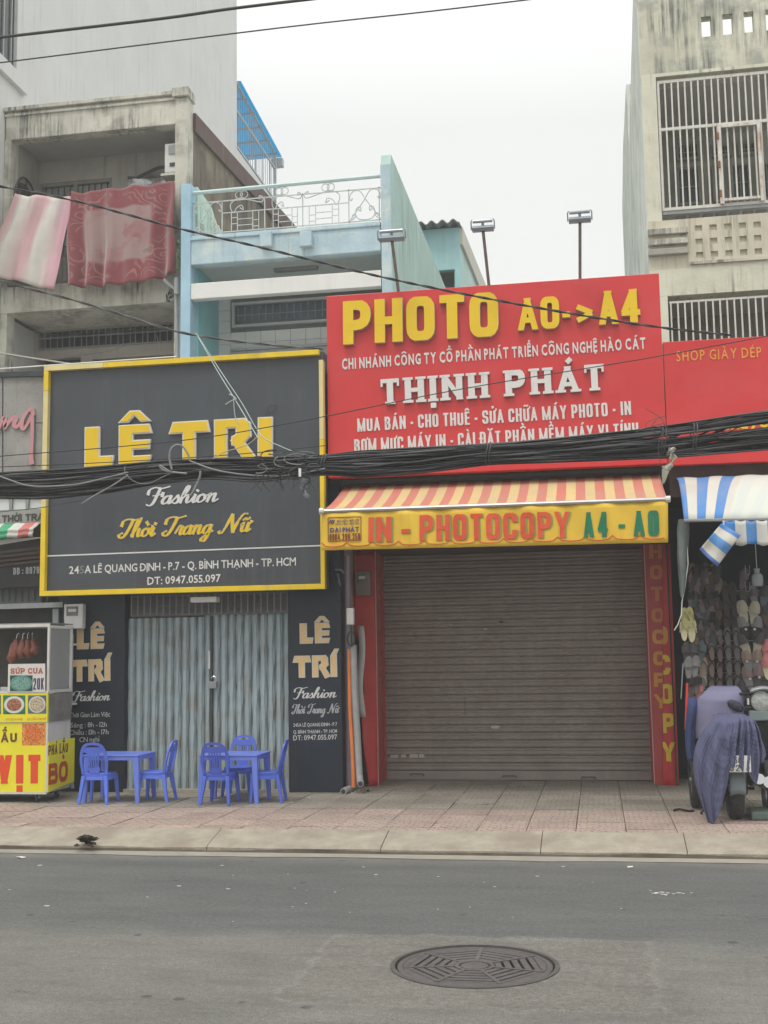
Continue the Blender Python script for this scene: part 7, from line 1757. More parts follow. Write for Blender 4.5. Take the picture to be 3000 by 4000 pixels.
# wheels
for x, y in ((W(146, 3130, yc0+.05).x, yc0+.06), (xc-.12, yc1-.1), (xc-1.35, yc0+.06)):
    q = MB(); q.lathe([(.035, -.015), (.04, -.01), (.04, .01), (.035, .015)], (x, y, GZ+.041), 14, 'X'); wq = q.build('wheel', TYRE, fc, auto=True)
    q = MB(); q.box((x-.024, y-.02, GZ+.04), (x-.018, y+.02, zc0)); q.box((x+.018, y-.02, GZ+.04), (x+.024, y+.02, zc0)); stuff(q.build('fork', GMET, wq))
q = MB(); q.box((xc-1.4, yc0+.05, zc0-.02), (xc-.03, yc1-.03, zc0-.001)); q.build('chassis', DMET, fc)
# hanging roast meat
MEAT = mat('roast_meat', (.20, .055, .03), .35, .35, 22, bump=.6, bscale=40, spec=.6)
for i, (px, w, h, tl) in enumerate(((64, .082, .30, 12), (88, .07, .23, 4), (108, .07, .23, -4), (128, .08, .20, -14))):
    t = thing('roast_duck', ('first', 'second', 'third', 'fourth')[i]+' from the left of the four pieces of roast meat hanging in the cart', 'meat', W(px, 2495, yc0+.12), 'roast meat hanging in the cart'); t.rotation_euler = (0, R_(tl), R_(i*25))
    q = MB(); q.lathe([(.012, 0), (w*.45, -.03), (w*.6, -.08), (w*.8, -h*.6), (w*.75, -h*.8), (w*.4, -h*.95), (.012, -h)], (0, 0, 0), 10); 
    for j in range(len(q.v)): x_, y_, z_ = q.v[j]; q.v[j] = (x_*(1+.25*math.sin(z_*50+i)), y_*.6, z_)
    me = q.mesh('body', MEAT, smooth=True); o = bpy.data.objects.new('body', me); COL.objects.link(o); o.parent = t
    q = MB(); q.tube([(0, 0, 0), (0, 0, .05), (.012, 0, .07), (.02, 0, .06)], .004, 5); me = q.mesh('hook', CHROME); o = bpy.data.objects.new('hook', me); COL.objects.link(o); o.parent = t

# ================================================================== MOTORBIKES UNDER CLOTHS
VIO = mat('violet_blue_cloth', (.10, .105, .185), .85, .08, 3, bump=.15, bscale=120, spec=.2); LAV = mat('lavender_cloth', (.23, .22, .335), .85, .07, 3, bump=.15, bscale=120, spec=.2); NVC = mat('navy_cloth', (.05, .065, .16), .85, .1, 4, spec=.2)
BK = mat('black_bike', (.012, .013, .015), .4, .3, 10); SILV = mat('silver_plastic', (.36, .38, .38), .35, .1, 10, metal=.3); MUD = mat('grey_mudguard', (.16, .185, .20), .5, .12, 10)
def wheel(par, c, R0, w, axis='X', n=28):
    q = MB(); pr = [(R0-.065, -w*.5), (R0-.02, -w*.52), (R0-.003, -w*.3), (R0, 0), (R0-.003, w*.3), (R0-.02, w*.52), (R0-.065, w*.5)]; q.lathe(pr, c, n, axis); 
    q.f = q.f[:-2]; q.m = q.m[:-2]; b0 = len(pr)
    for k in range(n): k2 = (k+1) % n; q.f.append(((b0-1)*n+k, (b0-1)*n+k2, k2, k)); q.m.append(0)
    t = q.build('tyre', TYRE, par, auto=True)
    if axis == 'X':
        tr_ = MB()
        for k in range(n*2):
            a = 2*math.pi*k/(n*2); cx, cy, cz = c; s = 1 if k % 2 else -1
            p0 = Vector((cx, cy+math.cos(a)*(R0+.001), cz+math.sin(a)*(R0+.001))); p1 = Vector((cx+s*w*.42, cy+math.cos(a+.12)*(R0-.008), cz+math.sin(a+.12)*(R0-.008))); tr_.bar(p0, p1, .008, .006)
        stuff(tr_.build('tread', mat('tread_rubber', (.06, .06, .058), .8), t))
    q = MB(); q.lathe([(R0-.068, -.02), (R0-.068, .02)], c, n, axis); q.f = q.f[:-2]; q.m = q.m[:-2]
    for k in range(8):
        a = 2*math.pi*k/8; d = {'X': Vector((0, math.cos(a), math.sin(a))), 'Y': Vector((math.cos(a), 0, math.sin(a)))}[axis]; q.bar(Vector(c)+d*.03, Vector(c)+d*(R0-.068), .018)
    q.tube([Vector(c)+(Vector((-.05, 0, 0)) if axis == 'X' else Vector((0, -.05, 0))), Vector(c)+(Vector((.05, 0, 0)) if axis == 'X' else Vector((0, .05, 0)))], .035, 10); q.build('rim', mat('rim_alloy', (.22, .22, .22), .4, .1, 8, metal=.5), t)
    return t
A0 = W(2888, 3212, 11.75); ax = A0.x
ma = thing('motorbike', 'motorbike parked tail-first under a violet-blue cloth, plate 59 32 showing', 'motorbike', (ax, 12.2, GZ))
wheel(ma, (ax, 12.05, GZ+.285), .285, .125)
wheel(ma, (ax-.02, 13.25, GZ+.28), .28, .09)
q = MB()
for k in range(9):
    a0 = R_(100-k*10+20); 
    pass
arcm = [R_(a) for a in range(200, 130, -8)]
q.grid(lambda u, v: Vector((ax+lerp(-.075, .075, u), 12.05+.315*math.cos(lerp(R_(188), R_(118), v)), GZ+.285+.315*math.sin(lerp(R_(188), R_(118), v))+.02*math.sin(u*math.pi))), 6, 8)
q.build('mudguard', MUD, ma, smooth=True, solid=.008)
pl = W(2890, 2990, 11.66)
q = MB(); q.box((pl.x-.100, pl.y, pl.z-.062), (pl.x+.100, pl.y+.006, pl.z+.09)); plate = q.build('number_plate', WPL, ma, bev=.004)
write_line('59', Line((pl.x-.052, pl.y-.001, pl.z+.022), (pl.x+.02, pl.y-.001, pl.z+.022), (0, -1, 0), .055), 'block', plate, DMET, t=.14, gap=.2, depth=.002)
write_line('32', Line((pl.x-.088, pl.y-.001, pl.z-.052), (pl.x-.005, pl.y-.001, pl.z-.052), (0, -1, 0), .055), 'block', plate, DMET, t=.14, gap=.35, depth=.002)
q = MB(); q.hexa([Vector((ax-.10, 11.78, GZ+.62)), Vector((ax+.10, 11.78, GZ+.62)), Vector((ax+.13, 11.8, GZ+.80)), Vector((ax-.13, 11.8, GZ+.80))], [Vector((ax-.13, 12.9, GZ+.55)), Vector((ax+.13, 12.9, GZ+.55)), Vector((ax+.13, 12.9, GZ+.78)), Vector((ax-.13, 12.9, GZ+.78))]); q.build('seat_body', BK, ma, bev=.02)
q = MB(); q.box((ax-.16, 12.15, GZ+.2), (ax+.14, 12.75, GZ+.56)); q.build('engine', mat('engine_dark', (.03, .03, .032), .5, .4, 16, metal=.3), ma, bev=.03)
q = MB(); q.tube([(ax-.03, 12.9, GZ+.55), (ax-.02, 13.1, GZ+.95), (ax-.02, 13.05, GZ+1.0)], .03, 8); q.tube([(ax-.33, 12.98, GZ+1.0), (ax+.3, 12.98, GZ+1.0)], .016, 8); q.build('handlebar', BK, ma)
q = MB(); q.tube([(ax+.16, 12.6, GZ+.28), (ax+.19, 12.1, GZ+.34), (ax+.2, 11.95, GZ+.37), (ax+.2, 11.74, GZ+.40)], .05, 12, rs=[.025, .045, .055, .05]); q.build('exhaust', CHROME, ma, auto=True)
q = MB(); q.tube([(ax-.14, 12.4, GZ+.22), (ax-.27, 12.35, GZ+.05), (ax-.30, 12.33, GZ+.0)], .013, 6); q.build('side_stand', BK, ma)
for s in (-1, 1):
    q = MB(); q.box((ax+s*.17-.045, 12.28, GZ+.24), (ax+s*.17+.045, 12.36, GZ+.265)); q.build('footrest', BK, ma, bev=.004)
    q = MB(); q.tube([(ax+s*.10, 12.05, GZ+.3), (ax+s*.11, 12.2, GZ+.6)], .022, 8); q.build('shock_absorber', DMET, ma, auto=True)
# cloth over it
def rows_to(rows, nv):
    def at(v):
        y = lerp(rows[0][0], rows[-1][0], v)
        for r0, r1 in zip(rows[:-1], rows[1:]):
            if r0[0] <= y <= r1[0]+1e-6:
                t = (y-r0[0])/(r1[0]-r0[0]); t = t*t*(3-2*t)*.5+t*.5; return y, lerp(r0[1], r1[1], t), lerp(r0[2], r1[2], t)
        return rows[-1]
    return at
def drape(mb, rows, Yc, bulge, nu, nv, pleat, freq, ph=0, top=.12, hem=0, slope=0):
    at = rows_to(rows, nv)
    def f(u, v):
        y, l_, r_ = at(v); p = W(lerp(l_, r_, u), y+(hem*math.sin(u*freq*.8+ph)*max(0, (v-.75)*4) if hem else 0), Yc)
        dy = -bulge*math.sin(math.pi*min(1, max(0, u)))**.6*(.35+.65*min(1, v*4)) + pleat*math.sin(u*freq+ph+v*1.5)*min(1, v*2.2+.1) + pleat*.4*math.sin(u*freq*2.3+ph*2-v*4)*v
        dy += top*(1-min(1, v*7))**2+slope*v
        return p+Vector((0, dy, 0))
    mb.grid(f, nu, nv)
COLS = [(0, [(2802, 2800), (2742, 2862), (2710, 2950), (2716, 3060), (2766, 3213)]), (.12, [(2816, 2797), (2766, 2868), (2738, 2970), (2740, 3085), (2770, 3217)]), (.24, [(2832, 2795), (2790, 2878), (2768, 2980), (2763, 3095), (2778, 3215)]),
 (.34, [(2846, 2795), (2815, 2885), (2800, 2985), (2792, 3090), (2790, 3196)]), (.43, [(2858, 2795), (2836, 2880), (2826, 2965), (2818, 3050), (2812, 3140)]), (.50, [(2868, 2795), (2850, 2872), (2841, 2940), (2837, 3000), (2834, 3060)]),
 (.55, [(2876, 2795), (2864, 2862), (2856, 2915), (2850, 2955), (2846, 2986)]), (.64, [(2891, 2795), (2886, 2855), (2882, 2910), (2880, 2960), (2884, 2996)]), (.76, [(2909, 2796), (2913, 2855), (2914, 2910), (2914, 2965), (2912, 3010)]),
 (.85, [(2924, 2799), (2938, 2850), (2944, 2910), (2948, 2975), (2950, 3058)]), (.92, [(2937, 2804), (2953, 2850), (2962, 2900), (2967, 2940), (2966, 2978)]), (1, [(2948, 2812), (2965, 2850), (2975, 2890), (2985, 2920), (2992, 2952)])]
def colpt(cp, v):
    s_ = v*4; k = min(int(s_), 3); t = s_-k; P = [Vector(p) for p in cp]; a, b_, c, d = P[max(k-1, 0)], P[k], P[k+1], P[min(k+2, 4)]
    return .5*((2*b_)+(c-a)*t+(2*a-5*b_+4*c-d)*t*t+(3*b_-a-3*c+d)*t**3)
def cover(u, v):
    for (u0, c0), (u1, c1) in zip(COLS[:-1], COLS[1:]):
        if u0 <= u <= u1+1e-9:
            t = (u-u0)/(u1-u0); p = colpt(c0, v).lerp(colpt(c1, v), t); break
    left = max(0, min(1, (.55-u)/.2)); right = max(0, min(1, (u-.45)/.15))
    bul = -.15*math.sin(math.pi*min(1, max(0, u)))**.55*min(1, .3+v*3)
    top = .45*(1-min(1, v*9))**2
    f = right*(.024*math.sin(u*62+v*1.5+.6*math.sin(v*6))+.014*math.sin(u*101+1+v*3))+.004*math.sin(u*150+v*37)+.003*math.sin(v*83-u*70)*min(1, v*2.5)
    g = left*(.024*math.sin(v*22-u*16+math.sin(u*9)*1.4)*(1-v)*(u+.25)*1.6+.022*math.sin(u*34+v*4)*min(1, v*1.6)+.007*math.sin(u*71-v*7)*v)
    e = left*.02*v
    hem = 0
    if v > .93: p = p+Vector((0, right*7*math.sin(u*48)*(v-.93)/.07))
    return W(p.x, p.y, 11.80)+Vector((0, bul+top+f+g-e, 0))
mb = MB(); mb.grid(cover, 130, 64)
o = mb.build('motorbike_cover', VIO, smooth=True, solid=.005); tag(o, 'violet-blue cloth draped in folds over the front motorbike, open at the plate', 'cloth')
# second bike behind with lavender cloth and its mirror
mbk2 = thing('motorbike', 'second motorbike under the lavender cloth, its wheel showing at the left', 'motorbike', (W(2790, 3100, 12.9).x, 12.9, GZ))
bx = W(2700, 3100, 12.75).x
q = MB(); R2 = .27; cw = (bx+.045, 12.85, GZ+R2); pr = [(R2-.06, -.04), (R2-.01, -.045), (R2, 0), (R2-.01, .045), (R2-.06, .04)]
wheel(mbk2, cw, R2, .085)
q = MB(); q.hexa([Vector((bx+.12, 12.6, GZ+.45)), Vector((bx+.5, 12.6, GZ+.45)), Vector((bx+.46, 12.65, GZ+.98)), Vector((bx+.14, 12.65, GZ+.98))], [Vector((bx+.12, 13.3, GZ+.35)), Vector((bx+.45, 13.3, GZ+.35)), Vector((bx+.42, 13.2, GZ+.95)), Vector((bx+.14, 13.2, GZ+.95))]); q.build('body', BK, mbk2, bev=.03)
q = MB(); c0 = W(2873, 2757, 12.35); q.grid(lambda u, v: c0+Vector((.075*math.cos(u*2*math.pi)*v, -.012*(1-v*v), .052*math.sin(u*2*math.pi)*v+.03*math.cos(u*2*math.pi)*v*-1)), 20, 3); q.build('mirror', mat('mirror_dark', (.03, .035, .05), .25, .2, 20), mbk2, smooth=True, solid=.01)
q = MB(); q.tube([c0+Vector((.03, .01, -.02)), c0+Vector((.10, .02, -.035)), c0+Vector((.16, .1, -.1))], .006, 6); q.build('mirror_stalk', DMET, mbk2)
mb = MB()
drape(mb, [(2682, 2792, 2890), (2690, 2772, 2894), (2705, 2748, 2898), (2730, 2724, 2902), (2770, 2712, 2904), (2810, 2708, 2906), (2850, 2710, 2908), (2885, 2716, 2900)], 12.5, .16, 44, 30, .008, 11, .3, top=.3)
o = mb.build('motorbike_cover', LAV, smooth=True, solid=.005); tag(o, 'lavender cloth over the rear motorbike, above the violet-blue one', 'cloth')
mb = MB()
drape(mb, [(2724, 2692, 2722), (2740, 2686, 2724), (2790, 2682, 2720), (2850, 2676, 2714), (2920, 2678, 2716), (2970, 2686, 2716)], 12.46, .06, 12, 20, .012, 9, 0, top=.1)
o = mb.build('cloth_fold', NVC, smooth=True, solid=.005); tag(o, 'navy fold of cloth hanging along the left side of the parked motorbikes', 'cloth')
# third bike: headlamp and body at the right edge
mc = thing('scooter', 'grey scooter with chrome-ringed headlamp cut by the right edge of the photo', 'scooter', (W(2975, 3000, 12.5).x, 12.5, GZ))
hc = W(2975, 2740, 12.35)
q = MB(); q.lathe([(.03, .10), (.085, .08), (.10, .02), (.098, 0)], hc, 20, 'Y'); q.build('headlamp_shell', SILV, mc, auto=True)
q = MB(); q.lathe([(.092, -.002), (.06, -.02), (.01, -.026)], hc, 20, 'Y'); q.build('headlamp', mat('headlamp_lens', (.42, .43, .40), .12, .35, 30, spec=.8), mc, auto=True)
q = MB(); q.grid(lambda u, v: hc+Vector((lerp(-.11, .14, u), -.0-.06*math.sin(v*math.pi*.8), lerp(.12, .085, v)+.03*math.sin(u*math.pi))), 8, 6); q.build('cowl', SILV, mc, smooth=True, solid=.008)
q = MB(); q.hexa([hc+Vector(p) for p in ((-.12, .0, -.09), (.14, .0, -.09), (.14, -.02, -.18), (-.13, -.02, -.19))], [hc+Vector(p) for p in ((-.12, .1, -.09), (.14, .1, -.09), (.14, .1, -.18), (-.13, .1, -.19))]); q.build('front_panel', mat('greenish_panel', (.16, .20, .20), .4, .1, 8), mc, bev=.01)
q = MB(); q.hexa([hc+Vector(p) for p in ((-.10, .05, -.2), (.16, .05, -.2), (.16, .1, -.62), (-.06, .1, -.62))], [hc+Vector(p) for p in ((-.10, .5, -.2), (.16, .5, -.2), (.16, .7, -.62), (-.06, .7, -.62))]); q.build('leg_shield', BK, mc, bev=.03)
q = MB(); q.tube([hc+Vector((-.10, .03, .05)), hc+Vector((-.13, .03, .14)), hc+Vector((-.06, .03, .16))], .008, 6); q.tube([hc+Vector((-.2, .1, .07)), hc+Vector((.15, .1, .1))], .014, 8); q.build('handlebar', BK, mc)
q = MB(); q.box(tuple(hc+Vector((-.135, -.01, -.03))), tuple(hc+Vector((-.12, .03, .03)))); q.build('indicator', WPL, mc)
wheel(mc, (hc.x+.03, 12.35, GZ+.26), .26, .1)
q = MB(); p = W(2985, 3060, 12.0); q.tube([p+Vector((-.02, .4, 0)), p, p+Vector((.03, -.1, .02))], .055, 12); q.build('exhaust', CHROME, mc, auto=True)
q = MB(); p = W(2962, 3140, 12.0); q.box((p.x-.08, 11.9, GZ), (p.x+.12, 12.3, GZ+.08)); o = q.build('floor_box', mat('green_grey_box', (.12, .16, .14), .6, .2, 10), bev=.02); tag(o, 'low grey-green box lying on the pavement behind the motorbike wheel', 'box')

# ================================================================== OVERHEAD CABLES
def pw(tab, x):
    if x <= tab[0][0]: return tab[0][1]
    for (a, ya), (b2, yb) in zip(tab[:-1], tab[1:]):
        if a <= x <= b2: return lerp(ya, yb, (x-a)/(b2-a))
    return tab[-1][1]
TOP = [(-200, 1862), (0, 1848), (300, 1832), (500, 1814), (640, 1800), (900, 1788), (1100, 1786), (1275, 1778), (1400, 1762), (1600, 1752), (1800, 1742), (2000, 1730), (2200, 1712), (2480, 1680), (2700, 1650), (3000, 1604), (3200, 1570)]
BOT = [(-200, 1945), (0, 1946), (180, 1948), (425, 1925), (606, 1890), (823, 1868), (1004, 1882), (1257, 1852), (1400, 1862), (1650, 1846), (1913, 1812), (2100, 1806), (2600, 1788), (2800, 1772), (3000, 1755), (3200, 1745)]
YB0 = 11.3
bun = thing('cable_bundle', 'thick sagging bundle of black telecom cables crossing the whole street front', 'cables', (-1.5, YB0, 4.2))
CABM = [RUBBER, mat('cable_sheath', (.035, .036, .042), .42, .2, 18), mat('cable_sheath_worn', (.065, .062, .064), .45, .2, 18)]
for k in range(74):
    f0 = (k+.5)/74; a1, a2, p1, p2 = rnd.uniform(.02, .16), rnd.uniform(.01, .06), rnd.uniform(0, 6.3), rnd.uniform(0, 6.3); w1, w2 = rnd.uniform(.0012, .0035), rnd.uniform(.005, .010); r = rnd.choice((.006, .007, .008, .009, .011, .013)); dy = rnd.uniform(-.10, .10)*(1-abs(f0-.5))
    pts = []
    for i in range(58):
        x = -220+i*60
        f = min(1.0, max(0, f0+a1*math.sin(x*w1+p1)+a2*math.sin(x*w2+p2)))
        if 2560 < x and .30 < f < .44: f = .30 if f < .37 else .44+0*(x-2560)/600
        y = lerp(pw(TOP, x), pw(BOT, x), f); tn_ = math.sin(x*w2*1.3+p1)*.03; pts.append(W(x, y, YB0+dy+tn_))
    q = MB(); q.tube(pts, r, 6, caps=False); q.build('cable', CABM[0 if k % 3 else (1 if k % 2 else 2)], bun, smooth=True)
def tie(x, label='cable_tie'):
    q = MB(); y0, y1 = pw(TOP, x)-3, pw(BOT, x)+3; c = W(x, (y0+y1)/2, YB0); h = (W(x, y0, YB0).z-W(x, y1, YB0).z)/2
    for j in range(2): q.tube([c+Vector((j*.028+.012*math.sin(a_*math.pi/5), -.135*math.sin(a_*math.pi/10+.0)*1.0, h*math.cos(a_*math.pi/10))) for a_ in range(21)], .006, 5)
    q.build(label, CABM[2], bun)
for x in (1266, 1905, 2706, 2585): tie(x)
# loose tails and loops
LOOSE = [([(160, 1972), (250, 1948), (330, 1925)], 0), ]
def loose(label, pts, r, m, Y=11.12, name='loose_cable'):
    q = MB(); q.tube([W(x, y, Y) for x, y in [(p.x, p.y) for p in catmull(pts, 5)]], r, 6); o = q.build(name, m, smooth=True); tag(o, label, 'cable', 'loose ends on the cable bundle'); return o
loose('straight pale cable end poking down left below the bundle over the black sign', [(318, 1968), (380, 1930), (440, 1896), (500, 1856)], .009, GCABLE)
loose('pale looped cable standing up over the letter T of the black sign', [(672, 1838), (662, 1790), (668, 1755), (690, 1738), (715, 1745), (735, 1775), (740, 1800)], .011, GCABLE)
loose('small pale loop lying on the bundle left of the standing loop', [(668, 1845), (640, 1828), (624, 1818), (630, 1830), (655, 1842), (690, 1846), (730, 1850)], .010, GCABLE)
loose('grey cable curving down to a frayed end above the word Fashion', [(783, 1840), (780, 1865), (768, 1893), (752, 1925), (740, 1938)], .011, GCABLE)
loose('thin drooping wire hanging under the bundle left of the pale loops', [(488, 1820), (490, 1850), (520, 1878), (555, 1890), (590, 1886), (625, 1868), (665, 1850)], .004, GCABLE)
loose('long pale cable sagging along the front of the bundle at the far left', [(-80, 1830), (20, 1868), (100, 1895), (180, 1900), (300, 1892), (420, 1865), (500, 1845)], .008, GCABLE, 11.12)
loose('long pale cable sagging along the bundle between the loops and the tangle', [(740, 1800), (850, 1838), (1000, 1858), (1130, 1856), (1270, 1830)], .008, GCABLE, 11.12)
loose('orange tipped thin wire crossing in front of the letter R', [(830, 1792), (880, 1765), (930, 1750), (975, 1732), (1005, 1705)], .005, mat('pale_wire', (.45, .36, .26), .5), 11.12)
tang = thing('cable_tangle', 'bird-nest tangle of thin wires on the bundle below the letter Í', 'cables', W(1120, 1830, 11.1))
for k in range(34):
    cx, cy = rnd.uniform(1000, 1235), rnd.uniform(1775, 1875); rr = rnd.uniform(14, 55); a0 = rnd.uniform(0, 6.3); da = rnd.uniform(2, 6); e = rnd.uniform(.35, .9)
    pts = [W(cx+rr*math.cos(a0+da*i/10)*1.1, cy+rr*e*math.sin(a0+da*i/10)*.8, 11.08+rnd.uniform(-.02, .02)) for i in range(11)]
    q = MB(); q.tube(pts, rnd.choice((.003, .004, .006)), 5); q.build('wire', RUBBER if k % 4 else GCABLE, tang, smooth=True)
for k in range(16):
    x = rnd.uniform(990, 1250); pts = [W(x, 1850, 11.1), W(x+rnd.uniform(-15, 15), 1880, 11.08), W(x+rnd.uniform(-40, 30), rnd.uniform(1895, 1925), 11.06)]
    q = MB(); q.tube(pts, .003, 4); q.build('wire', RUBBER, tang)
t2 = thing('cable_tangle', 'small tuft of curled wires on top of the bundle over the red sign edge', 'cables', W(2570, 1680, 11.1))
for pts in ([(2524, 1597), (2550, 1612), (2580, 1632), (2598, 1660)], [(2600, 1625), (2560, 1636), (2528, 1650), (2522, 1668)], [(2565, 1640), (2550, 1655), (2545, 1670)], [(2480, 1690), (2520, 1672), (2570, 1668), (2600, 1690)], [(2595, 1680), (2575, 1720), (2572, 1770), (2580, 1810), (2588, 1832)], [(2550, 1665), (2590, 1655), (2600, 1675), (2570, 1690), (2545, 1680)]):
    q = MB(); q.tube([W(p.x, p.y, 11.1) for p in catmull(pts, 5)], .004, 5); q.build('wire', CABM[2], t2, smooth=True)
def rag(label, pts, w, m, Y=11.02):
    pc = catmull(pts, 4); mb = MB(); n = len(pc)-1
    def f(u, v):
        i = min(int(v*n), n-1); t = v*n-i; p = pc[i].lerp(pc[i+1], t); ww = w*(1+.5*math.sin(v*17)+.3*math.sin(v*41)); return W(p.x+(u-.5)*ww, p.y, Y)+Vector((0, .03*math.sin(u*7+v*9), 0))
    mb.grid(f, 5, 18); o = mb.build('rag', m, smooth=True, solid=.003); tag(o, label, 'rag')
RAGM = mat('dirty_white_rag', (.50, .47, .40), .9, .4, 30)
rag('dirty white torn tape knotted under the bundle at the edge of the red sign', [(2628, 1748), (2622, 1768), (2630, 1790), (2618, 1812), (2608, 1838)], 20, RAGM)
rag('short white tape end beside the knotted tape on the bundle', [(2618, 1760), (2612, 1770), (2610, 1778)], 9, RAGM); rag('grey shred of plastic hanging under the wire tangle', [(1182, 1870), (1188, 1895), (1190, 1920), (1200, 1948)], 18, mat('grey_shred', (.20, .20, .21), .7, .4, 30))
q = MB(); a = W(1172, 1846, 11.0); q.box((a.x-.012, 10.99, a.z-.04), (a.x+.012, 11.0, a.z+.04)); o = q.build('cable_tag', mat('tag_white', (.72, .74, .74), .4)); tag(o, 'small bright white tag on the wire tangle', 'tag')
# single lines
def line(label, pts, Ys, r, m, name='wire', twist=0, k=5):
    pc = catmull(pts, k); n = len(pc)-1; base = [W(p.x, p.y, lerp(Ys[0], Ys[1], i/n)) for i, p in enumerate(pc)]
    if not twist:
        q = MB(); q.tube(base, r, 6, caps=False); o = q.build(name, m, smooth=True); return tag(o, label, 'cable')
    t = thing(name, label, 'cable', base[0])
    # resample finely and wind two strands
    fine = []
    for a, b2 in zip(base[:-1], base[1:]):
        L__ = (b2-a).length; mth_ = max(1, int(L__/.045))
        for i in range(mth_): fine.append(a.lerp(b2, i/mth_))
    fine.append(base[-1]); s = 0
    for h in (0, 1):
        pts2 = []; s = 0
        for i, p in enumerate(fine):
            if i: s += (p-fine[i-1]).length
            a_ = s*2*math.pi/twist+h*math.pi; pts2.append(p+Vector((0, math.cos(a_)*r*.95, math.sin(a_)*r*.95)))
        q = MB(); q.tube(pts2, r, 5, caps=False); q.build('strand', m if h == 0 else CABM[2], t, smooth=True)
    return t
DKG = mat('weathered_cable', (.05, .058, .052), .5, .15, 10)
line('thick dark power cable crossing the top left corner', [(-80, 158), (0, 146), (620, 74), (925, 31), (1400, -25)], (9.6, 9.6), .0155, DKG, 'power_cable')
line('thinner cable below the thick one, running up to the top edge over the sky', [(-80, 253), (0, 245), (1100, 108), (1700, 42), (2300, -30)], (9.8, 9.8), .0075, DKG, 'power_cable')
line('twisted black cable falling from the blankets across the red sign to the cream house', [(-80, 712), (0, 728), (300, 786), (700, 893), (1000, 962), (1500, 1084), (2000, 1184), (2500, 1268), (2860, 1310)], (11.2, 13.6), .0085, RUBBER, 'twisted_cable', twist=.42, k=4)
line('twisted grey cable falling from the left edge to the corner of the red sign', [(-80, 1078), (0, 1096), (110, 1126), (350, 1190), (700, 1297), (1000, 1342), (1262, 1364)], (12, 13.8), .009, mat('mid_grey_cable', (.11, .11, .11), .5), 'twisted_cable', twist=.6, k=4)
line('thin straight wire rising from the left edge across LÊ TRÍ and the red sign', [(-60, 1788), (0, 1782), (700, 1722), (1200, 1640), (1800, 1520), (2513, 1402), (3000, 1312), (3100, 1296)], (11.4, 11.4), .005, RUBBER)
line('thin wire just above the bundle across the lower half of the L and E letters', [(-60, 1826), (300, 1812), (700, 1790), (1000, 1768), (1275, 1740)], (11.35, 11.35), .0045, RUBBER)
line('thin wire crossing the white window panes at the left edge', [(-60, 2010), (0, 2000), (165, 1982), (330, 1952)], (11.5, 11.5), .0035, DKG)
line('pale stay wire from the grey cable down to the wire tangle, left strand', [(765, 1300), (850, 1450), (930, 1580), (1008, 1712)], (12.3, 11.2), .005, mat('pale_green_wire', (.36, .43, .40), .5))
line('pale stay wire from the grey cable down to the wire tangle, right strand', [(765, 1300), (862, 1450), (945, 1575), (1020, 1700), (1100, 1745), (1150, 1765)], (12.3, 11.2), .005, MATS['pale_green_wire'])
line('knotted pale wire end hanging from the stay wires on the black sign', [(895, 1540), (912, 1548), (922, 1560), (905, 1565), (880, 1580)], (11.6, 11.6), .006, MATS['pale_green_wire'])
line('short pale wire hanging from the knot on the stay wires', [(912, 1552), (915, 1600), (922, 1640), (935, 1660)], (11.6, 11.6), .005, MATS['pale_green_wire'])
line('white pole lying along the top of the black and yellow sign at the left', [(-80, 1447), (0, 1441), (690, 1393)], (13.75, 13.75), .010, WPL, 'pole', k=2)
line('pale beige rod running in from the left edge above the cracked sign', [(-80, 1375), (0, 1380), (130, 1400), (290, 1424)], (14.5, 13.9), .012, mat('beige_rod', (.36, .34, .29), .6), 'rod')
line('thin looped wire hanging from the top of the black sign beside the drain pipe', [(540, 1330), (430, 1370), (300, 1390), (170, 1410)], (16, 14), .004, DKG)
line('thin dark wire hanging down from the wires by the barred window', [(612, 1310), (622, 1350), (640, 1392)], (16, 15), .004, DKG)

# ================================================================== LITTER AND KERB DEBRIS
def scrap(label, px, py, z, s, m, name='litter'):
    p = G(px, py, z); q = MB(); n = 7; ring_ = [(p.x+s*rnd.uniform(.6, 1.2)*math.cos(2*math.pi*k/n), p.y+s*.8*rnd.uniform(.6, 1.2)*math.sin(2*math.pi*k/n), z+.004+rnd.uniform(0, s*.25)) for k in range(n)]
    q.add(ring_+[(p.x, p.y, z+s*.35)], [(k, (k+1) % n, n) for k in range(n)]); o = q.build(name, m, smooth=False, solid=.002); tag(o, label, 'litter')
PAP = mat('litter_white', (.62, .60, .56), .8, .15, 30)
scrap('white scrap of paper on the road edge at the left, under the kerb', 82, 3352, .0, .045, PAP); scrap('crumpled white scrap on the tiles in front of the shutter', 1562, 3170, .15, .03, PAP)
scrap('small white scrap on the tiles left of the pipes', 1212, 3120, .15, .02, PAP); scrap('white fleck of rubbish on the road before the shutter', 2460, 3390, .0, .03, PAP)
scrap('small white fleck in the gutter below the kerb joint', 2320, 3340, .01, .022, PAP); scrap('white fleck of rubbish on the road left of the manhole', 2200, 3388, .0, .018, PAP); scrap('white crumb of plaster by the foot of the pipes', 1445, 3085, .15, .03, PAP)
scrap('pale scrap in the gutter near the middle of the kerb', 1112, 3323, .01, .02, PAP); scrap('small pale scrap beside the white one before the shutter', 1140, 3138, .15, .016, PAP)
DEB = mat('wet_debris', (.03, .022, .015), .9, .4, 20)
dn = thing('debris_pile', 'dark clump of wet leaves lying on the sloping kerb at the left', 'debris', G(340, 3290, .1))
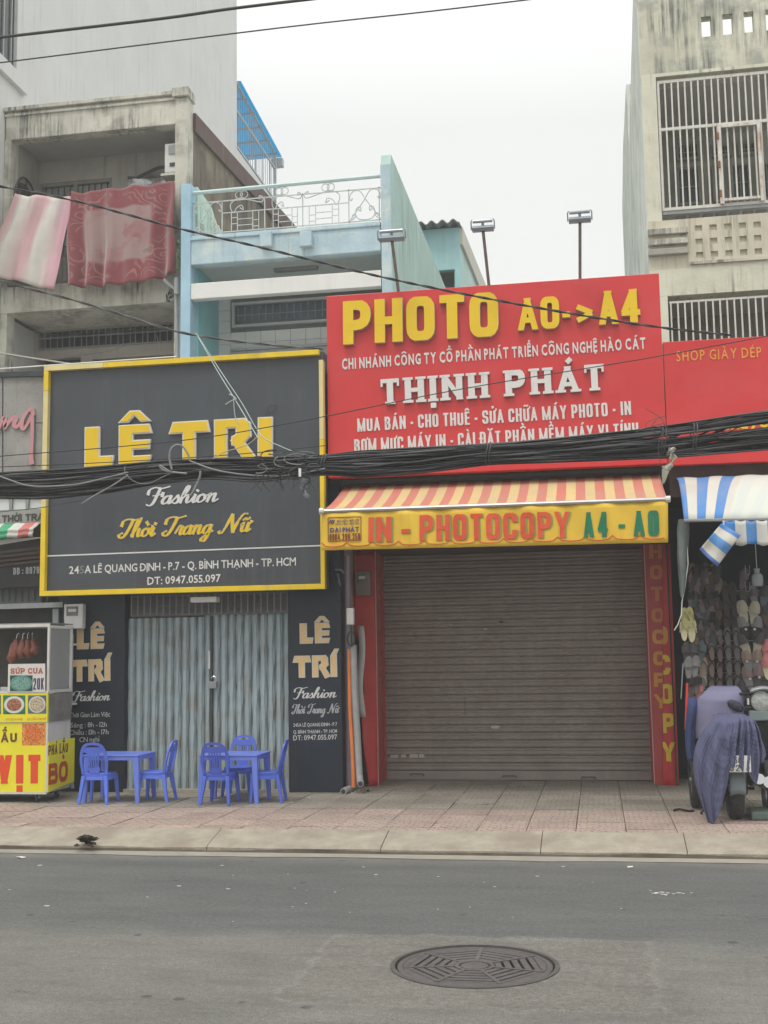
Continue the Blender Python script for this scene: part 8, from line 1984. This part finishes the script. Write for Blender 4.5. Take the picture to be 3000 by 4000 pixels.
for k in range(70):
    px, py = 338+rnd.gauss(0, 18), 3280+rnd.gauss(0, 11); zq = .1
    for _ in range(6): p = G(px, py, zq); zq = .062+(max(p.y, 10.63)-10.625)/.405*.088
    p = G(px, py, zq); s = rnd.uniform(.018, .045); a_ = rnd.uniform(0, 6)
    y = p.y; zk = zq
    c = Vector((p.x, y, zk+.006)); d1 = Vector((math.cos(a_), math.sin(a_), rnd.uniform(-.2, .5)))*s; d2 = Vector((-math.sin(a_), math.cos(a_), rnd.uniform(-.3, .4)))*s*.6
    q = MB(); q.add([c-d1, c-d2, c+d1, c+d2, c+Vector((0, 0, s*.5))], [(0, 1, 4), (1, 2, 4), (2, 3, 4), (3, 0, 4)]); q.build('leaf', DEB, dn, solid=.003)
dn = thing('debris_pile', 'dirt and plaster crumbs at the foot of the pipes between the shops', 'debris', G(1400, 3090, .15))
for k in range(34):
    px, py = rnd.uniform(1330, 1440), rnd.uniform(3065, 3100); p = G(px, py, .152); s = rnd.uniform(.006, .022)
    q = MB(); q.hexa([p+Vector((-s, -s, 0)), p+Vector((s, -s*.8, 0)), p+Vector((s*.9, s, 0)), p+Vector((-s, s*.7, 0))], [p+Vector((-s*.5, -s*.4, s)), p+Vector((s*.5, -s*.4, s*.8)), p+Vector((s*.3, s*.4, s)), p+Vector((-s*.4, s*.3, s*.7))]); q.build('crumb', CONC if k % 3 else DEB, dn)
fk = MB()
for k in range(46):
    px, py = (rnd.gauss(2610, 32), 3486+rnd.gauss(0, 5)) if k < 14 else (rnd.uniform(0, 3000), rnd.uniform(3360, 3600)); p = G(px, py, .004); s = rnd.uniform(.004, .014) if k > 18 else rnd.uniform(.006, .022)
    n = 5; fk.add([(p.x+s*1.4*rnd.uniform(.5, 1.2)*math.cos(2*math.pi*i/n), p.y+s*rnd.uniform(.5, 1.2)*math.sin(2*math.pi*i/n), .0035) for i in range(n)], [tuple(range(n))])
stuff(fk.build('paint_flecks', PAP))
q = MB(); p = G(2655, 3170, .152); q.tube([p+Vector((-.06, 0, .01)), p+Vector((0, .02, .02)), p+Vector((.08, -.01, .008)), p+Vector((.14, .01, .006))], .012, 6); o = q.build('rubber_scrap', DEB); tag(o, 'dark twisted scrap of rubber on the tiles left of the motorbike', 'litter')

# ================================================================== LENS VEIL: thin volume added over the street to lift the blacks
hz = MB(); hz.box((-58, -52, -1.3), (58, 78, 31)); hm = bpy.data.materials.new('lens_veil'); hm.use_nodes = True; ht = hm.node_tree; ht.nodes.clear()
hv = ht.nodes.new('ShaderNodeVolumePrincipled'); ho = ht.nodes.new('ShaderNodeOutputMaterial'); hv.inputs['Color'].default_value = (.95, .95, .93, 1); hv.inputs['Density'].default_value = .0034; ht.links.new(hv.outputs[0], ho.inputs['Volume'])
stuff(hz.build('lens_veil', hm))
